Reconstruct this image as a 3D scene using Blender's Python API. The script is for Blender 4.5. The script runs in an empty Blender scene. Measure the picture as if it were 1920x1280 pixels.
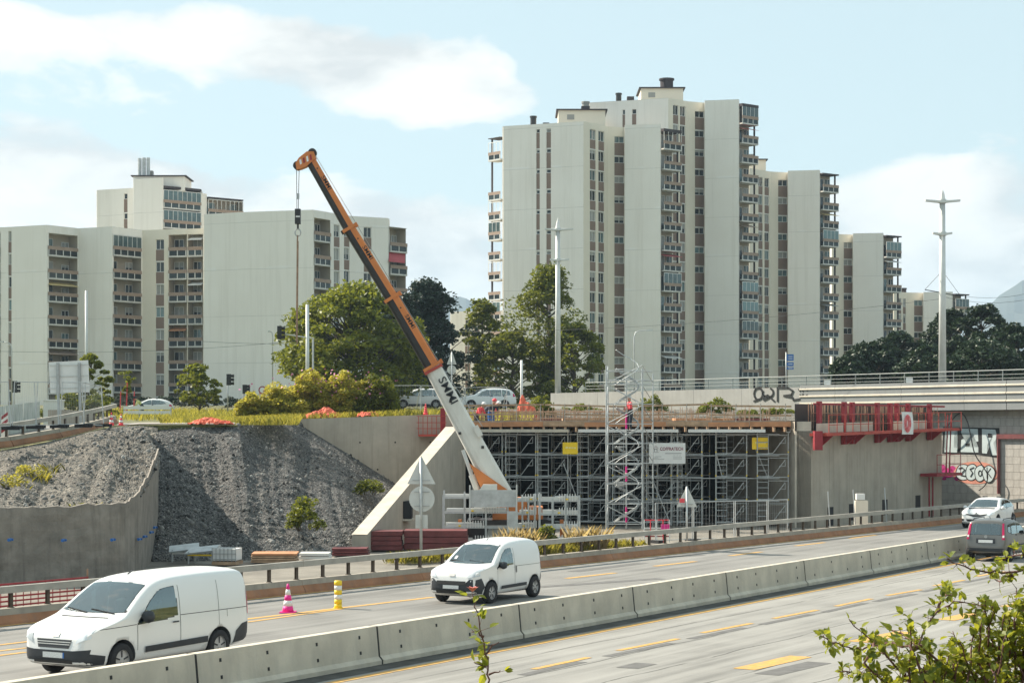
import bpy, bmesh, math, random
import numpy as np
from mathutils import Vector, Matrix
from mathutils.bvhtree import BVHTree
random.seed(7); rng = np.random.default_rng(11)
S = bpy.context.scene; COL = S.collection
R = math.radians
# ------------------------------------------------------------------ camera, sky, sun, exposure
F, CX, HY, CZ = 3750.0, 960.0, 800.0, 5.0          # focal length in photo pixels, horizon row, eye height
cam = bpy.data.objects.new('camera', bpy.data.cameras.new('camera')); COL.objects.link(cam)
cam.location = (0, 0, CZ); cam.rotation_euler = (R(90), 0, 0)
cam.data.sensor_width = 36; cam.data.lens = F / 1920 * 36; cam.data.shift_y = (HY - 640) / 1920
cam.data.clip_start = .3; cam.data.clip_end = 20000
S.camera = cam
SUN_AZ, SUN_EL = math.atan2(-.89, .455), R(38)       # azimuth measured from +Y towards +X
sdir = Vector((math.sin(SUN_AZ) * math.cos(SUN_EL), math.cos(SUN_AZ) * math.cos(SUN_EL), math.sin(SUN_EL)))
sl = bpy.data.lights.new('sun', 'SUN'); sl.energy = 4.4; sl.angle = R(.53); sl.color = (1, .91, .77)
sun = bpy.data.objects.new('sun', sl); COL.objects.link(sun)
sun.rotation_euler = sdir.to_track_quat('Z', 'Y').to_euler(); sun.location = (-60, 30, 80)
S.view_settings.view_transform = 'Standard'; S.view_settings.look = 'None'
S.view_settings.exposure = 1.14; S.view_settings.gamma = 1
S.render.engine = 'CYCLES'
S.cycles.max_bounces = 6; S.cycles.diffuse_bounces = 3; S.cycles.glossy_bounces = 3
S.cycles.transmission_bounces = 4; S.cycles.transparent_max_bounces = 12; S.cycles.volume_bounces = 0
S.cycles.caustics_reflective = False; S.cycles.caustics_refractive = False
W = bpy.data.worlds.new('World'); S.world = W; W.use_nodes = True

class NT:
    """tiny node helper"""
    def __init__(s, tree): s.t = tree; s.n = tree.nodes; s.l = tree.links
    def __call__(s, kind, ins=None, **props):
        nd = s.n.new(kind)
        for k, v in props.items(): setattr(nd, k, v)
        for k, v in (ins or {}).items():
            if isinstance(v, bpy.types.NodeSocket): s.l.new(v, nd.inputs[k])
            else: nd.inputs[k].default_value = v
        return nd
    def math(s, op, a, b=0.0, c=0.0, clamp=False):
        nd = s('ShaderNodeMath', {0: a, 1: b, 2: c}, operation=op); nd.use_clamp = clamp
        return nd.outputs[0]
    def mix(s, f, a, b, blend='MIX'):
        nd = s.n.new('ShaderNodeMix'); nd.data_type = 'RGBA'; nd.blend_type = blend
        for i, v in ((0, f), (6, a), (7, b)):
            if isinstance(v, bpy.types.NodeSocket): s.l.new(v, nd.inputs[i])
            else: nd.inputs[i].default_value = (tuple(v) + (1,))[:4] if i else v
        return nd.outputs[2]
    def ramp(s, fac, stops, interp='LINEAR'):
        nd = s('ShaderNodeValToRGB', {0: fac}); nd.color_ramp.interpolation = interp
        e = nd.color_ramp.elements
        while len(e) < len(stops): e.new(.5)
        for k, (p, c) in enumerate(stops):
            e[k].position = p; e[k].color = tuple(c) + (1,) if not isinstance(c, (int, float)) else (c, c, c, 1)
        return nd.outputs[0]

def build_world():
    t = NT(W.node_tree); t.n.clear()
    out = t('ShaderNodeOutputWorld')
    sky = t('ShaderNodeTexSky', sky_type='NISHITA', sun_disc=False, sun_elevation=SUN_EL, sun_rotation=SUN_AZ,
            altitude=300, air_density=1.0, dust_density=1.2, ozone_density=1.4)
    tc = t('ShaderNodeTexCoord')
    sp = t('ShaderNodeSeparateXYZ', {0: tc.outputs['Generated']})
    # the cloud layers: noise over the direction, flattened as clouds are seen near the horizon
    mp = t('ShaderNodeMapping', {'Vector': tc.outputs['Generated'], 'Scale': (1, 1, 2.1), 'Location': (.37, .1, .22)})
    warp = t('ShaderNodeTexNoise', {'Vector': mp.outputs[0], 'Scale': 9, 'Detail': 3})
    wv = t('ShaderNodeVectorMath', {0: warp.outputs['Color'], 1: (.5, .5, .5)}, operation='SUBTRACT')
    wv = t('ShaderNodeVectorMath', {0: wv.outputs[0], 'Scale': .06}, operation='SCALE')
    pv = t('ShaderNodeVectorMath', {0: mp.outputs[0], 1: wv.outputs[0]}, operation='ADD')
    n1 = t('ShaderNodeTexNoise', {'Vector': pv.outputs[0], 'Scale': 11, 'Detail': 9, 'Roughness': .56})
    n2 = t('ShaderNodeTexNoise', {'Vector': pv.outputs[0], 'Scale': 3.2, 'Detail': 3})
    # cloud banks where the photograph shows them (direction, half extents, weight)
    banks = [(110, 350, 330, 110, .36), (260, 72, 460, 34, .33), (620, 125, 240, 52, .32), (830, 175, 210, 80, .36), (-100, 50, 200, 40, .2), (330, 100, 70, 16, .16),
             (1740, 440, 260, 140, .42), (800, 490, 190, 100, .38), (480, 390, 260, 70, .24), (1250, 620, 700, 110, .10), (1250, 300, 240, 150, -.1), (600, 290, 300, 50, -.14),
             (1500, 110, 520, 170, -.32), (500, 250, 330, 60, -.16), (1150, 70, 150, 60, -.1)]
    tot = None
    az = t.math('ARCTAN2', sp.outputs[0], sp.outputs[1])
    el = t.math('ARCSINE', sp.outputs[2])
    for px, py, rx, ry, w in banks:
        a = t.math('DIVIDE', t.math('SUBTRACT', az, math.atan((px - CX) / F)), rx / F)
        e = t.math('DIVIDE', t.math('SUBTRACT', el, math.atan((HY - py) / F)), ry / F)
        q = t.math('ADD', t.math('MULTIPLY', a, a), t.math('MULTIPLY', e, e))
        g = t.math('MULTIPLY', t.math('POWER', 2.718, t.math('MULTIPLY', q, -1.0)), w)
        tot = g if tot is None else t.math('ADD', tot, g)
    d = t.math('ADD', t.math('ADD', t.math('MULTIPLY', n1.outputs['Fac'], .95), t.math('MULTIPLY', n2.outputs['Fac'], .2)), tot)
    cov = t.ramp(d, [(.66, 0.0), (.71, .6), (.80, 1.0)], 'LINEAR')
    # cloud shading: sides away from the sun painted greyer
    off = t('ShaderNodeVectorMath', {0: pv.outputs[0], 1: (-.035, 0, .075)}, operation='ADD')
    n3 = t('ShaderNodeTexNoise', {'Vector': off.outputs[0], 'Scale': 11, 'Detail': 6, 'Roughness': .56})
    lit = t.math('ADD', t.math('MULTIPLY', t.math('SUBTRACT', n1.outputs['Fac'], n3.outputs['Fac']), 2.2), .55)
    shade = t.ramp(lit, [(.18, (4.5, 4.6, 4.55)), (.48, (5.9, 5.9, 5.65)), (.8, (6.8, 6.7, 6.4))])
    up = t.math('GREATER_THAN', sp.outputs[2], -.02)
    skyc = t.mix(.72, sky.outputs[0], (4.3, 5.3, 5.2))       # thin high haze veil over the blue
    col = t.mix(t.math('MULTIPLY', cov, up), skyc, shade)
    bg = t('ShaderNodeBackground', {'Color': col, 'Strength': .078})
    t.l.new(bg.outputs[0], out.inputs[0])
build_world()

# ------------------------------------------------------------------ geometry helpers
def P(px, py, Y): return Vector(((px - CX) / F * Y, Y, CZ - (py - HY) / F * Y))
def G(px, py, z=0.0):
    Y = (CZ - z) * F / (py - HY); return Vector(((px - CX) / F * Y, Y, z))
def XY(px, Y): return Vector(((px - CX) / F * Y, Y))
M0 = Vector((-2.93, 42.3)); D = Vector((.5017, .865)); N = Vector((-.865, .5017))
def RD(s, o, z=0.0):
    p = M0 + D * s + N * o; return Vector((p.x, p.y, z))
RZ = math.atan2(D.y, D.x)

class MB:
    def __init__(s): s.v = []; s.f = []; s.mi = []; s.m = 0
    def add(s, vs, fs):
        b = len(s.v); s.v += [tuple(v) for v in vs]
        for f in fs: s.f.append([b + i for i in f]); s.mi.append(s.m)
        return s
    def box(s, x0, x1, y0, y1, z0, z1):
        return s.add([(x, y, z) for z in (z0, z1) for y in (y0, y1) for x in (x0, x1)],
                     [(0, 2, 3, 1), (4, 5, 7, 6), (0, 1, 5, 4), (2, 6, 7, 3), (0, 4, 6, 2), (1, 3, 7, 5)])
    def obox(s, c, ax, ay, az):
        c, ax, ay, az = map(Vector, (c, ax, ay, az))
        return s.add([c + ax * i + ay * j + az * k for k in (-1, 1) for j in (-1, 1) for i in (-1, 1)],
                     [(0, 2, 3, 1), (4, 5, 7, 6), (0, 1, 5, 4), (2, 6, 7, 3), (0, 4, 6, 2), (1, 3, 7, 5)])
    def bar(s, p, q, w, h=None, up=(0, 0, 1)):
        p, q = Vector(p), Vector(q); d = q - p
        if d.length < 1e-6: return s
        u = Vector(up)
        if abs(d.normalized().dot(u)) > .98: u = Vector((0, 1, 0))
        a = d.cross(u).normalized() * (w / 2); b = a.cross(d).normalized() * ((h or w) / 2)
        return s.obox((p + q) / 2, d / 2, a, b)
    def tube(s, pts, r, n=6, r1=None):
        pts = [Vector(p) for p in pts]; k = len(pts); b = len(s.v); vs = []; prev = None
        for i, p in enumerate(pts):
            t = (pts[min(i + 1, k - 1)] - pts[max(i - 1, 0)]).normalized()
            u = prev if prev is not None else (Vector((0, 0, 1)) if abs(t.z) < .9 else Vector((1, 0, 0)))
            a = t.cross(u)
            if a.length < 1e-4: a = t.cross(Vector((0, 1, 0)))
            a.normalize(); c = a.cross(t).normalized(); prev = c
            rr = r if r1 is None else r + (r1 - r) * i / (k - 1)
            for j in range(n):
                an = 2 * math.pi * j / n; vs.append(p + a * (rr * math.cos(an)) + c * (rr * math.sin(an)))
        fs = [(i * n + j, i * n + (j + 1) % n, (i + 1) * n + (j + 1) % n, (i + 1) * n + j) for i in range(k - 1) for j in range(n)]
        fs += [tuple(range(n))[::-1], tuple((k - 1) * n + j for j in range(n))]
        return s.add(vs, fs)
    def lathe(s, prof, n=16, c=(0, 0, 0), axis='z', caps=True):
        vs = []
        for r, z in prof:
            for j in range(n):
                a = 2 * math.pi * j / n; x, y = r * math.cos(a), r * math.sin(a)
                vs.append({'z': (c[0] + x, c[1] + y, c[2] + z), 'y': (c[0] + x, c[1] + z, c[2] + y), 'x': (c[0] + z, c[1] + x, c[2] + y)}[axis])
        k = len(prof)
        fs = [(i * n + j, i * n + (j + 1) % n, (i + 1) * n + (j + 1) % n, (i + 1) * n + j) for i in range(k - 1) for j in range(n)]
        if caps and prof[0][0] > 1e-4: fs.append(tuple(range(n))[::-1])
        if caps and prof[-1][0] > 1e-4: fs.append(tuple((k - 1) * n + j for j in range(n)))
        return s.add(vs, fs)
    def prism(s, poly, ext):
        e = Vector(ext); n = len(poly); a = [Vector(p) for p in poly]
        return s.add(a + [p + e for p in a], [tuple(range(n))[::-1], tuple(range(n, 2 * n))] +
                     [(i, (i + 1) % n, n + (i + 1) % n, n + i) for i in range(n)])
    def quad(s, *p): return s.add(p, [tuple(range(len(p)))])
    def build(s, name, mat, parent=None, smooth=False, local=False, fix=True):
        me = bpy.data.meshes.new(name)
        off = Vector((0, 0, 0)) if (local or parent is None) else wloc(parent)
        me.from_pydata([(v[0] - off.x, v[1] - off.y, v[2] - off.z) for v in s.v], [], s.f)
        mats = mat if isinstance(mat, (list, tuple)) else [mat]
        for m in mats: me.materials.append(m)
        if len(mats) > 1: me.polygons.foreach_set('material_index', s.mi)
        if smooth: me.polygons.foreach_set('use_smooth', [True] * len(me.polygons))
        if fix:
            bm = bmesh.new(); bm.from_mesh(me); bmesh.ops.recalc_face_normals(bm, faces=bm.faces); bm.to_mesh(me); bm.free()
        return link(name, me, parent)
def link(name, me, parent=None):
    o = bpy.data.objects.new(name, me); COL.objects.link(o)
    if parent is not None: o.parent = parent
    return o
def wloc(o):
    v = Vector(o.location)
    while o.parent is not None: o = o.parent; v = v + o.location
    return v
def tag(o, label=None, cat=None, group=None, kind=None):
    for k, v in (('label', label), ('category', cat), ('group', group), ('kind', kind)):
        if v: o[k] = v
    return o
def thing(name, label, cat, loc=(0, 0, 0), rz=0.0, group=None):
    o = bpy.data.objects.new(name, None); COL.objects.link(o); o.empty_display_size = .3
    o.location = loc; o.rotation_euler = (0, 0, rz)
    return tag(o, label, cat, group)
def copy_tree(o, parent=None):
    c = o.copy(); COL.objects.link(c)
    c.parent = parent
    for ch in list(o.children): copy_tree(ch, c)
    return c
def npmesh(name, V, Fq, mat, parent=None, local=False, smooth=False, k=4):
    """fast mesh from numpy arrays; Fq is (n,k)"""
    if parent is not None and not local: V = V - np.array(wloc(parent))
    me = bpy.data.meshes.new(name); n = len(Fq)
    me.vertices.add(len(V)); me.vertices.foreach_set('co', np.ascontiguousarray(V, dtype=np.float32).ravel())
    me.loops.add(n * k); me.loops.foreach_set('vertex_index', np.ascontiguousarray(Fq, dtype=np.int32).ravel())
    me.polygons.add(n); me.polygons.foreach_set('loop_start', np.arange(0, n * k, k, dtype=np.int32))
    me.polygons.foreach_set('loop_total', np.full(n, k, dtype=np.int32))
    if smooth: me.polygons.foreach_set('use_smooth', np.ones(n, dtype=bool))
    me.update(calc_edges=True); me.validate()
    for m in (mat if isinstance(mat, (list, tuple)) else [mat]): me.materials.append(m)
    return link(name, me, parent)

# ------------------------------------------------------------------ materials
def pm(name, col, var=.12, scale=2.5, rough=.75, metal=0.0, bump=.0, streak=0.0, spec=.4, dark=None, bscale=None, island=0.0, sstr=None):
    m = bpy.data.materials.new(name); m.use_nodes = True; t = NT(m.node_tree)
    b = t.n['Principled BSDF']; tc = t('ShaderNodeTexCoord'); co = tc.outputs['Object']
    n1 = t('ShaderNodeTexNoise', {'Vector': co, 'Scale': scale, 'Detail': 7, 'Roughness': .6})
    c0 = tuple(col); lo = tuple(max(0, c * (1 - var * 1.7)) for c in c0); hi = tuple(min(1, c * (1 + var * 1.3)) for c in c0)
    c = t.ramp(n1.outputs['Fac'], [(.3, lo), (.7, hi)])
    if streak:
        mp = t('ShaderNodeMapping', {'Vector': co, 'Scale': sstr or (2.2, 2.2, .12)})
        n2 = t('ShaderNodeTexNoise', {'Vector': mp.outputs[0], 'Scale': 1.6, 'Detail': 6, 'Roughness': .65})
        dk = dark or tuple(v * .45 for v in c0)
        c = t.mix(t.math('MULTIPLY', t.ramp(n2.outputs['Fac'], [(.48, 0.0), (.74, 1.0)]), streak), c, dk)
    if island:
        g = t('ShaderNodeNewGeometry')
        hs = t('ShaderNodeHueSaturation', {'Color': c, 'Hue': .5, 'Saturation': 1.0, 'Value': t.math('MULTIPLY_ADD', g.outputs['Random Per Island'], island * 2, 1 - island)})
        c = hs.outputs[0]
    t.l.new(c, b.inputs['Base Color'])
    b.inputs['Roughness'].default_value = rough; b.inputs['Metallic'].default_value = metal
    b.inputs['Specular IOR Level'].default_value = spec
    if bump:
        n3 = t('ShaderNodeTexNoise', {'Vector': co, 'Scale': bscale or scale * 8, 'Detail': 6, 'Roughness': .65})
        bp = t('ShaderNodeBump', {'Height': n3.outputs['Fac'], 'Strength': bump, 'Distance': .05})
        t.l.new(bp.outputs[0], b.inputs['Normal'])
    return m
def leafmat(name, c_lo, c_hi, trans=.35, dist=1.0, c_odd=None):
    m = bpy.data.materials.new(name); m.use_nodes = True; t = NT(m.node_tree); b = t.n['Principled BSDF']
    g = t('ShaderNodeNewGeometry'); tc = t('ShaderNodeTexCoord')
    nz = t('ShaderNodeTexNoise', {'Vector': tc.outputs['Object'], 'Scale': .8 * dist, 'Detail': 3})
    f = t.math('ADD', t.math('MULTIPLY', g.outputs['Random Per Island'], .6), t.math('MULTIPLY', nz.outputs['Fac'], .5), clamp=True)
    stops = [(.1, c_lo), (.85, c_hi)]
    if c_odd: stops.append((.97, c_odd))
    c = t.ramp(f, stops)
    t.l.new(c, b.inputs['Base Color']); b.inputs['Roughness'].default_value = .5; b.inputs['Specular IOR Level'].default_value = .35
    tr = t('ShaderNodeBsdfTranslucent', {'Color': t.mix(.35, c, (c_hi[0] * 1.5, c_hi[1] * 1.35, c_hi[2] * .5))})
    mx = t('ShaderNodeMixShader', {0: trans, 1: b.outputs[0], 2: tr.outputs[0]})
    t.l.new(mx.outputs[0], t.n['Material Output'].inputs[0])
    return m
def glassmat(name, col, rough=.04, spec=.9):
    m = bpy.data.materials.new(name); m.use_nodes = True; t = NT(m.node_tree); b = t.n['Principled BSDF']
    tc = t('ShaderNodeTexCoord'); oi = t('ShaderNodeObjectInfo')
    nz = t('ShaderNodeTexNoise', {'Vector': tc.outputs['Object'], 'Scale': 1.3, 'Detail': 2})
    f = t.math('ADD', t.math('MULTIPLY', oi.outputs['Random'], .6), t.math('MULTIPLY', nz.outputs['Fac'], .5))
    t.l.new(t.ramp(f, [(.2, tuple(c * .35 for c in col)), (.9, tuple(min(1, c * 2.0) for c in col))]), b.inputs['Base Color'])
    b.inputs['Roughness'].default_value = rough; b.inputs['Specular IOR Level'].default_value = spec
    return m
M = {}

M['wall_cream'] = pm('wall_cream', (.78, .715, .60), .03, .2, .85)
def facade_mat():
    m = bpy.data.materials.new('wall_grey'); m.use_nodes = True; t = NT(m.node_tree); b = t.n['Principled BSDF']; co = t('ShaderNodeTexCoord').outputs['Object']
    sp = t('ShaderNodeSeparateXYZ', {0: co}); n1 = t('ShaderNodeTexNoise', {'Vector': co, 'Scale': .12, 'Detail': 7, 'Roughness': .6})
    c = t.ramp(n1.outputs['Fac'], [(.3, (.805, .76, .695)), (.7, (.875, .835, .775))])
    mp = t('ShaderNodeMapping', {'Vector': co, 'Scale': (.7, .7, .03)}); n2 = t('ShaderNodeTexNoise', {'Vector': mp.outputs[0], 'Scale': 1.8, 'Detail': 7, 'Roughness': .7})
    c = t.mix(t.math('MULTIPLY', t.ramp(n2.outputs['Fac'], [(.5, 0.0), (.75, 1.0)]), .5), c, (.64, .595, .53))
    wob = t('ShaderNodeTexNoise', {'Vector': co, 'Scale': .35, 'Detail': 5}); fr = t.math('FRACT', t.math('DIVIDE', sp.outputs[2], 5.58))
    j = t.math('MULTIPLY', t.math('LESS_THAN', fr, .016), t.ramp(wob.outputs['Fac'], [(.3, .25), (.65, .8)]))
    c = t.mix(j, c, (.58, .55, .50))
    pt = t.math('MULTIPLY', t.math('LESS_THAN', t.math('ABSOLUTE', t.math('SUBTRACT', fr, .035)), .03), t.ramp(wob.outputs['Fac'], [(.52, 0.0), (.62, .5)]))
    c = t.mix(pt, c, (.88, .86, .83))
    t.l.new(c, b.inputs['Base Color']); b.inputs['Roughness'].default_value = .88
    return m
M['wall_grey'] = facade_mat()
M['loggia'] = pm('loggia', (.40, .345, .275), .08, .4, .85)  # cream wall darkened, the shade of the recess put into the colour
M['panel_brown'] = pm('panel_brown', (.235, .165, .13), .06, .6, .7)
M['balc_brown'] = pm('balc_brown', (.33, .24, .185), .08, .6, .75)
M['white_trim'] = pm('white_trim', (.74, .73, .70), .05, 1, .6)
M['balc_white'] = pm('balc_white', (.60, .585, .55), .08, .8, .75, streak=.3)
M['roof_dark'] = pm('roof_dark', (.055, .045, .05), .15, 1, .8)
M['glass'] = glassmat('glass', (.018, .026, .03), .06, .5)
M['glass_teal'] = glassmat('glass_teal', (.08, .125, .13), .08, .6)
M['glass_balc'] = glassmat('glass_balc', (.03, .04, .043), .2, .2)
M['shutter'] = pm('shutter', (.33, .33, .31), .08, .5, .7)
M['shutter_red'] = pm('shutter_red', (.42, .08, .09), .08, .5, .7)
M['dark'] = pm('dark', (.02, .02, .022), .1, 2, .7)
M['concrete'] = pm('concrete', (.36, .32, .265), .12, .9, .88, bump=.25, streak=.55, dark=(.20, .18, .16))
M['concrete_new'] = pm('concrete_new', (.43, .385, .32), .10, .8, .85, bump=.15, streak=.5, dark=(.25, .215, .175))
M['concrete_lt'] = pm('concrete_lt', (.57, .515, .425), .10, 1.2, .85, bump=.2, streak=.35, dark=(.33, .31, .28))
M['shotcrete'] = pm('shotcrete', (.25, .222, .19), .18, 1.3, .92, bump=.7, streak=.8, dark=(.115, .10, .085), bscale=6)
M['steel'] = pm('steel', (.42, .43, .43), .12, 3, .45, .55, streak=.2)
M['galv'] = pm('galv', (.50, .52, .52), .12, 3, .5, .35)
M['galv_dk'] = pm('galv_dk', (.44, .455, .45), .15, 3, .55, .3)
M['tin'] = pm('tin', (.62, .63, .61), .05, 2, .45, .2)
M['rail_metal'] = pm('rail_metal', (.40, .375, .33), .12, 1.5, .6, .25, streak=.25, sstr=(.3, .3, 2))
M['rust'] = pm('rust', (.33, .16, .085), .18, 1.2, .85, bump=.2, streak=.4, dark=(.22, .19, .165))
M['post_rust'] = pm('post_rust', (.10, .075, .055), .2, 4, .8)
M['red'] = pm('red', (.30, .03, .04), .14, 2, .6, streak=.25, dark=(.2, .03, .03))
M['red_or'] = pm('red_or', (.42, .065, .045), .12, 2, .6)
M['maroon'] = pm('maroon', (.17, .045, .045), .2, 2, .7, streak=.2)
M['wood'] = pm('wood', (.45, .30, .19), .2, 3, .8, streak=.4, dark=(.22, .13, .08), sstr=(.3, .3, 3))
M['plank_or'] = pm('plank_or', (.50, .24, .12), .15, 2, .8, streak=.4, dark=(.30, .17, .10), sstr=(.4, .4, 3))
M['rebar'] = pm('rebar', (.33, .215, .145), .2, 5, .8)
M['orange'] = pm('orange', (.62, .20, .05), .08, .8, .4, streak=.15, dark=(.35, .14, .06))
M['boom_black'] = pm('boom_black', (.028, .026, .026), .2, 1.5, .42)
M['crane_white'] = pm('crane_white', (.70, .685, .63), .05, 1, .4, streak=.25, dark=(.45, .40, .32))
M['yellow'] = pm('yellow', (.88, .60, .02), .05, 2, .5)
M['white'] = pm('white', (.76, .76, .74), .04, 2, .55)
M['black'] = pm('black', (.018, .018, .018), .1, 4, .5)
M['rubber'] = pm('rubber', (.022, .022, .024), .15, 8, .85)
M['car_white'] = pm('car_white', (.76, .76, .75), .012, .7, .22, spec=.6)
M['car_grey'] = pm('car_grey', (.17, .165, .155), .03, .7, .28, .5, spec=.6)
M['plastic'] = pm('plastic', (.032, .036, .042), .08, 4, .55)
def carglass():
    m = bpy.data.materials.new('car_glass'); m.use_nodes = True; t = NT(m.node_tree); t.n.remove(t.n['Principled BSDF'])
    lw = t('ShaderNodeFresnel', {'IOR': 1.55}); f = t.math('MULTIPLY_ADD', lw.outputs[0], 1.5, .14, clamp=True)
    mx = t('ShaderNodeMixShader', {0: f, 1: t('ShaderNodeBsdfTransparent', {'Color': (.50, .66, .66, 1)}).outputs[0], 2: t('ShaderNodeBsdfGlossy', {'Color': (.9, 1, 1, 1), 'Roughness': .02}).outputs[0]})
    t.l.new(mx.outputs[0], t.n['Material Output'].inputs[0]); return m
M['car_glass'] = carglass()
M['liner'] = pm('liner', (.05, .052, .055), .1, 3, .8)
M['seat'] = pm('seat', (.035, .037, .042), .15, 8, .85)
M['lamp_glass'] = glassmat('lamp_glass', (.45, .48, .5), .08, .8)
M['tail'] = pm('tail', (.55, .015, .10), .05, 4, .25)
M['alloy'] = pm('alloy', (.40, .40, .40), .1, 5, .4, .15)
M['plate'] = pm('plate', (.62, .64, .64), .1, 30, .5)
M['blue'] = pm('blue', (.03, .14, .42), .05, 2, .5)
M['pink'] = pm('pink', (.80, .03, .28), .06, 2, .55)
M['hivis'] = pm('hivis', (.85, .10, .12), .08, 3, .7)
M['hivis_y'] = pm('hivis_y', (.62, .66, .28), .08, 3, .7)
M['skin'] = pm('skin', (.50, .30, .22), .06, 6, .6)
M['cloth_dark'] = pm('cloth_dark', (.04, .045, .06), .2, 5, .85)
M['net'] = pm('net', (.78, .16, .09), .15, 3, .75, island=.25)
M['bark'] = pm('bark', (.10, .075, .055), .25, 5, .9, bump=.4)
M['twig'] = pm('twig', (.12, .055, .045), .2, 12, .7)
M['flower'] = pm('flower', (.62, .25, .40), .1, 6, .7, island=.2)
M['bud'] = pm('bud', (.75, .22, .20), .1, 20, .6)
M['leaf_mid'] = leafmat('leaf_mid', (.025, .05, .014), (.21, .23, .03), .42)
M['leaf_yel'] = leafmat('leaf_yel', (.022, .05, .012), (.25, .27, .03), .42)
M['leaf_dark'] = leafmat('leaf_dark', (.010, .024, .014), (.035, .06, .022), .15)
M['leaf_con'] = leafmat('leaf_con', (.010, .022, .016), (.03, .055, .03), .1)
M['leaf_bush'] = leafmat('leaf_bush', (.11, .15, .03), (.56, .50, .10), .5, 1.5)
M['leaf_fg'] = leafmat('leaf_fg', (.04, .10, .035), (.36, .37, .04), .5, 6, (.58, .50, .04))
M['grass_y'] = leafmat('grass_y', (.12, .15, .025), (.48, .43, .09), .4, .6)
M['grass_dry'] = leafmat('grass_dry', (.34, .26, .12), (.72, .60, .36), .4, .8)
M['stone'] = pm('stone', (.165, .16, .15), .12, 2, .9, island=.9)
M['soil'] = pm('soil', (.22, .20, .17), .2, .6, .95, bump=.8, bscale=5)
M['dirt_lt'] = pm('dirt_lt', (.36, .33, .29), .15, .8, .95, bump=.5, bscale=6)

def asphalt(name, base, crack=True):
    m = bpy.data.materials.new(name); m.use_nodes = True; t = NT(m.node_tree); b = t.n['Principled BSDF']
    tc = t('ShaderNodeTexCoord'); co = tc.outputs['Object']
    rot = t('ShaderNodeMapping', {'Vector': co, 'Rotation': (0, 0, -RZ)})      # x along the road
    fine = t('ShaderNodeTexNoise', {'Vector': co, 'Scale': 38, 'Detail': 4, 'Roughness': .8})
    big = t('ShaderNodeTexNoise', {'Vector': co, 'Scale': .35, 'Detail': 5})
    lm = t('ShaderNodeMapping', {'Vector': rot.outputs[0], 'Scale': (.035, 1.3, 1)})
    lanes = t('ShaderNodeTexNoise', {'Vector': lm.outputs[0], 'Scale': 1.5, 'Detail': 6, 'Roughness': .62})
    f = t.math('ADD', t.math('MULTIPLY', fine.outputs['Fac'], .22), t.math('ADD', t.math('MULTIPLY', big.outputs['Fac'], .28), t.math('MULTIPLY', lanes.outputs['Fac'], .5)))
    c = t.ramp(f, [(.36, tuple(v * .52 for v in base)), (.49, tuple(v * .92 for v in base)), (.64, tuple(v * 1.2 for v in base))])
    blot = t('ShaderNodeTexNoise', {'Vector': t('ShaderNodeMapping', {'Vector': rot.outputs[0], 'Scale': (.12, .6, 1)}).outputs[0], 'Scale': 2.2, 'Detail': 8, 'Roughness': .7})
    c = t.mix(t.ramp(blot.outputs['Fac'], [(.58, 0.0), (.72, .5)]), c, tuple(v * .5 for v in base))
    if crack:      # long lane joints and sealed seams
        wob = t('ShaderNodeTexNoise', {'Vector': rot.outputs[0], 'Scale': .22, 'Detail': 5})
        sp = t('ShaderNodeSeparateXYZ', {0: rot.outputs[0]})
        yy = t.math('ADD', sp.outputs[1], t.math('MULTIPLY', wob.outputs['Fac'], .55))
        fr = t.math('ABSOLUTE', t.math('SUBTRACT', t.math('FRACT', t.math('DIVIDE', yy, 1.75)), .5))
        ln = t.math('LESS_THAN', fr, .014)
        brk = t('ShaderNodeTexNoise', {'Vector': rot.outputs[0], 'Scale': .5, 'Detail': 6})
        ln = t.math('MULTIPLY', ln, t.ramp(brk.outputs['Fac'], [(.36, 0.0), (.5, .85)]))
        c = t.mix(ln, c, (.05, .048, .045))
    t.l.new(c, b.inputs['Base Color']); b.inputs['Roughness'].default_value = .8; b.inputs['Specular IOR Level'].default_value = .3
    bp = t('ShaderNodeBump', {'Height': fine.outputs['Fac'], 'Strength': .25, 'Distance': .02}); t.l.new(bp.outputs[0], b.inputs['Normal'])
    return m
M['asphalt_near'] = asphalt('asphalt_near', (.285, .275, .255))
M['asphalt_far'] = asphalt('asphalt_far', (.23, .222, .208), False)
M['patch'] = pm('patch', (.135, .13, .125), .15, 4, .85)
M['mark'] = pm('mark', (.58, .33, .085), .14, 6, .75, streak=.85, dark=(.28, .245, .19), sstr=(3, 3, 3))

def rubblemat(name, lo, mid, hi, sc):
    m = bpy.data.materials.new(name); m.use_nodes = True; t = NT(m.node_tree); b = t.n['Principled BSDF']
    co = t('ShaderNodeTexCoord').outputs['Object']
    v1 = t('ShaderNodeTexVoronoi', {'Vector': co, 'Scale': sc}); v2 = t('ShaderNodeTexVoronoi', {'Vector': co, 'Scale': sc * 2.7})
    nz = t('ShaderNodeTexNoise', {'Vector': co, 'Scale': .5, 'Detail': 6})
    s1 = t('ShaderNodeSeparateColor', {0: v1.outputs['Color']}); s2 = t('ShaderNodeSeparateColor', {0: v2.outputs['Color']})
    f = t.math('ADD', t.math('ADD', t.math('MULTIPLY', s1.outputs[0], .35), t.math('MULTIPLY', s2.outputs[1], .3)), t.math('MULTIPLY', nz.outputs['Fac'], .38))
    t.l.new(t.ramp(f, [(.22, lo), (.55, mid), (.86, hi)]), b.inputs['Base Color']); b.inputs['Roughness'].default_value = .92
    h = t.math('ADD', v1.outputs['Distance'], t.math('MULTIPLY', v2.outputs['Distance'], .5))
    bp = t('ShaderNodeBump', {'Height': h, 'Strength': .9, 'Distance': .10}); t.l.new(bp.outputs[0], b.inputs['Normal'])
    return m
M['rubble'] = rubblemat('rubble', (.02, .021, .022), (.088, .085, .082), (.34, .325, .30), 13)
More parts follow.
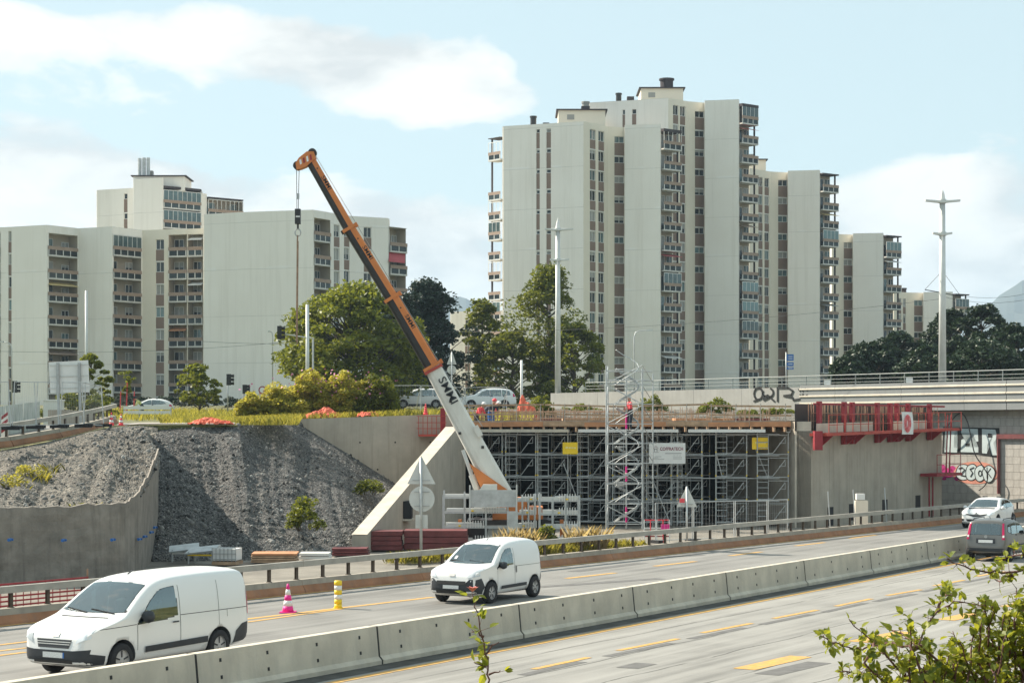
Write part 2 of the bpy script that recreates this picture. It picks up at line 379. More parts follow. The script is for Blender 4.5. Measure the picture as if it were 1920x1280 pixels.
M['rubble_lt'] = rubblemat('rubble_lt', (.055, .05, .043), (.15, .135, .113), (.36, .325, .27), 8)
M['meadow'] = rubblemat('meadow', (.055, .065, .022), (.13, .125, .045), (.26, .225, .10), 2.2)
# ------------------------------------------------------------------ the setting: ground, motorway, slopes
def zt(Y): return 5.1 + .0168 * (min(Y, 320) - 92)
def lerp(a, b, t): return a + (b - a) * t
def fbm(x, y, seed=0.0):
    v = 0; a = 1; f = 1
    for k in range(4):
        v += a * math.sin(x * f * 1.7 + seed + 1.3 * math.sin(y * f * 1.1 + k)) * math.cos(y * f * 1.9 + seed * 2 + 1.1 * math.sin(x * f * .9 + 2 * k))
        a *= .5; f *= 2.1
    return v
tag(MB().quad((-400, -80, -.06), (900, -80, -.06), (900, 900, -.06), (-400, 900, -.06)).build('ground', M['soil']), kind='structure')
def strip(name, mat, pts_a, pts_b, z, kind='structure'):
    m = MB()
    for i in range(len(pts_a) - 1):
        m.quad((*pts_a[i], z), (*pts_b[i], z), (*pts_b[i + 1], z), (*pts_a[i + 1], z))
    o = m.build(name, mat, fix=False); return tag(o, kind=kind)
def FB(s): return 12.9 - .066 * (s - 2.2)            # offset of the far roadside barrier
ss = [-60, -20, 10, 40, 70, 100, 140]
strip('motorway_far_lanes', M['asphalt_far'], [M0 + D * s + N * (FB(s) + .3) for s in ss] + [M0 + D * 600 + N * 9], [M0 + D * s + N * -.3 for s in ss] + [M0 + D * 600 + N * -.3], 0.0)
strip('motorway_near_lanes', M['asphalt_near'], [M0 + D * s + N * -.3 for s in ss] + [M0 + D * 600 + N * -.3], [M0 + D * s + N * -14 for s in ss] + [M0 + D * 600 + N * -14], 0.0)
# the bank on which the photographer stands
m = MB(); prof = [(-14, -.05), (-15, .05), (-19, 1.7), (-22, 3.1), (-26, 3.35), (-60, 3.6)]
sv = np.arange(-70, 61, 3.0)
for i in range(len(sv) - 1):
    for (o0, z0), (o1, z1) in zip(prof[:-1], prof[1:]):
        q = []
        for s_, o_, z_ in ((sv[i], o0, z0), (sv[i + 1], o0, z0), (sv[i + 1], o1, z1), (sv[i], o1, z1)):
            q.append(RD(s_, o_, z_ + (.12 * fbm(s_ * .3, o_ * .3) if o_ < -15 else 0)))
        m.quad(*q)
tag(m.build('near_bank', M['meadow'], smooth=True), kind='structure')

# upper ground: boundary along the excavation, then rows out to the horizon
TB = [(-3000, 900, 50), (-900, 880, 66), (-200, 866, 74), (0, 845, 80), (90, 828, 83.5), (170, 808, 87), (215, 800, 89.5), (262, 797, 90.5),
      (370, 796, 91), (445, 797, 91.5), (535, 787, 103.2), (700, 781, 104.2), (846, 776, 105.2)]
bd = [P(*t) for t in TB]
bd += [Vector((*XY(px, Y), z)) for px, Y, z in ((862, 119.5, 5.4), (1000, 120.5, 5.5), (1200, 121.5, 5.6), (1400, 122, 5.6), (1600, 124, 5.6), (1688, 130.2, 5.7), (1740, 128.0, 5.8), (1840, 124.3, 5.9), (1925, 121.2, 5.9), (1990, 118.8, 5.9))]
bd += [RD(s, o, 6.6) for s, o in ((92, 12), (130, 13), (220, 14), (600, 16))]
m = MB(); rows = []
for p in bd:
    k = p.x / p.y; Y0 = p.y
    ys = [Y0, Y0 + 6, Y0 + 14, max(Y0 + 30, 150), max(Y0 + 60, 190), max(Y0 + 100, 250), max(Y0 + 140, 330), max(Y0 + 500, 1500), 9000]
    rows.append([(k * y, y, p.z if j == 0 else lerp(p.z, zt(y), min(1, j / 3)) + (.10 * fbm(k * y * .4, y * .4) if 0 < j < 4 else 0)) for j, y in enumerate(ys)])
for i in range(len(rows) - 1):
    for j in range(len(rows[0]) - 1):
        m.quad(rows[i][j], rows[i + 1][j], rows[i + 1][j + 1], rows[i][j + 1])
    a, b = rows[i][0], rows[i + 1][0]
    m.quad(a, b, (b[0], b[1], -.1), (a[0], a[1], -.1))
tag(m.build('upper_ground', M['meadow'], smooth=False), kind='structure')
from mathutils import geometry
UG = BVHTree.FromPolygons([Vector(v) for v in m.v], m.f)
def ugz(x, y):
    h = UG.ray_cast(Vector((x, y, 60)), Vector((0, 0, -1)))
    return h[0].z if h[0] is not None else zt(y)
def UP(px, Y):
    v = XY(px, Y); return Vector((v.x, v.y, ugz(v.x, v.y)))

# pale gravel track along the edge and the ramp road
m = MB()
for (a, b) in (((200, 92), (262, 91.5)), ((262, 91.5), (445, 92.5))):
    for r in range(3):
        q = []
        for (px, Y), dy in ((a, r), (b, r), (b, r + 1), (a, r + 1)):
            Yv = Y + dy * 2.6; v = UP(px, Yv); q.append((v.x, v.y, v.z + .05))
        m.quad(*q)
tag(m.build('gravel_track', M['dirt_lt']), kind='structure')
m = MB()
ra = [(-260, 78), (0, 84.5), (90, 88), (170, 92), (215, 96)]; rb = [(-330, 92), (-60, 98), (60, 103), (150, 108), (215, 113)]
for i in range(4):
    q = []
    for px, Y in (ra[i], ra[i + 1], rb[i + 1], rb[i]):
        v = UP(px, Y); q.append((v.x, v.y, v.z + .09))
    m.quad(*q)
tag(m.build('ramp_road', M['asphalt_far']), kind='structure')

def surf(name, mat, cols, nu, nv, amp, seed, fs=1.0, smooth=True, ridge=0.0):
    """cols: list of control columns, each a list of points foot -> top; bilinear patch with lumps"""
    m = MB(); nc = len(cols)
    def ev(c, v):
        k = v * (len(c) - 1); i = min(int(k), len(c) - 2); return c[i].lerp(c[i + 1], k - i)
    g = []
    for a in range(nu + 1):
        k = a / nu * (nc - 1); i = min(int(k), nc - 2); row = []
        for b in range(nv + 1):
            v = b / nv; p = ev(cols[i], v).lerp(ev(cols[i + 1], v), k - i)
            e = min(1, 6 * v, 6 * (1 - v)); n = fbm(p.x * fs, p.y * fs + p.z, seed) * amp * e
            if ridge: n += ridge * e * fbm(p.x * 1.1 + v * 3.2 + seed, .15 * v + seed) 
            row.append(p + Vector((0, -.6 * n, .8 * n)))
        g.append(row)
    for a in range(nu):
        for b in range(nv): m.quad(g[a][b], g[a + 1][b], g[a + 1][b + 1], g[a][b + 1])
    o = m.build(name, mat, smooth=smooth); tag(o, kind='structure')
    return o, g
def zp(px, Y, z=0.0): v = XY(px, Y); return Vector((v.x, v.y, z))
gcols = [[zp(285, 75, -.05), P(285, 930, 83), P(288, 806, 90.7)], [zp(378, 75.5, -.05), P(374, 920, 84), P(370, 797, 91.2)],
         [zp(470, 76, -.05), P(462, 912, 84.5), P(448, 798, 91.7)], [zp(560, 77.5, -.05), P(556, 908, 87), P(548, 787, 102.5)],
         [zp(640, 79, -.05), P(645, 945, 88), P(650, 849, 102.8)], [zp(678, 79.8, -.05), P(715, 965, 89), P(742, 907, 103.1)], [zp(700, 82, -.05), P(770, 960, 91.5), P(815, 945, 103.4)]]
gravel, gg = surf('gravel_slope', M['rubble'], gcols, 150, 90, .06, 1.2, 1.8, ridge=.16)
Lw = [P(-260, 957, 62.5), P(0, 953, 64), P(120, 950, 65.5), P(235, 944, 67), P(262, 922, 69.5), P(282, 886, 74), P(298, 845, 80)]
Lc = [P(-260, 870, 73.4), P(0, 846, 79.9), P(90, 829, 83.4), P(170, 809, 86.9), P(215, 801, 89.4), P(240, 799, 90), P(264, 798, 90.4)]
scols = [[a + Vector((0, .3, -.15)), a.lerp(b, .45) + Vector((0, 0, -.12)), b] for a, b in zip(Lw, Lc)]
lslope, lg = surf('rubble_bank', M['rubble_lt'], scols, 160, 60, .08, 4.1, 1.6, ridge=.24)
ccols = [[P(264, 905, 80), P(264, 860, 87), P(264, 798, 90.5)], [P(300, 880, 84), P(300, 845, 88.5), P(295, 799, 90.7)]]
surf('cut_face', M['rubble_lt'], ccols, 10, 20, .12, 2.2, 1.5)
# loose stones on both slopes
def stones(name, grids, n, lab):
    ico = np.array([(0, 0, 1), (.89, 0, .45), (.28, .85, .45), (-.72, .53, .45), (-.72, -.53, .45), (.28, -.85, .45), (.72, .53, -.45), (-.28, .85, -.45), (-.89, 0, -.45), (-.28, -.85, -.45), (.72, -.53, -.45), (0, 0, -1)])
    fi = np.array([(0, 1, 2), (0, 2, 3), (0, 3, 4), (0, 4, 5), (0, 5, 1), (1, 6, 2), (2, 7, 3), (3, 8, 4), (4, 9, 5), (5, 10, 1), (2, 6, 7), (3, 7, 8), (4, 8, 9), (5, 9, 10), (1, 10, 6), (6, 11, 7), (7, 11, 8), (8, 11, 9), (9, 11, 10), (10, 11, 6)])
    V = []; FF = []; b = 0
    for g, w in grids:
        for _ in range(int(n * w)):
            a = random.random() * (len(g) - 1.001); c = random.random() ** 1.2 * (len(g[0]) - 1.001)
            i, j = int(a), int(c); p = g[i][j].lerp(g[i + 1][j], a - i).lerp(g[i][j + 1].lerp(g[i + 1][j + 1], a - i), c - j)
            r = .012 + .04 * random.random() ** 2.8 + (.09 * random.random() if random.random() < .05 else 0)
            sc = rng.uniform(.55, 1.2, 3) * r
            V.append(ico * rng.uniform(.7, 1.25, (12, 1)) * sc + np.array(p) + (0, 0, r * .15)); FF.append(fi + b); b += 12
    o = npmesh(name, np.concatenate(V), np.concatenate(FF), M['stone'], k=3)
    return tag(o, lab, 'stones', kind='stuff')
stones('loose_stones', [(gg, .8), (lg, .2)], 30000, 'loose grey broken stones lying over the excavated slopes')

# shotcrete wall on the left, turning into the pit
w = thing('retaining_wall', 'low rough shotcrete retaining wall curving round below the rubble bank', 'wall', (Lw[1].x, Lw[1].y, 0))
m = MB(); pts = []
for i in range(len(Lw) - 1):
    for k in range(8): pts.append(Lw[i].lerp(Lw[i + 1], k / 8))
pts.append(Lw[-1])
tops = [p + Vector((0, 0, .05 * fbm(p.x * 3, p.y * 3, 2) + (.14 * random.random() if p.y > 70 else .03 * random.random()))) for p in pts]
nb = 10; back = Vector((-.12, .38, 0))
gr = [[Vector((p.x, p.y - .25 * (1 - k / nb) + .03 * fbm(p.x * 1.3, k * .8, 5), lerp(-.1, p.z, k / nb))) for k in range(nb + 1)] for p in tops]
for i in range(len(gr) - 1):
    for k in range(nb): m.quad(gr[i][k], gr[i + 1][k], gr[i + 1][k + 1], gr[i][k + 1])
    a, b = gr[i][nb], gr[i + 1][nb]; m.quad(a, b, b + back, a + back)
    m.quad(a + back, b + back, Vector((*(b + back).xy, -.1)), Vector((*(a + back).xy, -.1)))
e = gr[-1]; m.quad(e[0], e[nb], e[nb] + back, Vector((*(e[0] + back).xy, -.1)))
m.build('wall_face', M['shotcrete'], w, smooth=False)
for px, py, Y in ((20, 1011, 63.7), (120, 1012, 65.3), (212, 1011, 66.5), (262, 1010, 69.2), (272, 1005, 71.3), (284, 997, 74.1), (291, 988, 76.6)):
    q = P(px, py, Y - .28); m = MB(); m.lathe([(.05, -.25), (.05, .0)], 8, q, 'y'); m.box(q.x - .09, q.x + .09, q.y - .03, q.y, q.z - .035, q.z + .035)
    m.build('drain_plug', M['blue'], w)

# ------------------------------------------------------------------ markings
def line_px(a, b, w, z=.008, mat='mark', name='road_marking'):
    A, B = G(*a), G(*b); d = (B - A).normalized(); n = Vector((-d.y, d.x, 0)) * (w / 2)
    m = MB(); m.quad(*[v + Vector((0, 0, z)) for v in (A - n, B - n, B + n, A + n)])
    return tag(m.build(name, M[mat], fix=False), kind='structure')
def line_so(s0, s1, o0, o1, w, z=.008, mat='mark', name='road_marking'):
    A, B = RD(s0, o0), RD(s1, o1); d = (B - A).normalized(); n = Vector((-d.y, d.x, 0)) * (w / 2)
    m = MB(); k = max(1, int((s1 - s0) / 8))
    for i in range(k):
        a, b = A.lerp(B, i / k), A.lerp(B, (i + 1) / k); m.quad(*[v + Vector((0, 0, z)) for v in (a - n, b - n, b + n, a + n)])
    return tag(m.build(name, M[mat], fix=False), kind='structure')
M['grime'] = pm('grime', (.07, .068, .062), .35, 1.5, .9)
line_so(-40, 110, FB(-40) - .42, FB(110) - .42, .16)
line_so(-40, 110, -1.08, -1.12, .22)
line_px((455, 1161), (812, 1119), .22); line_px((462, 1166), (640, 1141), .16)
for a, b in (((1062, 1084), (1154, 1073.5)), ((1227, 1061), (1304, 1052)), ((1368, 1041.5), (1428, 1034)), ((1492, 1023), (1546, 1016.5)), ((1594, 1009), (1642, 1002.5))):
    line_px(a, b, .24)
for a, b in (((1075, 1071), (1205, 1055)), ((1225, 1045), (1315, 1040)), ((1010, 1100), (1240, 1084))): line_px(a, b, .5, .005, 'patch', 'old_marking')
for a, b in (((-30, 1212), (55, 1202)), ((-20, 1222), (50, 1214)), ((-30, 1232), (48, 1222))): line_px(a, b, .16)
for a, b in (((1000, 1254), (1104, 1232)), ((1159, 1219), (1271, 1197)), ((1316, 1186), (1409, 1168)), ((1450, 1159), (1533, 1143)), ((1567, 1136), (1634, 1122)), ((1663, 1116), (1727, 1105)), ((1751, 1098), (1807, 1087)), ((1831, 1080), (1883, 1071))):
    line_px(a, b, .17)
    line_px((a[0] - 22, a[1] + 11), (b[0] - 12, b[1] + 8), .24, .005, 'patch', 'old_marking')
for a, b in (((1395, 1254), (1502, 1230)), ((1608, 1203), (1699, 1184)), ((1772, 1162), (1830, 1149)), ((1890, 1137), (1940, 1127))):
    line_px(a, b, .52)
    line_px((a[0] + 42, a[1] + 10), (b[0] + 35, b[1] + 11), .55, .005, 'patch', 'old_marking')
line_px((1175, 1252), (1212, 1243), .5, .005, 'patch', 'old_marking')

line_so(-60, 110, -.50, -.50, .62, .004, 'grime', 'median_strip'); line_so(-60, 110, .42, .42, .45, .004, 'grime', 'median_strip')  # darker strip along each side of the central barrier
# ------------------------------------------------------------------ central concrete barrier, block by block
def median_mesh():
    pr = [(-.25, 0), (-.25, .09), (-.17, .17), (-.105, .80), (.105, .80), (.17, .17), (.25, .09), (.25, 0)]
    m = MB(); L = 5.93; ch = .02
    m.prism([(0, y, z) for y, z in pr], (L, 0, 0)); return m
mm = median_mesh()
pock = MB().obox((0, 0, 0), (.032, 0, 0), (0, .004, -.0004), (0, 0, .035))
words_at = {-3: 'nearest the photographer at the left edge', -2: 'beside the large white van', -1: 'first right of the large van', 0: 'second right of the large van',
            1: 'below the small white van', 2: 'just right of the small van', 3: 'second right of the small van', 4: 'third right of the small van',
            5: 'fourth right of the small van', 6: 'fifth right of the small van', 7: 'left of the grey car', 8: 'beside the grey car'}
blk = mm.build('concrete_barrier', M['concrete_lt']); pk = pock.build('bolt_pocket', M['dark'])
jm_ = MB().prism([(5.932, y * .94, z * .985) for y, z in ((-.25, 0), (-.25, .09), (-.17, .17), (-.105, .80), (.105, .80), (.17, .17), (.25, .09), (.25, 0))], (.066, 0, 0)).build('joint_seal', M['dark'])  # dark slab added in each gap so the joint reads dark
first = True
for k in range(-4, 12):
    o = blk if first else blk.copy()
    if not first: COL.objects.link(o)
    o.location = RD(k * 6.0 + .012, 0, 0); o.rotation_euler = (0, 0, RZ)
    tag(o, 'long grey concrete median barrier block ' + words_at.get(k, '%s along the line from the nearest one' % {9: 'thirteenth', 10: 'fourteenth', 11: 'fifteenth', -4: 'outermost'}.get(k, '')), 'barrier', 'concrete blocks of the median barrier')
    for (x, z) in [(x, z) for x in (.75, 2.2, 3.7, 5.2) for z in (.62, .30)]:
        if (k * 7 + int(x * 3) + int(z * 10)) % 9 == 0: continue
        c = pk if (first and not pk.get('used')) else pk.copy()
        if c is not pk: COL.objects.link(c)
        pk['used'] = 1
        c.parent = o; c.location = (x + .1 * math.sin(k * 3 + x), -(.105 + (.80 - z) * .103) - .001, z); c.rotation_euler = (-.103, 0, 0)
    js = jm_ if first else jm_.copy()
    if not first: COL.objects.link(js)
    js.parent = o
    first = False
for o in COL.objects:
    if 'used' in o.keys(): del o['used']

# ------------------------------------------------------------------ steel rail on concrete base along the far side
def roadside_barrier(label, pts, unit, post_d, h_base=.40, h_rail=.97, near=-1):
    """pts: polyline of 3-D ground points; parts: concrete_base units, base_foot, post, rail"""
    root = thing('roadside_barrier', label, 'barrier', pts[0]); L = [0]
    for a, b in zip(pts[:-1], pts[1:]): L.append(L[-1] + (b - a).length)
    def at(s):
        s = min(max(s, 0), L[-1]); i = 0
        while i < len(L) - 2 and s > L[i + 1]: i += 1
        return pts[i].lerp(pts[i + 1], (s - L[i]) / (L[i + 1] - L[i]))
    s = 0
    while s < L[-1] - .5:
        a, b = at(s + .01), at(min(s + unit, L[-1]) - .01); d = (b - a); d2 = Vector((d.x, d.y, 0)).normalized(); n = Vector((-d2.y, d2.x, 0)) * -near
        U = Vector((0, 0, 1))
        m = MB(); m.prism([a + n * .02 + U * .235, a - n * .155 + U * .235, a - n * .13 + U * h_base, a + n * .10 + U * h_base, a + n * .10 + U * .235], d); m.build('concrete_base', M['concrete'], root)
        m = MB(); m.prism([a + n * .25 - U * .05, a - n * .30 - U * .05, a - n * .27 + U * .07, a - n * .17 + U * .234, a + n * .12 + U * .234, a + n * .22 + U * .07], d); m.build('base_foot', M['rust'], root)
        m = MB(); c = U * (h_rail - .09)
        m.prism([a + c - n * .19 - U * .09, a + c - n * .19 + U * .085, a + c - n * .08 + U * .09, a + c - n * .05 - U * .08], d); m.build('rail', M['rail_metal'], root)
        s += unit
    pm_ = None; s = .4
    while s < L[-1]:
        a = at(s); d = (at(s + .3) - at(s - .3)); an = math.atan2(d.y, d.x)
        if pm_ is None:
            mb = MB(); mb.box(-.05, .05, -.035, -.029, 0, h_rail - h_base - .06); mb.box(-.05, .05, .029, .035, 0, h_rail - h_base - .06); mb.box(-.006, .006, -.029, .029, 0, h_rail - h_base - .06); mb.box(-.07, .07, -.06, .06, 0, .015)
            p = mb.build('post', M['post_rust'], root, local=True); pm_ = p.data
        else: p = link('post', pm_, root)
        p.location = a - pts[0] + Vector((0, 0, h_base)); p.rotation_euler = (0, 0, an)
        s += post_d
    return root
roadside_barrier('long steel guard rail on a rust stained concrete base along the far carriageway', [RD(s, FB(s), 0) for s in (-34, 0, 30, 60, 92)], 6.0, 1.25)
rp = [UP(px, Y) for px, Y in ((-260, 75.5), (0, 82), (90, 85.5), (170, 90), (212, 96.5))]
roadside_barrier('guard rail with posts beside the ramp road on the upper left bank', rp, 4.0, 1.25)
# ------------------------------------------------------------------ apartment blocks
CA = {}
M['yellow_lt0'] = pm('yellow_lt0', (.62, .48, .22), .08, 2, .8)
def cached(key, fn):
    if key not in CA: CA[key] = fn()
    return CA[key]
def mdata(mb, name, mats):
    o = mb.build(name, mats); me = o.data; bpy.data.objects.remove(o); return me
def win_frame(w, h):
    def f():
        m = MB(); t = .055
        m.box(0, w, .02, .10, h - t, h); m.box(0, w, -.03, .10, 0, t); m.box(0, t, .02, .10, t, h - t); m.box(w - t, w, .02, .10, t, h - t)
        if w > .75: m.box(w / 2 - .03, w / 2 + .03, .02, .10, t, h - t)
        return mdata(m, 'window', M['white_trim'])
    return cached(('wf', round(w, 2), round(h, 2)), f)
def win_pane(w, h, mat):
    def f(): return mdata(MB().box(.05, w - .05, .085, .12, .05, h - .05), 'pane', M[mat])
    return cached(('wp', round(w, 2), round(h, 2), mat), f)
def put(name, me, parent, loc, rz):
    o = link(name, me, parent); o.location = loc; o.rotation_euler = (0, 0, rz); return o
def window(root, p, rz, w, h, mat=None):
    mat = mat or random.choices(['glass', 'glass_teal', 'shutter'], [.58, .20, .22])[0]
    o = put('window', win_frame(w, h), root, p, rz)
    link('pane', win_pane(w, h, mat), o)
    if mat == 'glass' and random.random() < .35:       # roller shutter partly down
        k = random.choice((.3, .5)) * h
        link('shutter', cached(('sh', round(w, 2), round(h, 2), round(k, 2)), lambda: mdata(MB().box(.056, w - .056, .05, .08, h - .056 - k, h - .056), 'shutter', M['shutter'])), o)
    return o
def balcony(root, p, rz, w, dep, proj, open_end=False, glazed=0):
    def slab(): return mdata(MB().box(0, w, -proj, dep, 0, .19), 'balcony', M['balc_white'])
    def board():
        m = MB(); m.box(.0, w, -proj - .03, -proj + .06, .82, 1.24)
        if open_end: m.box(w - .06, w + .03, -proj + .06, dep, .82, 1.24)
        return mdata(m, 'rail_board', M['balc_brown'])
    def posts():
        m = MB(); n = max(2, int(w / 1.1))
        for k in range(n + 1):
            x = .07 + (w - .14) * k / n; m.box(x - .05, x + .05, -proj - .02, -proj + .07, .19, .82)
        if open_end:
            for y in (-proj + (dep + proj) * .5, dep - .1): m.box(w - .08, w + .02, y - .06, y + .06, .19, .82)
        return mdata(m, 'balustrade', M['white_trim'])
    def gl():
        m = MB(); m.box(.0, w, -proj + .015, -proj + .035, .22, .80)
        if open_end: m.box(w - .05, w - .03, -proj + .04, dep, .22, .80)
        return mdata(m, 'glass_panel', M['glass_balc'])
    k = (round(w, 2), dep, proj, open_end)
    o = put('balcony', cached(('bs',) + k, slab), root, p, rz)
    link('rail_board', cached(('bb',) + k, board), o); tag(link('balustrade', cached(('bp',) + k, posts), o), kind='stuff'); link('glass_panel', cached(('bg',) + k, gl), o)
    elif_aw = (not glazed) and random.random() < .13
    if elif_aw:
        cm = random.choice(('shutter_red', 'plank_or', 'white_trim', 'shutter', 'balc_brown', 'yellow_lt0'))
        link('awning', cached(('aw', cm) + k, lambda: mdata(MB().prism([(.1, dep * .6, 2.5), (w - .1, dep * .6, 2.5), (w - .1, -proj - .25, 2.05), (.1, -proj - .25, 2.05)], (0, 0, .03)), 'awning', M[cm])), o)
    if glazed:
        def ver():
            m = MB(); n = max(2, int(w / .7)); H = 2.6
            for q in range(n + 1):
                x = .03 + (w - .06) * q / n; m.box(x - .03, x + .03, -proj, -proj + .05, 1.245, H)
            m.box(0, w, -proj, -proj + .05, H - .06, H + .02); return mdata(m, 'veranda_frame', M['white_trim'])
        tag(link('veranda_frame', cached(('vf',) + k, ver), o), kind='stuff')
        if glazed > 1: link('veranda_glass', cached(('vg',) + k, lambda: mdata(MB().box(.03, w - .03, -proj + .02, -proj + .035, 1.25, 2.53), 'veranda_glass', M['glass_teal'])), o)
    return o
def frac(A, B, px):
    k = (px - CX) / F; d = B - A; return (k * A.y - A.x) / (d.x - k * d.y)
def zpy(py, Y): return CZ + (HY - py) / F * Y
PITCH = 2.79
def facade(root, A, B, z0, z1, feats=(), mat='wall_grey', T=.35):
    """one straight wall from A to B (plan), z0..z1; feats: (px0, px1, kind, opts)"""
    A, B = XY(*A), XY(*B); d = (B - A); L = d.length; d = d / L; inn = Vector((-d.y, d.x)); rz = math.atan2(d.y, d.x); rl = root.location
    def pt(u, v, z): q = A + d * u + inn * v; return Vector((q.x, q.y, z))
    def lb(m, u0, u1, v0, v1, za, zb):
        m.prism([pt(u0, v0, za), pt(u1, v0, za), pt(u1, v1, za), pt(u0, v1, za)], (0, 0, zb - za))
    m = MB(); u = 0.0
    fs = sorted([(frac(A, B, f[0]) * L, frac(A, B, f[1]) * L) + tuple(f[2:]) for f in feats])
    for f in fs:
        u0, u1, kind, o = max(f[0], .0), min(f[1], L), f[2], f[3]
        if u0 > u + .01: lb(m, u, u0, 0, T, z0, z1)
        u = u1; w = u1 - u0; top = o['top']; wh = o.get('wh', 1.3); pitch = o.get('pitch', PITCH)
        if kind == 'win':
            lb(m, u0, u1, 0.0, T, top, z1); i = 0
            while True:
                zt_ = top - i * pitch
                if zt_ - wh < z0: break
                if not o.get('skip') or i not in o['skip']:
                    window(root, pt(u0, .10, zt_ - wh) - rl, rz, w, wh, o.get('pane'))
                else: lb(m, u0, u1, .15, T, zt_ - wh, zt_)
                zb = max(zt_ - pitch, z0); hh = zt_ - wh - zb
                if hh > .3:
                    put('spandrel_panel', cached(('sp', round(w, 2), round(hh, 2)), lambda: mdata(MB().box(0, w, 0, .2, 0, hh - .13), 'spandrel_panel', M['panel_brown'])), root, pt(u0, .07, zb + .13) - rl, rz)
                    put('lintel', cached(('li', round(w, 2)), lambda: mdata(MB().box(-.02, w + .02, -.02, .25, 0, .13), 'lintel', M['white_trim'])), root, pt(u0, .03, zb) - rl, rz)
                i += 1
            lb(m, u0, u1, T - .05, T + .05, z0, top)
        else:                                   # loggia or projecting balcony
            dep, proj = o.get('dep', 1.5), o.get('proj', .12); par = o['par']; oe = o.get('open', False)
            if not o.get('noback'):
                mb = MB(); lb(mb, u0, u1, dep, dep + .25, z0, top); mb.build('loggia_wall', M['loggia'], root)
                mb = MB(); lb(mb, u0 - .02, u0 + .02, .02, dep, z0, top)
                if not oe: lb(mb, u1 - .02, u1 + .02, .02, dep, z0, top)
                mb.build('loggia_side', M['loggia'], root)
            if z1 > top + .01: lb(m, u0, u1, -.02 if proj < .3 else -proj, dep + .2, top, z1)
            i = 0
            while par - i * pitch - 1.24 > z0:
                if i in o.get('miss', ()): i += 1; continue
                zb = par - i * pitch - 1.24
                balcony(root, pt(u0 + .02, .02, zb) - rl, rz, w - .04, dep - .04, proj, oe, o.get('glz', {}).get(i, 0))
                if not o.get('noback'):
                    ww = min(2.0, w * .52)
                    window(root, pt(u0 + .12, dep - .13, zb + .22) - rl, rz, ww, 2.1)
                    if w > 2.6: window(root, pt(u1 - .15 - ww * .6, dep - .13, zb + (1.1 if o.get('small') else .22)) - rl, rz, ww * .6, .9 if o.get('small') else 2.1)
                i += 1
    if u < L - .01: lb(m, u, L, 0, T, z0, z1)
    if m.v: m.build('wall', M[mat], root)
    return pt
def shell(root, pts, depth, z0, z1, mat='wall_grey'):
    """back of the block: roof deck, side and rear walls"""
    fr = [XY(*p) + Vector((0, .38)) for p in pts]; a, b = fr[0], fr[-1]
    bk = [Vector((b.x + (b.x / b.y) * depth * .6 - .4, b.y + depth)), Vector((a.x + (a.x / a.y) * depth * .6 + .4, a.y + depth))]
    m = MB(); m.prism([(p.x, p.y, z1 - .55) for p in fr + bk], (0, 0, .25)); m.build('roof', M['concrete'], root)
    m = MB(); ring = [b] + bk + [a]
    for p, q in zip(ring[:-1], ring[1:]):
        m.bar((p.x, p.y, (z0 + z1) / 2 - .01), (q.x, q.y, (z0 + z1) / 2 - .01), .3, z1 - z0 - .02)
    m.build('rear_wall', M[mat], root)
def roofbox(root, px0, px1, py, Y, dep, z0, cap=True, mat='wall_cream', name='penthouse', vent=None):
    a, b = XY(px0, Y), XY(px1, Y); z1 = zpy(py, Y)
    m = MB(); m.box(a.x, b.x, Y, Y + dep, z0, z1); o = m.build(name, M[mat], root)
    if cap: MB().box(a.x - .3, b.x + .3, Y - .3, Y + dep + .3, z1 + .002, z1 + .16).build('roof_slab', M['roof_dark'], o)
    if vent:
        x = XY(vent, Y).x; MB().box(x - .5, x + .5, Y - .04, Y, z1 - 1.3, z1 - .6).build('vent_grille', M['shutter'], o)
    return o
def stack(root, px, py, Y, r, z0, mat='roof_dark', name='chimney', hat=True):
    x = XY(px, Y).x; z1 = zpy(py, Y); pr = [(r, z0), (r, z1 - .25), (r * 1.18, z1 - .25), (r * 1.18, z1)] if hat else [(r, z0), (r, z1)]
    MB().lathe(pr, 12, (x, Y, 0)).build(name, M[mat], root)
GB = 7.0
# --- tower 1
t1 = thing('apartment_tower', 'tall pale apartment tower nearest the middle with two dark slit window strips', 'building', (*XY(1094, 272.5), GB))
ZR = 46.6
facade(t1, (944, 277), (1094, 272.5), GB, ZR, [(1005.5, 1012, 'win', dict(top=45.9, wh=.5, pane='glass')), (1024.5, 1033, 'win', dict(top=45.9, wh=.5, pane='glass'))])
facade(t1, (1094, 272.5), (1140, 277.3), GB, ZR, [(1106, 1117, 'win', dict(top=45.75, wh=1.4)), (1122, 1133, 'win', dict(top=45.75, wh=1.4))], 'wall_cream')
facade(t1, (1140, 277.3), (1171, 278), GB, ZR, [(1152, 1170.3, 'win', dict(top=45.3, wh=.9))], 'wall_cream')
facade(t1, (1170.9, 278), (1171.2, 276), GB, ZR)
facade(t1, (1171.2, 276), (1238, 274.6), GB, ZR)
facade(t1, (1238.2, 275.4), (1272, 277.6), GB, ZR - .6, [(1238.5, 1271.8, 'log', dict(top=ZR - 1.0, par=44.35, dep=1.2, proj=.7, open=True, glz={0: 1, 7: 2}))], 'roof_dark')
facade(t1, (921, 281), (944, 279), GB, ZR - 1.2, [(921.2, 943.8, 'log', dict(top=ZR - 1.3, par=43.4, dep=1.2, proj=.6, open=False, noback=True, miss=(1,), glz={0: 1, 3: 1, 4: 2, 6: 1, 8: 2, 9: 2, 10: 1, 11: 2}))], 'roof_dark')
shell(t1, [(944, 277), (1094, 272.8), (1140, 277.8), (1171, 278.4), (1238, 275.2)], 16, GB, ZR)
pb = roofbox(t1, 1047, 1135, 207, 279, 7, ZR - .5, vent=1070)
stack(t1, 1000, 218, 280, .42, ZR - .5, 'boom_black'); roofbox(t1, 1018, 1030, 230, 279, 1.2, ZR - .5, False, 'roof_dark', 'roof_vent')
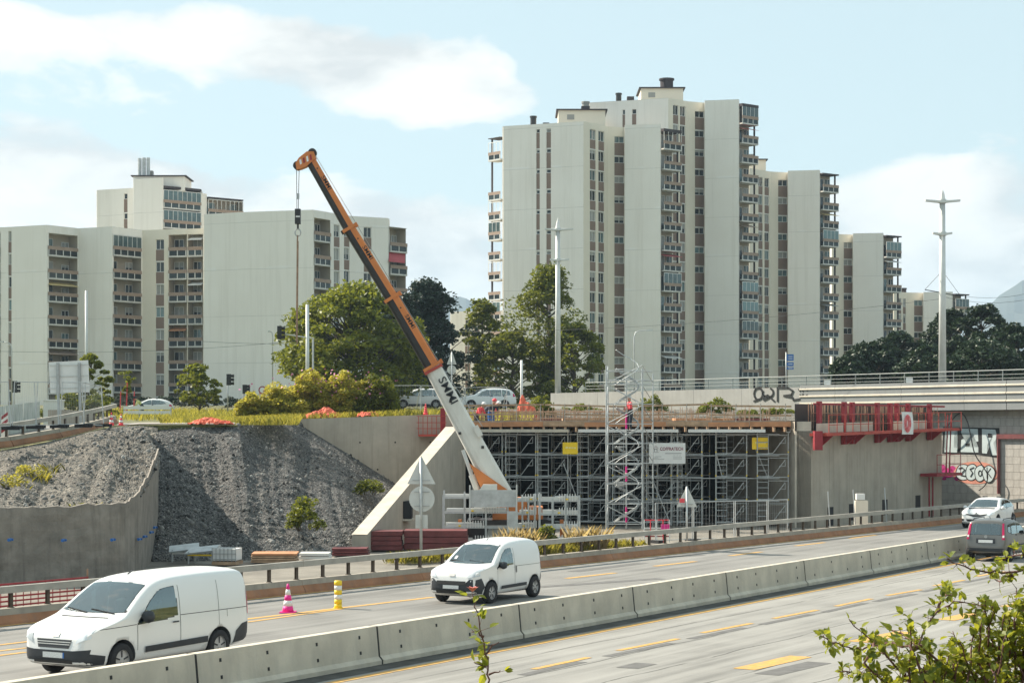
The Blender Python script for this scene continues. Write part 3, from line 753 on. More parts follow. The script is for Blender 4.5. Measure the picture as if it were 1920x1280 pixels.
roofbox(t1, 1090, 1106, 199, 280, 1.5, zpy(207, 279), False, 'roof_dark', 'roof_vent'); stack(t1, 1098, 191, 280.6, .5, zpy(200, 280), 'shutter')
# --- tower 2
t2 = thing('apartment_tower', 'tallest pale apartment tower with a penthouse and dark round chimney on its roof', 'building', (*XY(1253, 284.3), GB)); ZR = 51.7
facade(t2, (1106, 288.3), (1253, 284.3), GB + 25, ZR, [(1167, 1172, 'win', dict(top=50.4, wh=.7, pane='glass', pitch=60)), (1185, 1193, 'win', dict(top=50.4, wh=.7, pane='glass', pitch=60))])
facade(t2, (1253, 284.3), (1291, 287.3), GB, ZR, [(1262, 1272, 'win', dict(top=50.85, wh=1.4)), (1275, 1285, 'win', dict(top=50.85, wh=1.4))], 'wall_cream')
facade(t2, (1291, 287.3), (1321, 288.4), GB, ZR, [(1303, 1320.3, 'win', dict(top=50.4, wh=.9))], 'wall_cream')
facade(t2, (1320.9, 288.4), (1321.2, 286.5), GB, ZR)
facade(t2, (1321.2, 286.5), (1385, 285.4), GB, ZR)
facade(t2, (1385.2, 286.2), (1416, 288.4), GB, ZR - .5, [(1385.4, 1415.8, 'log', dict(top=ZR - .9, par=49.5, dep=1.2, proj=.7, open=True, glz={0: 2, 9: 2, 10: 2, 11: 2}))], 'roof_dark')
shell(t2, [(1106, 288.3), (1253, 284.7), (1291, 287.8), (1321, 288.9), (1385, 286)], 16, GB, ZR)
roofbox(t2, 1202, 1281, 166, 290, 7, ZR - .5, vent=1222); stack(t2, 1250, 148, 291.5, .95, zpy(166, 290), 'roof_dark')
stack(t2, 1160, 175, 291, .4, ZR - .5, 'boom_black'); roofbox(t2, 1176, 1189, 181, 291, 1.2, ZR - .5, False, 'roof_dark', 'roof_vent')
# --- tower 3, 4, 5
t3 = thing('apartment_tower', 'pale apartment tower stepping down right of the tallest one', 'building', (*XY(1445, 309), GB)); ZR = 44.4
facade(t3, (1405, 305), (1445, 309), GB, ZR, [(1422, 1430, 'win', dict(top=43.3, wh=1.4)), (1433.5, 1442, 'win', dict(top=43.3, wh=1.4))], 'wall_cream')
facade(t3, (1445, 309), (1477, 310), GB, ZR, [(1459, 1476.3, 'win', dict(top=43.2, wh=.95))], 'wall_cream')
facade(t3, (1476.9, 310), (1477.2, 308), GB, ZR); facade(t3, (1477.2, 308), (1537, 307), GB, ZR)
facade(t3, (1537.2, 307.8), (1567, 310), GB, ZR - .4, [(1537.4, 1566.8, 'log', dict(top=ZR - .6, par=42.3, dep=1.2, proj=.7, open=True, glz={3: 2}))], 'roof_dark')
shell(t3, [(1405, 305), (1445, 309.5), (1477, 310.5), (1537, 308)], 16, GB, ZR)
roofbox(t3, 1395, 1436, 300, 312, 7, ZR - .5)
stack(t3, 1407, 290, 313, .6, zpy(300, 312), 'shutter')
t4 = thing('apartment_tower', 'lower pale apartment tower above the dark trees, fourth step of the row', 'building', (*XY(1599, 324), GB)); ZR = 36.3
facade(t4, (1560, 324.5), (1599, 326), GB, ZR, [(1582, 1598.3, 'win', dict(top=35.0, wh=.95))], 'wall_cream')
facade(t4, (1598.9, 326), (1599.2, 324), GB, ZR); facade(t4, (1599.2, 324), (1656, 323), GB, ZR)
facade(t4, (1656.2, 324), (1685, 326), GB, ZR - .3, [(1656.4, 1684.8, 'log', dict(top=ZR - .5, par=33.6, dep=1.2, proj=.7, open=True, glz={0: 2}))], 'roof_dark')
shell(t4, [(1560, 324.5), (1599, 326.5), (1656, 324)], 16, GB, ZR)
t5 = thing('apartment_tower', 'lowest pale apartment tower at the far right behind the tall mast', 'building', (*XY(1731, 346), GB)); ZR = 28.3
facade(t5, (1676, 344.5), (1700, 347), GB, ZR, [(1684, 1690, 'win', dict(top=27.2, wh=1.4)), (1693, 1698.6, 'win', dict(top=27.2, wh=1.4))], 'wall_cream')
facade(t5, (1700, 347), (1731, 348), GB, ZR, [(1714, 1730, 'win', dict(top=27.0, wh=.95))], 'wall_cream')
facade(t5, (1730.9, 348), (1731.2, 346), GB, ZR); facade(t5, (1731.2, 346), (1786, 345), GB, ZR)
facade(t5, (1786.2, 346), (1812, 348), GB, ZR - .3, [(1786.4, 1811.8, 'log', dict(top=ZR - .5, par=25.8, dep=1.2, proj=.7, open=True, glz={0: 2}))], 'roof_dark')
shell(t5, [(1676, 344.5), (1700, 347.5), (1731, 348.5), (1786, 346)], 14, GB, ZR); stack(t5, 1694, 540, 350, .5, ZR - .5)
t6 = thing('apartment_block', 'low pale block behind the middle trees left of the towers', 'building', (*XY(900, 322), GB)); ZR = 23.6
facade(t6, (846, 323), (946, 320), GB, ZR, [(872, 882, 'win', dict(top=22.2, wh=1.4)), (889, 899, 'win', dict(top=22.2, wh=1.4)), (926, 937, 'win', dict(top=22.2, wh=1.4))])
shell(t6, [(846, 323), (946, 320)], 10, GB, ZR)
# --- left complex
l1 = thing('apartment_block', 'long pale apartment block on the left with stacked recessed balconies', 'building', (*XY(210, 244), GB)); ZR = 29.4
facade(l1, (-70, 247), (22, 244.2), GB, ZR, [(15.5, 21.6, 'win', dict(top=28.9, wh=1.3)), (-40, 1, 'log', dict(top=ZR - .6, par=26.9))])
facade(l1, (22, 244.2), (88, 241.8), GB, ZR)
facade(l1, (88, 241.8), (147, 246), GB, ZR, [(89.5, 145.5, 'log', dict(top=zpy(438, 243), par=zpy(462, 243), small=True))])
facade(l1, (147, 246), (210, 244), GB, ZR)
facade(l1, (210, 244), (267, 248.3), GB, ZR, [(211.5, 265, 'log', dict(top=zpy(440, 245), par=zpy(463, 246), glz={0: 2}))])
facade(l1, (267, 248.3), (382.5, 246), GB, ZR, [(292, 307.5, 'win', dict(top=zpy(448, 247), wh=1.25)), (316, 350.5, 'log', dict(top=zpy(440, 247), par=zpy(463.5, 247))), (352, 380.5, 'log', dict(top=zpy(440, 247), par=zpy(463.5, 247)))], 'wall_cream')
shell(l1, [(-70, 247), (22, 244.6), (88, 242.4), (147, 246.5), (210, 244.6), (267, 248.8), (382, 246.5)], 14, GB, ZR)
MB().box(*(lambda a: (a.x, a.x + 1.6, a.y + 3, a.y + 4.2, ZR - .5, ZR + .25))(XY(34, 246))).build('roof_vent', M['roof_dark'], l1)
MB().box(*(lambda a: (a.x, a.x + 1.2, a.y + 3, a.y + 4.2, ZR - .5, ZR + .25))(XY(160, 248))).build('roof_vent', M['roof_dark'], l1)
l2 = thing('apartment_block', 'pale apartment block with a blank end wall behind the crane boom', 'building', (*XY(460, 238.5), GB)); ZR = 30.6
facade(l2, (382, 247), (382.6, 241), GB, ZR); facade(l2, (382.6, 241), (460, 238.5), GB, ZR); facade(l2, (460, 238.5), (587, 236), GB, ZR)
facade(l2, (587, 236), (657, 243), GB, ZR, [(588.5, 619.5, 'log', dict(top=zpy(411, 238), par=zpy(435.5, 238))), (626, 637, 'win', dict(top=zpy(421, 240), wh=1.45)), (645, 655.5, 'win', dict(top=zpy(421, 242), wh=1.45))])
facade(l2, (657, 243), (728.5, 245.5), GB, ZR, [(682, 696.5, 'win', dict(top=zpy(426, 244), wh=1.25, pane='glass'))])
facade(l2, (728.7, 246), (761, 248.5), GB, ZR - 1.0, [(729, 760.8, 'log', dict(top=zpy(427, 247), par=zpy(455, 247), proj=.3))], 'balc_white')
shell(l2, [(382.6, 241), (460, 239), (587, 236.6), (657, 243.5), (728, 246)], 13, GB, ZR)
a = XY(729.5, 246); b = XY(760, 248.3); zc = zpy(474, 247)
m = MB(); m.prism([(a.x, a.y + .2, zc), (b.x, b.y + .2, zc), (b.x, b.y - .9, zc - 1.25), (a.x, a.y - .9, zc - 1.25)], (0, 0, .04)); m.build('red_awning', M['shutter_red'], l2)
l3 = thing('apartment_tower', 'pale apartment tower rising behind the left block with three thin flues', 'building', (*XY(250, 281), GB)); ZR = zpy(354, 283)
facade(l3, (182, 284.5), (250, 282), GB + 10, ZR, [(232, 239, 'win', dict(top=zpy(362, 282), wh=.8, pane='glass'))])
facade(l3, (249.8, 282), (250, 280.6), GB + 10, zpy(335, 281)); facade(l3, (250, 280.6), (304, 279), GB + 10, zpy(335, 280))
facade(l3, (304, 279.6), (376, 284), GB + 10, zpy(352, 282), [(304.5, 375.5, 'log', dict(top=zpy(355, 281), par=zpy(376, 281), dep=1.4, proj=.3, glz={0: 2, 1: 2}))], 'roof_dark')
facade(l3, (376, 284), (388, 285), GB + 10, zpy(362, 284))
facade(l3, (388, 285), (455, 289), GB + 10, zpy(372, 287), [(388.5, 454.5, 'log', dict(top=zpy(374, 287), par=zpy(394, 287), dep=1.4, proj=.3, glz={0: 1}))], 'roof_dark')
shell(l3, [(182, 284.5), (250, 282.4), (304, 282), (376, 284.5)], 14, GB + 10, ZR); roofbox(l3, 250, 346, 331, 281.4, 6, ZR - .5, True, 'wall_grey')
for px, py in ((262, 297), (270, 296), (278, 296)): stack(l3, px, py, 283, .26, zpy(332, 281.4), 'galv', 'flue', False)
roofbox(l3, 280, 286, 320, 284, 1.0, zpy(331, 281.4), False, 'shutter', 'roof_vent')
# ------------------------------------------------------------------ concrete walls of the new underpass
def text_mesh(body, size, mat, name, parent, loc, rot, extrude=.004, bold=0.0, width=None, shear=0.0, offset=0.0):
    cu = bpy.data.curves.new(name, 'FONT'); cu.body = body; cu.size = size; cu.extrude = extrude; cu.align_x = 'CENTER'; cu.align_y = 'CENTER'; cu.offset = bold; cu.shear = shear
    cu.resolution_u = 3
    to = bpy.data.objects.new(name, cu); COL.objects.link(to); dg = bpy.context.evaluated_depsgraph_get()
    me = bpy.data.meshes.new_from_object(to.evaluated_get(dg)); bpy.data.objects.remove(to); me.name = name
    me.materials.clear(); me.materials.append(M[mat])
    if width:
        xs = [v.co.x for v in me.vertices]; k = width / (max(xs) - min(xs))
        for v in me.vertices: v.co.x *= k
    o = link(name, me, parent); o.location = loc; o.rotation_euler = rot; return o
def vwall(name, label, cat, poly_pts, thick_vec, mat, partname='wall_face'):
    root = thing(name, label, cat, (poly_pts[0][0], poly_pts[0][1], 0))
    MB().prism(poly_pts, thick_vec).build(partname, M[mat], root); return root
a, b = XY(541, 102.5), XY(872, 104.5)
zA, zB = zpy(786, 102.5), zpy(775, 104.5)
rw = vwall('retaining_wall', 'tall smooth grey concrete retaining wall above the gravel slope', 'wall', [(a.x, a.y, -.1), (b.x, b.y, -.1), (b.x, b.y, zB), (a.x, a.y, zA)], (0, .6, 0), 'concrete_new')
for k in range(9):
    t = .1 + .1 * k; z = 4.2 if k % 2 else 2.8; q = a.lerp(b, t)
    MB().lathe([(.045, -.012), (.045, .01)], 8, (q.x, q.y, z), 'y').build('tie_hole', M['dark'], rw)
# wing wall with sloping top
f0, f1 = XY(674, 79.6), XY(688, 80.3); e1 = XY(869, 102.6)
d = (e1 - f1).normalized(); n = Vector((-d.y, d.x)) * .62
z_low, z_hi = zpy(1003, 80.3), zpy(801, 101)
top_u = (XY(852, 101.0) - f1).length
q = [(f1.x, f1.y, -.1), (e1.x, e1.y, -.1), (e1.x, e1.y, z_hi), (f1.x + d.x * top_u, f1.y + d.y * top_u, z_hi), (f1.x, f1.y, z_low)]
ww = thing('wing_wall', 'concrete wing wall with a steeply sloping pale top edge', 'wall', (f1.x, f1.y, 0))
MB().prism(q, (n.x, n.y, 0)).build('wall_face', M['concrete_new'], ww)
cp = [(f1.x, f1.y, z_low), (f1.x + d.x * top_u, f1.y + d.y * top_u, z_hi)]
m = MB(); up = Vector((0, 0, .03)); A_, B_ = Vector(cp[0]) + up, Vector(cp[1]) + up; nn = Vector((n.x, n.y, 0))
m.quad(A_ - nn * .02, B_ - nn * .02, B_ + nn * 1.02, A_ + nn * 1.02); m.build('coping', M['concrete_lt'], ww)  # paler sheet over the slope, its sunlit look put into the colour
p_ = XY(764, 88.2); MB().box(p_.x - .22, p_.x + .22, p_.y - .8, p_.y + .3, 1.0, 1.75).build('opening', M['dark'], ww); MB().box(p_.x - .3, p_.x + .3, p_.y - .86, p_.y + .3, .9, .98).build('sill', M['concrete_lt'], ww)
# right abutment: pillar end and long face along the motorway
c0, c1 = XY(1481, 101.2), XY(1521, 100.0); c2 = XY(1766, 114.2)
zt0 = zpy(790, 100.3)
ab = thing('bridge_abutment', 'board marked concrete abutment wall under the red formwork', 'abutment', (c1.x, c1.y, 0))
dl = (c2 - c1).normalized(); nl = Vector((-dl.y, dl.x))
nseg = 8
for k in range(nseg):      # cast in bays
    u, v = c1.lerp(c2, k / nseg), c1.lerp(c2, (k + 1) / nseg); v2 = v - dl * .02
    zt1 = lerp(zpy(828, 100.0), zpy(812, 114.2), (k + .5) / nseg)
    MB().prism([(u.x, u.y, -.1), (v2.x, v2.y, -.1), (v2.x + nl.x * .8, v2.y + nl.y * .8, -.1), (u.x + nl.x * .8, u.y + nl.y * .8, -.1)], (0, 0, 4.9)).build('cast_bay', M['concrete_new'], ab)
MB().prism([(c0.x, c0.y, -.1), (c1.x, c1.y, -.1), (c1.x + nl.x * .9, c1.y + nl.y * .9, -.1), (c0.x + .2, c0.y + .9, -.1)], (0, 0, zt0 + .1)).build('pillar', M['concrete_lt'], ab)
m = MB(); bk0 = c1 + nl * .82; bk1 = c2 + nl * .82
MB().prism([(bk0.x, bk0.y, -.1), (bk1.x, bk1.y, -.1), (bk1.x - 3, bk1.y + 8, -.1), (bk0.x - 3, bk0.y + 8, -.1)], (0, 0, 5.0)).build('core', M['concrete'], ab)
for px, py0, py1, Y in ((1557, 950, 985, 0), (1597, 944, 975, 0), (1659, 936, 965, 0), (1721, 928, 955, 0)):
    k = (px - CX) / F; t = (k * c1.y - c1.x) / (dl.x - k * dl.y); u = c1 + dl * t - nl * .01
    z0, z1 = zpy(py1, u.y), zpy(py0, u.y); MB().prism([(u.x - dl.x * .35, u.y - dl.y * .35, z0), (u.x + dl.x * .35, u.y + dl.y * .35, z0), (u.x + dl.x * .35 + nl.x * .05, u.y + dl.y * .35 + nl.y * .05, z0), (u.x - dl.x * .35 + nl.x * .05, u.y - dl.y * .35 + nl.y * .05, z0)], (0, 0, z1 - z0)).build('pocket', M['dark'], ab)
M['dark_conc'] = pm('dark_conc', (.02, .02, .02), .2, .8, .95)  # near-black, the deep shade of the shoring bay put into the colour
tag(MB().prism([(fl_.x, fl_.y, .012) for fl_ in (XY(872, 104), XY(1484, 102), XY(1512, 118.9), XY(866, 118.9))], (0, 0, .004)).build('pit_floor', M['dark_conc']), kind='structure')  # dark sheet added over the bay floor, standing in for shade
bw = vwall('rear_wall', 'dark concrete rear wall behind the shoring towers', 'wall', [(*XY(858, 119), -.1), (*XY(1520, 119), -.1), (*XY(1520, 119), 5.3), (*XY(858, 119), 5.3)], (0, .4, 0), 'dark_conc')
sw = vwall('side_wall', 'concrete side wall at the left of the shoring', 'wall', [(e1.x + .1, e1.y, -.1), (*XY(862, 119), -.1), (*XY(862, 119), 4.95), (e1.x + .1, e1.y, 4.95)], (-.5, .05, 0), 'concrete_new')

# ------------------------------------------------------------------ deck: formwork joists, plank edge, rebar, handrail
dk = thing('bridge_deck', 'unfinished bridge deck in timber formwork above the shoring', 'deck', (*XY(1180, 102), 5.0))
fl, fr = XY(868, 102.6), XY(1484, 100.6)
ZD = 5.02
m = MB(); m.prism([(fl.x, fl.y + .4, ZD), (fr.x, fr.y + .4, ZD), (*XY(1600, 108), ZD), (*XY(1590, 119), ZD), (*XY(864, 119), ZD)], (0, 0, .30)); m.build('deck_slab', M['concrete'], dk)
de = (fr - fl); LE = de.length; de = de / LE; dn = Vector((de.y, -de.x))
def E(u, v, z): q = fl + de * u - dn * v; return Vector((q.x, q.y, z))
for k in range(8):         # edge planks
    u0, u1 = LE * k / 8, LE * (k + 1) / 8 - .03
    MB().prism([E(u0, -.15, 5.0 + .02 * (k % 3)), E(u1, -.15, 5.0 + .02 * (k % 3)), E(u1, -.05, 5.0), E(u0, -.05, 5.0)], (0, 0, .24)).build('edge_plank', M['plank_or' if k not in (2, 5) else 'wood'], dk)
for k in range(3):
    u0 = .4 + k * LE / 3
    MB().bar(E(u0, -.3, 4.80), E(u0 + LE / 3 - .5 - (1.2 if k == 2 else 0), -.3, 4.80), .12, .16).build('edge_beam', M['white_trim' if k else 'concrete_lt'], dk)
jm = MB().box(-.05, .05, 0, 14, -.24, 0); jme = mdata(jm, 'joist', M['wood'])
for k in range(30):
    o = put('joist', jme, dk, E(.3 + k * (LE - .6) / 29, -.1, 4.995) - dk.location, 0)
for k in range(14):        # handrail posts and boards
    p = E(.3 + k * (LE - .6) / 13, -.06, 5.02); MB().tube([p, p + Vector((0, 0, 1.15))], .024, 6).build('rail_post', M['rail_metal'], dk)
for z in (5.62, 6.08):
    for k in range(4):
        MB().bar(E(LE * k / 4 + .05, -.03 + .04 * (k % 2), z + .05 * math.sin(k * 2)), E(LE * (k + 1) / 4, -.03 + .04 * (k % 2), z + .06 * math.cos(k * 3)), .03, .09).build('guard_board', M['wood'], dk)
V = []; q6 = []
m = MB()
for k in range(260):       # starter bars along the deck, several rows
    u = random.uniform(.2, LE - .3 if k % 3 else LE * .6); v = random.choice((.7, 3.0, 6.5)); p = E(u, v, 5.3); h = random.uniform(.45, .75)
    m.tube([p, p + Vector((random.uniform(-.04, .04), 0, h))], .014, 4)
for v in (.7, 3.0, 6.5):
    for z in (5.45, 5.8): m.tube([E(.3, v + .03, z), E(LE * .62, v + .03, z)], .014, 4)
tag(m.build('starter_bars', M['rebar'], dk), kind='stuff')
for k in range(9):         # loose timber, plates and bundles lying on the slab
    u = 1 + k * (LE - 3) / 9 + random.random(); v = random.uniform(4, 13); p = E(u, v, 5.40); an = random.uniform(-.3, .3)
    MB().obox(p, Vector((math.cos(an), math.sin(an), 0)) * random.uniform(.9, 1.8), Vector((-math.sin(an), math.cos(an), 0)) * .25, (0, 0, .08)).build('timber_bundle', M[('wood', 'plank_or', 'maroon')[k % 3]], dk)
# grey bank of fill behind the deck up to the old parapet
cols = [[zp(px, 119.4, 5.30), zp(px, 122.5, 5.7 + .1 * math.sin(px)), zp(px, Yb - .6, zb)] for px, Yb, zb in ((850, 132, 6.1), (1000, 138, 6.25), (1120, 146, 6.3), (1260, 141, 6.2), (1400, 134.5, 6.15), (1520, 131, 6.1), (1640, 126.6, 6.0))]
surf('fill_bank', M['rubble_lt'], cols, 60, 14, .10, 3.3, .8)

# ------------------------------------------------------------------ shoring towers
def shoring():
    root = thing('shoring_tower', '', 'scaffold'); W_, D_ = 1.55, 1.55; nl = 4; h = 1.15
    up = mdata(MB().tube([(0, 0, 0), (0, 0, 4.72)], .032, 6), 'upright', M['galv_dk'])
    for x in (0, W_):
        for y in (0, D_):
            o = link('upright', up, root); o.location = (x, y, 0)
    def frame():
        m = MB(); r = .020
        m.tube([(0, 0, .06), (W_, 0, .06)], .024, 5); m.tube([(.55, 0, .10), (.55, 0, h - .08)], r, 5)
        for k in range(4): z = .10 + k * .29; m.tube([(0, 0, z), (.55, 0, z)], r, 5)
        m.tube([(.55, 0, .12), (.78, 0, .12), (W_ - .15, 0, h - .2), (W_ - .15, 0, .62), (W_ - .45, 0, .62)], r, 5)
        m.tube([(.55, 0, h - .12), (W_, 0, h - .12)], r, 5)
        return mdata(m, 'ladder_frame', M['galv_dk'])
    fm = cached('ladder', frame)
    for k in range(nl):
        for y in (0,):
            o = link('ladder_frame', fm, root); o.location = (0, y, .1 + k * h)
    br = mdata(MB().tube([(0, 0, .15), (0, D_, h)], .018, 5).tube([(0, D_, .15), (0, 0, h)], .018, 5).tube([(0, 0, h), (0, D_, h)], .02, 5), 'cross_brace', M['galv_dk'])
    for k in range(nl):
        for x in (0, W_):
            o = link('cross_brace', br, root); o.location = (x, 0, .1 + k * h)
    hd = mdata(MB().box(-.1, .1, -.1, .1, 4.72, 4.76).box(-.1, -.08, -.1, .1, 4.76, 4.86).box(.08, .1, -.1, .1, 4.76, 4.86), 'jack_head', M['steel'])
    yl = mdata(MB().lathe([(.036, 0), (.036, .07)], 6), 'clip', M['yellow'])
    for x in (0, W_):
        for y in (0, D_):
            o = link('jack_head', hd, root); o.location = (x, y, 0)
        for z in (1.3, 2.5, 3.7): o = link('clip', yl, root); o.location = (x, 0, z)
    return root
st0 = shoring(); ra = math.atan2(de.y, de.x); first = True
fpx = [884, 947, 1007, 1082, 1148, 1212, 1258, 1342, 1420]
cn = ['first', 'second', 'third', 'fourth', 'fifth', 'sixth', 'seventh', 'eighth', 'ninth']
for r in range(2):
    for i, px in enumerate(fpx):
        if r > 0 and i in (1,): continue
        o = st0 if first else copy_tree(st0); first = False
        k = (px - CX) / F; t = (k * fl.y - fl.x) / (de.x - k * de.y); p = E(t + (.3 if r else 0) * r,   .25 + r * 4.2, 0)
        o.location = (p.x, p.y, 0); o.rotation_euler = (0, 0, ra + (.0 if r == 0 else .02 * (-1) ** i))
        o['group'] = 'galvanised shoring towers under the deck'
        o['label'] = ('galvanised shoring tower, %s from the left in the front row' % cn[i]) if r == 0 else 'galvanised shoring tower, %s place from left in the %s row back' % (cn[i], cn[r])
# long ledgers tying the front row
for k, z in enumerate((1.25, 2.4, 3.55, 4.62)):
    t_ = MB(); t_.tube([E(.8, .18, z), E(LE - .6, .18, z)], .024, 6)
    tag(t_.build('ledger_tube', M['galv_dk']), 'long horizontal scaffold tube tying the front shoring row, %s from the ground' % cn[k], 'scaffold tube', 'ledger tubes of the shoring')
for k, (pa, pb) in enumerate((((1056, 868), (1084, 940)), ((1226, 905), (1258, 985)), ((1343, 850), (1354, 893)), ((1416, 840), (1440, 896)))):
    A_, B_ = P(*pa, 101.3), P(*pb, 101.3); MBt = MB().tube([A_, B_], .028, 6)
    tag(MBt.build('raking_brace', M['galv_dk']), 'slanting scaffold brace in front of the shoring, %s from the left' % cn[k], 'brace', 'raking braces')

# ------------------------------------------------------------------ boards on the scaffold
def board(px0, px1, py0, py1, Y, mat, label, tilt=0.0):
    a = P(px0, py1, Y); b = P(px1, py0, Y); c = (a + b) / 2; root = thing('sign_board', label, 'sign', c)
    m = MB(); m.obox(c, Vector((math.cos(tilt), 0, math.sin(tilt))) * ((b.x - a.x) / 2), (0, .015, 0), Vector((-math.sin(tilt), 0, math.cos(tilt))) * ((b.z - a.z) / 2)); m.build('panel', M[mat], root)
    return root, b.x - a.x, b.z - a.z
bb, w_, h_ = board(1217, 1285, 830, 869, 100.8, 'white', 'white banner with maroon COFFRATECH lettering and a small house drawing on the scaffold')
M['maroon_ink'] = pm('maroon_ink', (.22, .02, .06), .05, 5, .6); M['grey_lt'] = pm('grey_lt', (.48, .48, .47), .1, 20, .6); M['grey_ink'] = pm('grey_ink', (.28, .28, .29), .05, 5, .6)
rt = (R(90), 0, 0)
text_mesh('COFFRATECH', .23, 'maroon_ink', 'lettering', bb, (.22, -.02, .22), rt, width=1.16, bold=.004)
m = MB(); m.box(-.1, .72, -.022, -.017, -.02, .015); m.box(-.78, -.42, -.022, -.017, .05, .065); m.build('rule_line', M['grey_ink'], bb, local=True)
m = MB(); m.bar((-.72, -.02, .24), (-.58, -.02, .36), .008, .03, up=(0, 1, 0)); m.bar((-.58, -.02, .36), (-.44, -.02, .24), .008, .03, up=(0, 1, 0)); m.build('roof_mark', M['maroon_ink'], bb, local=True)
m = MB(); m.box(-.66, -.63, -.022, -.017, .08, .24); m.box(-.53, -.50, -.022, -.017, .08, .24); m.box(-.66, -.50, -.022, -.017, .20, .23); m.build('house_mark', M['grey_ink'], bb, local=True)
for x0, x1, z in ((.30, .42, -.11), (.46, .56, -.11), (.60, .70, -.11), (.30, .74, -.20), (.30, .74, -.27), (-.60, -.30, -.16), (-.72, -.45, -.22), (-.72, -.15, -.29)):
    MB().box(x0, x1, -.021, -.017, z - .018, z + .012).build('small_print', M['grey_lt'], bb, local=True)
M['yellow_lt'] = pm('yellow_lt', (.86, .74, .30), .05, 3, .6)
for px0, px1, py0, py1, lb in ((1055, 1083, 829, 851, 'yellow company board on the shoring left of the stair tower'), (1410, 1440, 820, 842, 'yellow company board on the shoring beside the concrete pillar')):
    o, w_, h_ = board(px0, px1, py0, py1, 101.1, 'yellow', lb)
    for k, (x, ww) in enumerate(((-.17, .07), (-.02, .05), (.10, .045), (.23, .06))): MB().box(x - ww, x + ww, -.022, -.0175, -.015, .085 - .01 * k).build('pale_mark', M['yellow_lt'], o, local=True)

# ------------------------------------------------------------------ stair tower
sp = XY(1150, 98.0); stw = thing('stair_tower', 'galvanised scaffold stair tower rising past the deck', 'scaffold stair', (sp.x, sp.y, 0), .05)
TW, TD, TH = 1.95, 1.7, 7.85
for i, (x, y, hh) in enumerate(((-.35, 0, TH + .15), (TW - .55, -.25, TH), (-.1, TD, TH - .1), (TW + .2, TD, TH - .2))):
    MB().tube([(x, y, 0), (x, y, hh)], .05 if i == 1 else .034, 8).build('upright', M['galv'], stw, local=True)
for k in range(8):
    z = .25 + k * .98
    MB().tube([(-.35, 0, z), (TW - .55, -.25, z)], .022, 5).build('ledger', M['galv'], stw, local=True)
    MB().tube([(-.35, 0, z) if k % 2 else (TW - .55, -.25, z), (TW - .55, -.25, z + .9) if k % 2 else (-.35, 0, z + .9)], .02, 5).build('brace', M['galv'], stw, local=True)
    MB().tube([(-.1, TD, z), (TW + .2, TD, z)], .022, 5).build('ledger', M['galv'], stw, local=True)
    MB().tube([(-.35, 0, z + .1), (-.1, TD, z + .9)], .02, 5).build('brace', M['galv'], stw, local=True)
    MB().tube([(TW - .55, -.25, z + .9), (TW + .2, TD, z + .1)], .02, 5).build('brace', M['galv'], stw, local=True)
for k in range(4):         # winding flights: curved stringer and treads
    zb = .35 + k * 1.92; pts = []
    for j in range(9):
        an = R(200) + R(300) * j / 8; pts.append(Vector((.72 + .62 * math.cos(an), .72 + .58 * math.sin(an), zb + 1.75 * j / 8)))
    m = MB()
    for p, q in zip(pts[:-1], pts[1:]): m.bar(p, q, .03, .11)
    m.build('stringer', M['galv_dk'], stw, local=True)
    for j in range(9):
        an = R(200) + R(300) * j / 8; p = pts[j]; c = Vector((.72, .72, p.z)); r_ = (p - c)
        MB().obox(c + r_ * .62, r_ * .42, Vector((-r_.y, r_.x, 0)).normalized() * .11, (0, 0, .018)).build('tread', M['galv'], stw, local=True)
    MB().tube([p + Vector((0, 0, .95)) for p in pts], .02, 5).build('handrail', M['galv'], stw, local=True)
for z0 in (.3, 2.3, 4.9): MB().lathe([(.047, 0), (.047, .75)], 8, (.72, .72, z0)).build('core_post', M['pink'], stw, local=True)
MB().tube([(.72, .72, 0), (.72, .72, TH - .4)], .036, 8).build('core_post', M['galv'], stw, local=True)
for z in (TH - .1, TH - .55): MB().tube([(-.35, 0, z), (TW - .55, -.25, z), (TW + .2, TD, z), (-.1, TD, z), (-.35, 0, z)], .02, 5).build('guard_rail', M['galv'], stw, local=True)

# ------------------------------------------------------------------ old overpass: deck beam, parapet, handrail, masonry abutment
bA, bB = XY(1032, 157.5), XY(1920, 118.0); bd_ = (bB - bA).normalized(); bn = Vector((bd_.y, -bd_.x))     # bn points to the camera side
if bn.y > 0: bn = -bn
def BP(px, v, z):
    k = (px - CX) / F; t = (k * bA.y - bA.x) / (bd_.x - k * bd_.y); q = bA + bd_ * t + bn * v; return Vector((q.x, q.y, z))
def BY(px): return BP(px, 0, 0).y
ov = thing('road_overpass', 'grey concrete road overpass with ribbed parapet crossing at the right', 'bridge', BP(1500, 0, 5.9))
def bprism(px0, px1, prof, mat, name, d2=0):
    """prof: (v, z) section swept along the bridge"""
    a0 = [BP(px0, v, z) for v, z in prof]; b0 = [BP(px1, v, z) for v, z in prof]; n_ = len(prof)
    m = MB(); m.add(a0 + b0, [tuple(range(n_)), tuple(range(n_, 2 * n_))[::-1]] + [(i, (i + 1) % n_, n_ + (i + 1) % n_, n_ + i) for i in range(n_)])
    return m.build(name, M[mat], ov)
zb_, zp_ = zpy(769, BY(1750)), zpy(712, BY(1920))
M['rail_grey'] = pm('rail_grey', (.27, .29, .28), .08, 2, .6)
M['fascia'] = pm('fascia', (.23, .24, .24), .05, .6, .8, streak=.25, dark=(.16, .165, .165))
M['parapet'] = pm('parapet', (.33, .325, .31), .08, .6, .85, streak=.35, dark=(.2, .195, .185))
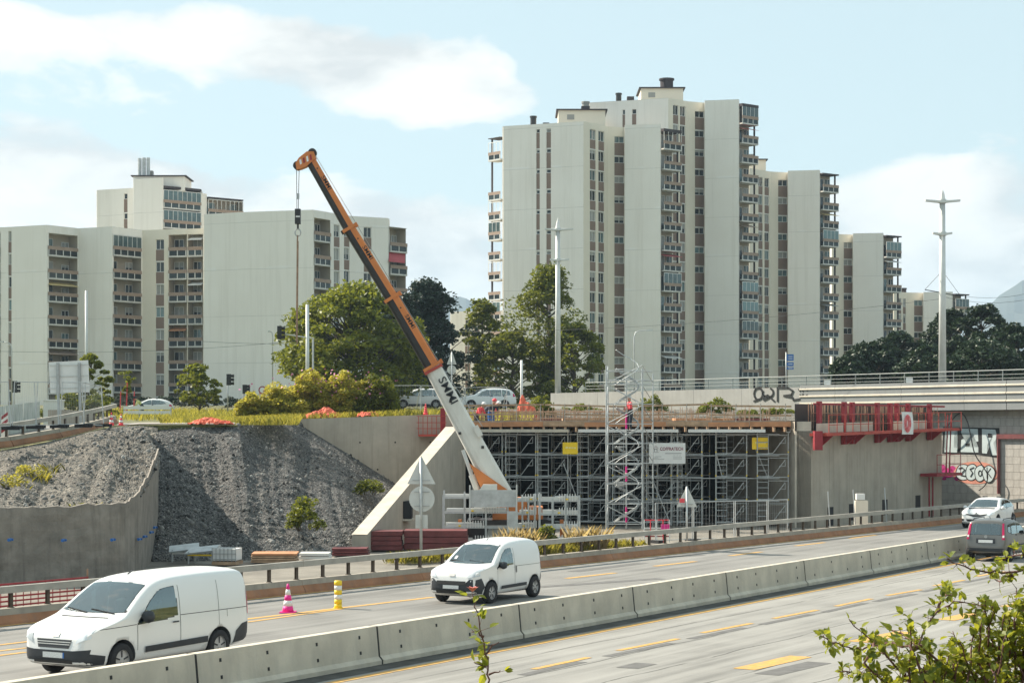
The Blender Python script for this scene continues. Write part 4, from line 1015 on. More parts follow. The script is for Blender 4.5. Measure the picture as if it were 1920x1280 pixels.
for a, b in ((1500, 1566), (1566, 1690), (1690, 1808), (1808, 1887), (1887.6, 1990), (1990, 2120), (2120, 2300), (2300, 2600), (2600, 2900)):
    bprism(a, b - .5, [(0, zb_), (0, zp_), (-.3, zp_), (-.3, zb_)], 'fascia', 'parapet_panel')
    for k in range(3):
        z = zb_ + (zp_ - zb_) * (.27 + .27 * k); bprism(a, b - .5, [(0, z), (.07, z + .02), (.07, z + .09), (0, z + .13)], 'concrete_lt', 'rib')
for a, b in ((1032, 1120), (1120, 1230), (1230, 1300), (1300, 1390), (1390, 1500)):
    bprism(a, b - .4, [(-.02, 5.9), (-.02, zp_ - .12), (-.3, zp_ - .12), (-.3, 5.9)], 'parapet', 'parapet_panel')
bprism(1032, 2900, [(-.32, zp_ - .75), (-.32, zp_ - .35), (-11, zp_ - .35), (-11, zp_ - .75)], 'asphalt_far', 'carriageway')
bprism(1720, 2900, [(-.8, zb_ - .35), (-.8, zp_ - .8), (-10, zp_ - .8), (-10, zb_ - .35)], 'concrete', 'deck_beam')
for px in np.arange(1095, 2900, 46):
    p = BP(px, -.15, zp_ - .12); q = BP(px, -.15, zp_ + .62); MB().bar(p, q, .05, .05).build('rail_post', M['rail_grey'], ov)
for z, r in ((zp_ + .62, .034), (zp_ + .36, .016), (zp_ + .13, .016)):
    MB().tube([BP(1095, -.15, z), BP(1500, -.15, z), BP(2900, -.15, z)], r, 6).build('handrail', M['rail_grey'], ov)
for px in (1549, 1703): q = BP(px, -.1, zp_ + .16); MB().obox(q, (.18, -.1, 0), (.02, .03, 0), (0, 0, .16)).build('marker_plate', M['white'], ov)
rzb = math.atan2(bd_.y, bd_.x)
# graffiti on the plain parapet
def strokes(root, f, lines, w, mat, name, v=.012):
    """lines in board coordinates, swept as flat ribbons"""
    for ln in lines:
        m = MB()
        for (a0, b0), (a1, b1) in zip(ln[:-1], ln[1:]):
            p, q = f(a0, b0), f(a1, b1); dd = (q - p)
            if dd.length < 1e-5: continue
            s_ = dd.normalized(); m.bar(p - s_ * w * .35, q + s_ * w * .35, .012, w, up=Vector((0, 0, 1)) if abs(s_.z) < .95 else Vector((bd_.x, bd_.y, 0)))
        m.build(name, M[mat], root)
def arc(cx, cy, rx, ry, a0, a1, n=14): return [(cx + rx * math.cos(R(a0 + (a1 - a0) * k / n)), cy + ry * math.sin(R(a0 + (a1 - a0) * k / n))) for k in range(n + 1)]
def fp(px, py):
    q = BP(px, .02, 0); return Vector((q.x, q.y, zpy(py, q.y)))
strokes(ov, fp, [arc(1422, 738, 8, 11, 0, 360), [(1420, 750), (1414, 752)], arc(1440, 736, 10, 9, 200, -60), [(1446, 743), (1433, 750), (1430, 744), (1440, 741), (1452, 752)], [(1458, 752), (1458, 727), (1478, 727), (1487, 733), (1484, 740), (1470, 742), (1486, 745), (1488, 750), (1500, 748)]], .14, 'black', 'graffiti_line')
strokes(ov, fp, [[(1497, 729), (1500, 734), (1503, 729), (1506, 734), (1510, 728), (1514, 733), (1516, 729)], [(1500, 739), (1502, 744), (1506, 738), (1509, 744), (1514, 739)]], .05, 'black', 'graffiti_line')

# masonry abutment wall under the overpass, block by block
gw = thing('abutment_wall', 'pale block masonry wall with large graffiti under the overpass', 'wall', BP(1840, -1.0, 0))
M['block'] = pm('block', (.42, .395, .36), .10, 1.1, .9, bump=.3, streak=.45, dark=(.22, .20, .18), island=.06); M['mortar'] = pm('mortar', (.22, .205, .19), .1, 2, .95)
g0, g1 = BP(1700, -1.0, 0), BP(2010, -1.0, 0); gd = (g1 - g0); gL = gd.length; gd = gd / gL; gn = Vector((bn.x, bn.y, 0))
MB().prism([g0 - gn * .05, g1 - gn * .05, g1 - gn * .8, g0 - gn * .8], (0, 0, zb_ - .4)).build('backing', M['mortar'], gw)
bl, bh = 1.05, .46; nrow = int((zb_ - .45) / bh)
bme = mdata(MB().box(.008, bl - .008, -.06, .0, .008, bh - .008), 'block', M['block'])
for r in range(nrow + 1):
    x = -bl * (.5 if r % 2 else 0)
    while x < gL - bl:
        if x >= 0: o = put('block', bme, gw, g0 + gd * x + Vector((0, 0, r * bh)) - gw.location, math.atan2(gd.y, gd.x))
        x += bl
# graffiti: block letters and bubble letters as raised paint film
def fg(px, py):
    k = (px - CX) / F; t = (k * g0.y - g0.x) / (gd.x - k * gd.y); q = g0 + gd * t + gn * .072; return Vector((q.x, q.y, zpy(py, q.y)))
def poly(root, pts, mat, name, lift=0.0):
    m = MB(); v = [fg(*p) + gn * lift for p in pts]; bm = bmesh.new(); vv = [bm.verts.new(p - root.location) for p in v]; bm.faces.new(vv); bmesh.ops.triangulate(bm, faces=bm.faces)
    r_ = bmesh.ops.extrude_face_region(bm, geom=bm.faces[:]); bmesh.ops.translate(bm, vec=gn * .003, verts=[e for e in r_['geom'] if isinstance(e, bmesh.types.BMVert)])
    me = bpy.data.meshes.new(name); bm.to_mesh(me); bm.free(); me.materials.append(M[mat]); return link(name, me, root)
M['silver'] = pm('silver', (.50, .57, .57), .06, 2, .6); M['magenta'] = pm('magenta', (.42, .02, .16), .1, 2, .7); M['salmon'] = pm('salmon', (.60, .25, .18), .12, 2, .8)
poly(gw, [(1770, 800), (1875, 802), (1876, 818), (1873, 858), (1835, 852), (1768, 850)], 'black', 'graffiti_ground', 0)
for L_ in ([(1774, 803), (1797, 803), (1797, 812), (1791, 813), (1790, 838), (1797, 840), (1796, 848), (1772, 847), (1772, 839), (1779, 838), (1780, 814), (1774, 812)],
           [(1804, 803), (1835, 804), (1836, 827), (1813, 830), (1813, 838), (1836, 838), (1836, 848), (1803, 847), (1804, 824), (1826, 821), (1826, 812), (1804, 811)],
           [(1843, 804), (1868, 805), (1870, 813), (1869, 824), (1864, 829), (1871, 853), (1862, 853), (1856, 833), (1853, 833), (1852, 850), (1843, 849)]):
    poly(gw, L_, 'silver', 'graffiti_letter', .006)
poly(gw, [(1812, 831), (1820, 831), (1820, 836), (1812, 836)], 'black', 'graffiti_line', .012); poly(gw, [(1854, 812), (1862, 813), (1862, 820), (1854, 820)], 'black', 'graffiti_line', .012)
def blob(cx, cy, rx, ry, n=18, wob=.08, sd=0): return [(cx + rx * (1 + wob * math.sin(3 * a + sd)) * math.cos(a), cy + ry * (1 + wob * math.cos(2 * a + sd)) * math.sin(a)) for a in [2 * math.pi * k / n for k in range(n)]]
for cx, cy, rx, ry in ((1778, 886, 13, 10), (1768, 876, 6, 6), (1787, 878, 6, 5), (1795, 897, 4, 4), (1772, 897, 4, 3)): poly(gw, blob(cx, cy, rx, ry, sd=cx), 'magenta', 'graffiti_splash', .003)
poly(gw, blob(1830, 886, 42, 22, 26, .05), 'salmon', 'graffiti_ground', .001)
for k, (cx, cy, rx, ry) in enumerate(((1808, 885, 13, 15), (1824, 885, 11, 15), (1840, 887, 10, 14), (1856, 888, 11, 14))):
    poly(gw, blob(cx, cy, rx + 1.8, ry + 1.8, 20, .07, k), 'black', 'graffiti_line', .005 + .008 * k); poly(gw, blob(cx, cy, rx, ry, 20, .07, k), 'silver', 'graffiti_letter', .009 + .008 * k)
for k, ln in enumerate(([(1800, 878), (1806, 876), (1811, 880), (1803, 890), (1812, 892)], [(1828, 876), (1821, 879), (1826, 886), (1822, 893)], arc(1840, 887, 3, 5, 0, 360), [(1853, 876), (1853, 896)], [(1860, 878), (1854, 886), (1861, 895)])):
    strokes(gw, lambda a, b: fg(a, b) + gn * .04, [ln], .06, 'black', 'graffiti_line')
# steel frame and door leaf at the right of the wall, looping hose
m = MB(); m.bar(fg(1876, 818) + gn * .1, fg(1876, 925) + gn * .1, .16, .16); m.bar(fg(1874, 818) + gn * .1, fg(1926, 818) + gn * .1, .2, .28); m.build('steel_frame', M['maroon'], gw)
hp = [fg(1772, 815), fg(1785, 806), fg(1800, 786), fg(1812, 775), fg(1820, 776), fg(1828, 790), fg(1834, 815), fg(1842, 850), fg(1856, 872), fg(1866, 890), fg(1862, 908), fg(1848, 920)]
hq = []
for i in range(len(hp) - 1):
    p0, p1, p2, p3 = hp[max(i - 1, 0)], hp[i], hp[i + 1], hp[min(i + 2, len(hp) - 1)]
    for k in range(6):
        t = k / 6; hq.append(.5 * ((2 * p1) + (p2 - p0) * t + (2 * p0 - 5 * p1 + 4 * p2 - p3) * t * t + (3 * p1 - p0 - 3 * p2 + p3) * t ** 3))
tag(MB().tube([p + gn * .6 for p in hq], .035, 8).build('hose', M['boom_black'], smooth=True), 'black hose looping high over the graffiti wall', 'hose')

# ------------------------------------------------------------------ red climbing formwork on the abutment
rf = thing('climbing_formwork', 'red steel climbing formwork with guarded platform on the abutment', 'formwork', (c1.x, c1.y, 4.0)); LR = (c2 - c1).length
def A3(u, v, z): q = c1 + dl * u - nl * v; return Vector((q.x, q.y, z))      # v > 0 towards the motorway
def zpl(u): return lerp(zpy(817, 100.0), zpy(807, 114.2), u / LR)
zt_post = zpy(755, 100.3)
for i in range(8):
    u0, u1 = (LR + .5) * i / 8 - .3, (LR + .5) * (i + 1) / 8 - .33
    MB().prism([A3(u0, .05, zpl(u0)), A3(u1, .05, zpl(u1)), A3(u1, 1.0, zpl(u1)), A3(u0, 1.0, zpl(u0))], (0, 0, .14)).build('platform', M['red_or'], rf)
for px in (1531, 1578, 1593, 1640, 1664, 1677, 1698, 1738):
    k = (px - CX) / F; u = (k * c1.y - c1.x) / (dl.x - k * dl.y); zz = zpl(u)
    MB().prism([A3(u - .15, .05, zz - .5), A3(u + .15, .05, zz - .5), A3(u + .15, .24, zz - .5), A3(u - .15, .24, zz - .5)], (0, 0, zt_post + .08 - zz + .5)).build('waler_post', M['red'], rf)
    MB().prism([A3(u, .3, zz), A3(u, .9, zz), A3(u, .3, zz - .5)], (dl.x * .08, dl.y * .08, 0)).build('bracket', M['red'], rf)
MB().bar(A3(-.3, .5, zpl(0) - .7), A3(-.3, .5, zpl(0) + .25), .4, .6).build('end_bracket', M['red'], rf)
MB().bar(A3(0, .14, zt_post - .05), A3(LR, .14, zt_post - .05), .08, .1).build('top_waler', M['red'], rf)
for k in range(19):
    u = LR * k / 18 + (.5 if k == 18 else 0); MB().tube([A3(u, .97, zpl(u)), A3(u, .97, zpl(u) + 1.05)], .022, 5).build('guard_post', M['red_or'], rf)
for z in (.55, 1.05): MB().tube([A3(0, .97, zpl(0) + z), A3(LR + .5, .97, zpl(LR + .5) + z)], .02, 5).build('guard_tube', M['red_or'], rf)
for u0, u1 in ((.2, 3.2), (3.6, 6.9), (9.6, 11.2), (11.5, 14.2)):
    MB().prism([A3(u0, .28, zpl(u0) + .15), A3(u1, .28, zpl(u1) + .15), A3(u1, .28, zpl(u1) + .62), A3(u0, .28, zpl(u0) + .62)], (nl.x * .1, nl.y * .1, 0)).build('shutter_panel', M['concrete_lt'], rf)
m = MB()
for k in range(120):
    u = .3 + (LR - .6) * k / 119; dv = random.uniform(-.5, -.1); m.tube([A3(u, dv, 4.75), A3(u + random.uniform(-.05, .05), dv, zt_post + random.uniform(-.15, .02))], .017, 4)
for z in (5.3, 5.7): m.tube([A3(.2, -.1, z), A3(LR - .2, -.1, z)], .016, 4)
tag(m.build('rebar_cage', M['rebar'], rf), kind='stuff')
MB().prism([A3(-.1, -.8, 4.8), A3(LR, -.8, 4.8), A3(LR, -.8, zt_post - .05), A3(-.1, -.8, zt_post - .05)], (nl.x * .06, nl.y * .06, 0)).build('back_form', M['boom_black'], rf)
k = (1667 - CX) / F; u = (k * c1.y - c1.x) / (dl.x - k * dl.y)
cl = thing('hanging_cloth', 'white cloth with red print hung on the red formwork rail', 'cloth', A3(u, 1.02, zpl(u)))
m = MB(); cw = [(u - .75 + 1.5 * i / 6) for i in range(7)]
for i in range(6):
    for j in range(4):
        f = lambda i, j: A3(cw[i] + .03 * j, 1.03 + .03 * math.sin(i * 2 + j), zpl(u) + 1.12 - j * .30)
        m.quad(f(i, j), f(i + 1, j), f(i + 1, j + 1), f(i, j + 1))
m.build('sheet', M['white'], cl, smooth=True)
def fc(a, b): return A3(u + a, 1.075, zpl(u) + b)
for rx in (.42, .28, .12): strokes(cl, fc, [arc(0, .5, rx, .52 * (rx + .45), 0, 360, 16)], .05, 'hivis', 'print_mark')
# small red access platform by the graffiti wall and red masts
MB().prism([A3(LR - 3.4, .1, 2.25), A3(LR + .3, .1, 2.25), A3(LR + .3, 1.1, 2.25), A3(LR - 3.4, 1.1, 2.25)], (0, 0, .16)).build('lower_platform', M['red'], rf)
for uu in (LR - 3.3, LR - 1.9, LR - 1.4, LR + .2): MB().tube([A3(uu, 1.05, 2.3), A3(uu, 1.05, 3.45)], .022, 5).build('guard_post', M['red'], rf)
for z in (2.9, 3.45):
    for ua, ub in ((LR - 3.3, LR - 1.9), (LR - 1.4, LR + .2)): MB().tube([A3(ua, 1.05, z), A3(ub, 1.05, z)], .02, 5).build('guard_tube', M['red'], rf)
for uu in (LR - .9, LR - .4): MB().bar(A3(uu, .6, 2.3), A3(uu + .3, .6, zpl(LR) + .9), .06, .06).build('mast', M['red'], rf)
for uu in (LR - 2.6, LR - 2.1): MB().bar(A3(uu, .3, 0), A3(uu, .3, 2.2), .08, .08).build('mast', M['red'], rf)
# small red basket on the left wall top
q0 = P(812, 800, 103.2); rb_ = thing('guard_basket', 'small red mesh guard platform hung on the concrete wall top', 'platform', (q0.x, q0.y, q0.z))
MB().box(q0.x - .75, q0.x + .7, q0.y - .05, q0.y + .85, zpy(818, 103.2), zpy(814, 103.2)).build('floor_plate', M['red_or'], rb_)
for k in range(7): MB().bar((q0.x - .75 + k * .23, q0.y - .02, zpy(816, 103.2)), (q0.x - .75 + k * .23, q0.y - .02, zpy(780, 103.2)), .03).build('bar', M['red_or'], rb_)
for py in (780, 792, 803): MB().bar((q0.x - .85, q0.y - .02, zpy(py, 103.2)), (q0.x + .7, q0.y - .02, zpy(py, 103.2)), .03).build('rail', M['red_or'], rb_)
MB().bar((q0.x + .5, q0.y + .2, zpy(812, 103.2)), (q0.x + .5, q0.y + .2, zpy(765, 103.2)), .26, .2).build('post', M['red'], rb_)
# ------------------------------------------------------------------ mobile crane
YC = 88.0
cr = thing('mobile_crane', 'orange and white mobile crane with raised telescopic boom in the pit', 'crane', (*XY(945, YC), 0))
def boom(px0, px1, w0, w1, name, mat_top, mat_bot, split=0.0, dy0=0.0, dy1=0.0):
    """one boom section between two centre-line pixels; w in metres; upper and lower shells"""
    a, b = P(*px0, YC + dy0), P(*px1, YC + dy1); t = (a - b).normalized(); nt = Vector((-t.z, 0, t.x)) if t.z < 0 else Vector((t.z, 0, -t.x)); nt.normalize()
    yy = Vector((0, 1, 0))
    def ring(c, w, prof): return [c + nt * (u * w) + yy * (v * w) for u, v in prof]
    up = [(split, -.40), (.40, -.40), (.5, -.30), (.5, .30), (.40, .40), (split, .40)]
    lo = [(split - .001, -.405), (split - .001, .405), (-.30, .36), (-.44, .22), (-.5, 0), (-.44, -.22), (-.30, -.36)]
    for prof, nm, mt in ((up, name, mat_top), (lo, name + '_underside', mat_bot)):
        r0, r1 = ring(a, w0, prof), ring(b, w1, prof); n_ = len(prof)
        m = MB(); m.add(r0 + r1, [tuple(range(n_)), tuple(range(n_, 2 * n_))] + [(i, (i + 1) % n_, n_ + (i + 1) % n_, n_ + i) for i in range(n_)])
        m.build(nm, M[mt], cr)
    return a, b, t, nt
B0 = (941, 930); B1 = (811, 689); B2 = (736, 561); B3 = (656, 431); B4 = (581, 299)
ba, bb_, bt, bnt = boom(B1, B0, .74, 1.02, 'base_boom', 'crane_white', 'crane_white', -.1)
secs = [(B2, B1, .62, .66, 'boom_section'), (B3, B2, .54, .58, 'boom_section'), (B4, B3, .46, .50, 'boom_section')]
for p, q, w0, w1, nm in secs:
    a, b, t, nt = boom(p, q, w0, w1, nm, 'orange', 'boom_black', .04)
    ang = math.atan2(t.z, -t.x)
    mid = a.lerp(b, .36); text_mesh('SMMI', .27, 'boom_black', 'lettering', cr, mid + nt * (w0 * .27) + Vector((0, -w0 * .41, 0)) - cr.location, (R(90), ang, 0), width=.66, bold=.002)
    c = b.lerp(a, .015); MB().obox(c, t * .07, nt * (w1 * .62), (0, w1 * .5, 0)).build('collar', M['orange'], cr)
    MB().obox(c + nt * (w1 * .72), t * .10, nt * .06, (0, .08, 0)).build('collar_lug', M['orange'], cr)
    MB().obox(c - nt * (w1 * .66), t * .08, nt * .06, (0, .1, 0)).build('roller', M['boom_black'], cr)
    for k in (.15, .6, .75): q_ = a.lerp(b, k) + nt * (w0 * .2) + Vector((0, -w0 * .405, 0)); MB().obox(q_, t * .03, nt * .03, (0, .006, 0)).build('bolt', M['boom_black'], cr)
ang = math.atan2(bt.z, -bt.x)
text_mesh('SMMI', .50, 'plastic', 'lettering', cr, ba.lerp(bb_, .19) + bnt * .12 + Vector((0, -.345, 0)) - cr.location, (R(90), ang, 0), width=1.25, bold=.004)
c = bb_.lerp(ba, .985); MB().obox(c, bt * .06, bnt * .43, (0, .36, 0)).build('collar', M['red_or'], cr)
# orange wedge painted on the foot of the base section
p0, p1, p2 = P(880, 868, YC - .46), P(905, 922, YC - .46), P(952, 918, YC - .46)
MB().prism([p0, p1, P(930, 940, YC - .46), p2], (0, .05, 0)).build('wedge_plate', M['orange'], cr)
for k, (px, py) in enumerate(((862, 812), (905, 838), (845, 752))): q = P(px, py, YC - .37); MB().obox(q, (.06, 0, 0), (0, .03, 0), (0, 0, .06)).build('boom_fitting', M['boom_black'], cr)
q = P(896, 808, YC - .2); MB().obox(q, bt * .25, bnt * .12, (0, .3, 0)).build('boom_bracket', M['crane_white'], cr)
# boom head, sheaves, stripes
h0 = P(581, 297, YC); MB().prism([P(592, 296, YC - .26), P(588, 284, YC - .26), P(575, 284, YC - .26), P(560, 296, YC - .26), P(554, 306, YC - .26), P(556, 318, YC - .26), P(564, 316, YC - .26), P(574, 312, YC - .26)], (0, .52, 0)).build('boom_head', M['orange'], cr)
for k in range(4):
    x = 561 + k * 6.4; MB().prism([P(x, 300 - k * 3, YC - .27), P(x + 3.4, 298 - k * 3, YC - .27), P(x + 5, 307 - k * 2.6, YC - .27), P(x + 1.6, 309 - k * 2.6, YC - .27)], (0, .006, 0)).build('warning_stripe', M['red' if k % 2 else 'white'], cr)
for px, py in ((558, 311), (586, 287)): q = P(px, py, YC); MB().lathe([(.19, -.16), (.19, .16)], 14, q, 'y').build('sheave', M['boom_black'], cr)
MB().tube([P(590, 289, YC), P(830, 690, YC), P(905, 800, YC)], .012, 4).build('hoist_cable', M['steel'], cr)
for dx in (-.06, .07): MB().tube([P(556 if dx < 0 else 561, 316, YC), P(558, 366, YC) + Vector((dx * .6, 0, 0)), P(558, 392, YC) + Vector((dx * .5, 0, 0))], .014, 4).build('hoist_cable', M['boom_black'], cr)
q = P(559, 368, YC); MB().obox(q, (.05, 0, 0), (0, .05, 0), (0, 0, .12)).build('cable_weight', M['steel'], cr)
a, b = P(558.5, 392, YC), P(558.5, 420, YC); MB().obox((a + b) / 2, (.12, 0, 0), (0, .14, 0), (0, 0, (a.z - b.z) / 2)).build('hook_block', M['boom_black'], cr)
for z in (398, 406): q = P(558.5, z, YC - .15); MB().obox(q, (.09, 0, 0), (0, .01, 0), (0, 0, .03)).build('block_stripe', M['white' if z == 406 else 'plastic'], cr)
MB().tube([P(558.5, 420, YC), P(558.5, 428, YC)], .045, 8).build('hook_shank', M['boom_black'], cr)
MB().tube([P(558.5, 436, YC) + Vector((.125 * math.cos(R(an)), 0, .16 * math.sin(R(an)))) for an in range(60, 425, 20)], .03, 6).build('hook', M['steel'], cr)
sg = MB(); sg.tube([P(558, 441, YC), P(557.5, 452, YC)], .035, 6); sg.tube([P(557.6, 452, YC), P(556.5, 560, YC), P(556, 640, YC)], .035, 6); sg.tube([P(559, 452, YC), P(558, 560, YC), P(557, 645, YC)], .028, 6)
tag(sg.build('lifting_sling', M['rebar']), 'long brown lifting sling hanging from the crane hook', 'sling')
# luffing cylinder, turret, carrier
a, b = P(868, 843, YC - .2), P(884, 890, YC - .2); MB().tube([a, b], .085, 10).build('cylinder_rod', M['tin'], cr); MB().tube([b, P(897, 925, YC - .2)], .14, 10).build('cylinder_barrel', M['crane_white'], cr)
x0 = XY(945, YC).x
MB().box(x0 - 1.6, x0 + 2.2, YC - 1.15, YC + 1.15, .6, .95).build('carrier_frame', M['boom_black'], cr)
MB().box(x0 - .5, x0 + 1.0, YC - .8, YC + .8, .96, 1.9).build('turret', M['orange'], cr)
MB().box(x0 + 1.1, x0 + 1.7, YC - 1.0, YC + 1.0, .96, 1.5).build('counterweight', M['orange'], cr)
MB().prism([(x0 - 1.3, YC - 1.15, 1.27), (x0 - .3, YC - 1.15, 1.27), (x0 - .3, YC - 1.15, 2.5), (x0 - .9, YC - 1.15, 2.5), (x0 - 1.3, YC - 1.15, 1.9)], (0, .7, 0)).build('cab', M['crane_white'], cr)
for dx in (-1.2, .5, 1.75):
    for dy in (-1.15, .8): m = MB(); m.lathe([(.25, 0), (.5, .03), (.5, .32), (.25, .35)], 18, (x0 + dx, YC + dy, .5), 'y'); m.build('wheel', M['rubber'], cr)
for dx in (-1.9, 2.5): MB().box(x0 + dx - .2, x0 + dx + .2, YC - 1.9, YC - 1.2, 0, .06).box(x0 + dx - .08, x0 + dx + .08, YC - 1.65, YC - 1.45, .06, 1.0).build('outrigger', M['orange'], cr)

# ------------------------------------------------------------------ scaffold material on racks
def rack(label, px0, px1, pyt, Y, levels, seed):
    rnd = random.Random(seed); a, b = XY(px0, Y), XY(px1, Y); root = thing('storage_rack', label, 'rack', (a.x, Y, 0)); w = b.x - a.x; zt_ = zpy(pyt, Y); D_ = 1.1
    for x in (0, w * .33, w * .66, w):
        for y in (0, D_): MB().box(x - .035, x + .035, y - .035, y + .035, 0, zt_ + rnd.uniform(-.1, .12)).build('post', M['galv'], root, local=True)
    for k in range(levels):
        z = .12 + (zt_ - .35) * k / (levels - 1)
        for y in (0, D_): MB().box(.036, w - .036, y - .03, y + .03, z, z + .07).build('beam', M['galv'], root, local=True)
        n_ = 4
        for j in range(n_):
            x0, x1 = .05 + rnd.uniform(0, .15), w * rnd.choice((.45, .6, .95)); 
            if rnd.random() < .4: x0, x1 = w * .4, w - .06
            y = -.02 + (j % 3) * .34 + .01 * j; MB().box(x0, x1, y, y + .22, z + .072, z + .072 + rnd.choice((.1, .14))).build('scaffold_board', M[('tin', 'galv', 'white_trim')[j % 3]], root, local=True)
        st = MB(); s0 = w * rnd.choice((.38, .5, .62))
        for j in range(7): x = s0 + j * .11; st.box(x - .018, x + .018, -.07, -.036, z + .03, z + .33)
        tag(st.build('coupler_row', M['white_trim'], root, local=True), kind='stuff')
        MB().box(w * .2 * k + .1, w * .2 * k + .2, -.075, -.036, z + .08, z + .14).build('clip', M['yellow'], root, local=True)
    return root
rack('left rack of stacked galvanised scaffold parts in front of the crane foot', 831, 952, 924, 84.0, 4, 1)
rack('right rack of stacked galvanised scaffold parts beside the dry grass', 1012, 1086, 930, 84.6, 4, 2)
rack('narrow middle rack of galvanised scaffold tubes between two larger racks', 968, 1003, 930, 85.2, 4, 3)
a = P(881, 950, 83.6); b = P(970, 918, 83.6)
gp = thing('steel_screen', 'flat galvanised steel screen standing on the left scaffold rack', 'screen', (a.x, 83.6, a.z))
MB().box(a.x, b.x, 83.58, 83.62, a.z, b.z).build('sheet', M['galv'], gp); MB().box(a.x - .03, a.x + .03, 83.5, 83.577, a.z - .6, b.z + .2).build('stile', M['tin'], gp); MB().box(b.x - .06, b.x, 83.5, 83.577, a.z - 1.0, b.z + .22).build('stile', M['tin'], gp)
a = P(951, 1000, 83.4); b = P(971, 958, 83.4); tag(MB().box(a.x, b.x, 83.3, 83.5, 0, b.z).build('steel_cabinet', M['galv']), 'upright grey steel box at the right end of the left rack', 'box')
# formwork panel stacks
def panels(label, px0, px1, pyt, Y, n_, dep, mat, rz=0.0, h=.2, alt=None):
    a, b = XY(px0, Y), XY(px1, Y); w = b.x - a.x; root = thing('panel_stack', label, 'panels', (a.x, Y, 0), rz); zt_ = zpy(pyt, Y); h = zt_ / n_
    for k in range(n_):
        MB().box(.02 * (k % 2), w - .03 * (k % 3), .03 * ((k + 1) % 2), dep, k * h + .012, (k + 1) * h - .012).build('panel', M[alt if alt and k == n_ - 1 else mat], root, local=True)
    return root
panels('stack of maroon formwork panels at the foot of the wing wall, left one', 695, 754, 995, 81.0, 4, 1.3, 'maroon')
panels('long stack of maroon formwork panels beside the scaffold rack', 757, 878, 994, 81.4, 3, 1.6, 'maroon')
panels('low stack of maroon boards on the pit floor left of the wing wall', 622, 690, 1027, 77.5, 3, 1.2, 'maroon')
panels('pile of raw timber planks at the foot of the gravel slope', 470, 556, 1037, 73.5, 4, 1.5, 'wood', .05, alt='plank_or')
panels('low pile of pale planks between timber and maroon boards', 560, 618, 1036, 75.5, 2, 1.0, 'white_trim')
ib = XY(397, 72.5); ibc = thing('liquid_tank', 'white plastic liquid tank in a wire cage at the slope foot', 'tank', (ib.x, ib.y, 0), -.12)
MB().box(.03, .87, .03, .97, .16, .58).build('tank', M['white'], ibc, local=True); MB().box(0, .9, 0, 1.0, 0, .12).build('pallet', M['wood'], ibc, local=True)
for k in range(7): MB().box(.0 + k * .147, .02 + k * .147, 0, .02, .12, .62).build('cage_bar', M['steel'], ibc, local=True)
for z in (.2, .4, .6): MB().box(0, .9, -.02, 0, z, z + .02).build('cage_bar', M['steel'], ibc, local=True)
for k, (px, Y, rz, lb) in enumerate(((322, 74, .15, 'grey steel trestle with tilted panel at the foot of the gravel, left one'), (352, 73, -.1, 'grey steel trestle beside the white liquid tank'))):
    q = XY(px, Y); t = thing('trestle', lb, 'trestle', (q.x, q.y, 0), rz)
    for x in (0, .85):
        for y in (0, .8): MB().box(x, x + .05, y, y + .05, 0, .45).build('leg', M['galv'], t, local=True)
    MB().obox((.45, .4, .5), (.55, 0, .06), (0, .5, .08), (-.005, -.01, .03)).build('panel', M['galv'], t, local=True); MB().box(0, .9, -.03, 0, .3, .36).build('rail', M['yellow' if k else 'white_trim'], t, local=True)

# ------------------------------------------------------------------ signs seen from behind, masts, lights
def pole(root, p, h, r=.04, mat='galv', name='pole', r1=None): return MB().tube([p, p + Vector((0, 0, h))], r, 10, r1).build(name, M[mat], root, smooth=True)
def tri_sign(root, px, pyt, pyb, half, Y):
    MB().prism([P(px, pyt, Y), P(px + half, pyb, Y), P(px - half, pyb, Y)], (0, .02, 0)).build('warning_triangle', M['tin'], root)
    for py in (lerp(pyt, pyb, .87),): a, b = P(px - half * .62, py, Y - .03), P(px + half * .62, py, Y - .03); MB().bar(a, b, .03, .03).build('bracket', M['steel'], root)
def disc_sign(root, px, py, rpx, Y):
    q = P(px, py, Y); MB().lathe([(rpx / F * Y, 0), (rpx / F * Y, .02)], 24, q, 'y').build('round_plate', M['tin'], root)
    for k in (-.55, .55): a, b = P(px - rpx * .6, py + rpx * k, Y - .03), P(px + rpx * .6, py + rpx * k, Y - .03); MB().bar(a, b, .03, .03).build('bracket', M['steel'], root)
Y = 77.0; q = zp(789, Y); s1 = thing('road_sign', 'backs of a triangular and a round road sign on one pole before the wing wall', 'road sign', q)
tri_sign(s1, 790, 854, 907, 26.5, Y); disc_sign(s1, 791, 935, 24, Y); a, b = P(779, 990, Y), P(802, 965, Y); MB().box(a.x, b.x, Y, Y + .02, a.z, b.z).build('small_plate', M['tin'], s1); pole(s1, zp(789.5, Y - .07), P(0, 858, Y).z, .055)
Y = 83.0; s2 = thing('road_sign', 'back of a lone triangular road sign before the shoring', 'road sign', zp(1289, Y)); tri_sign(s2, 1288, 910, 950, 19, Y); pole(s2, zp(1288, Y - .07), P(0, 912, Y).z, .045)
a, b = P(1274, 942, Y - .02), P(1284, 934, Y - .02); MB().box(a.x, b.x, Y - .012, Y - .006, a.z, b.z).build('sticker', M['hivis'], s2)
Y = 124.0; q = UP(847, Y); s3 = thing('road_sign', 'backs of a triangular and a round sign on the upper street beside the boom', 'road sign', q); tri_sign(s3, 847, 657, 683, 9, Y); disc_sign(s3, 847, 693, 8.5, Y); pole(s3, q + Vector((0, -.06, 0)), P(0, 660, Y).z - q.z, .04)
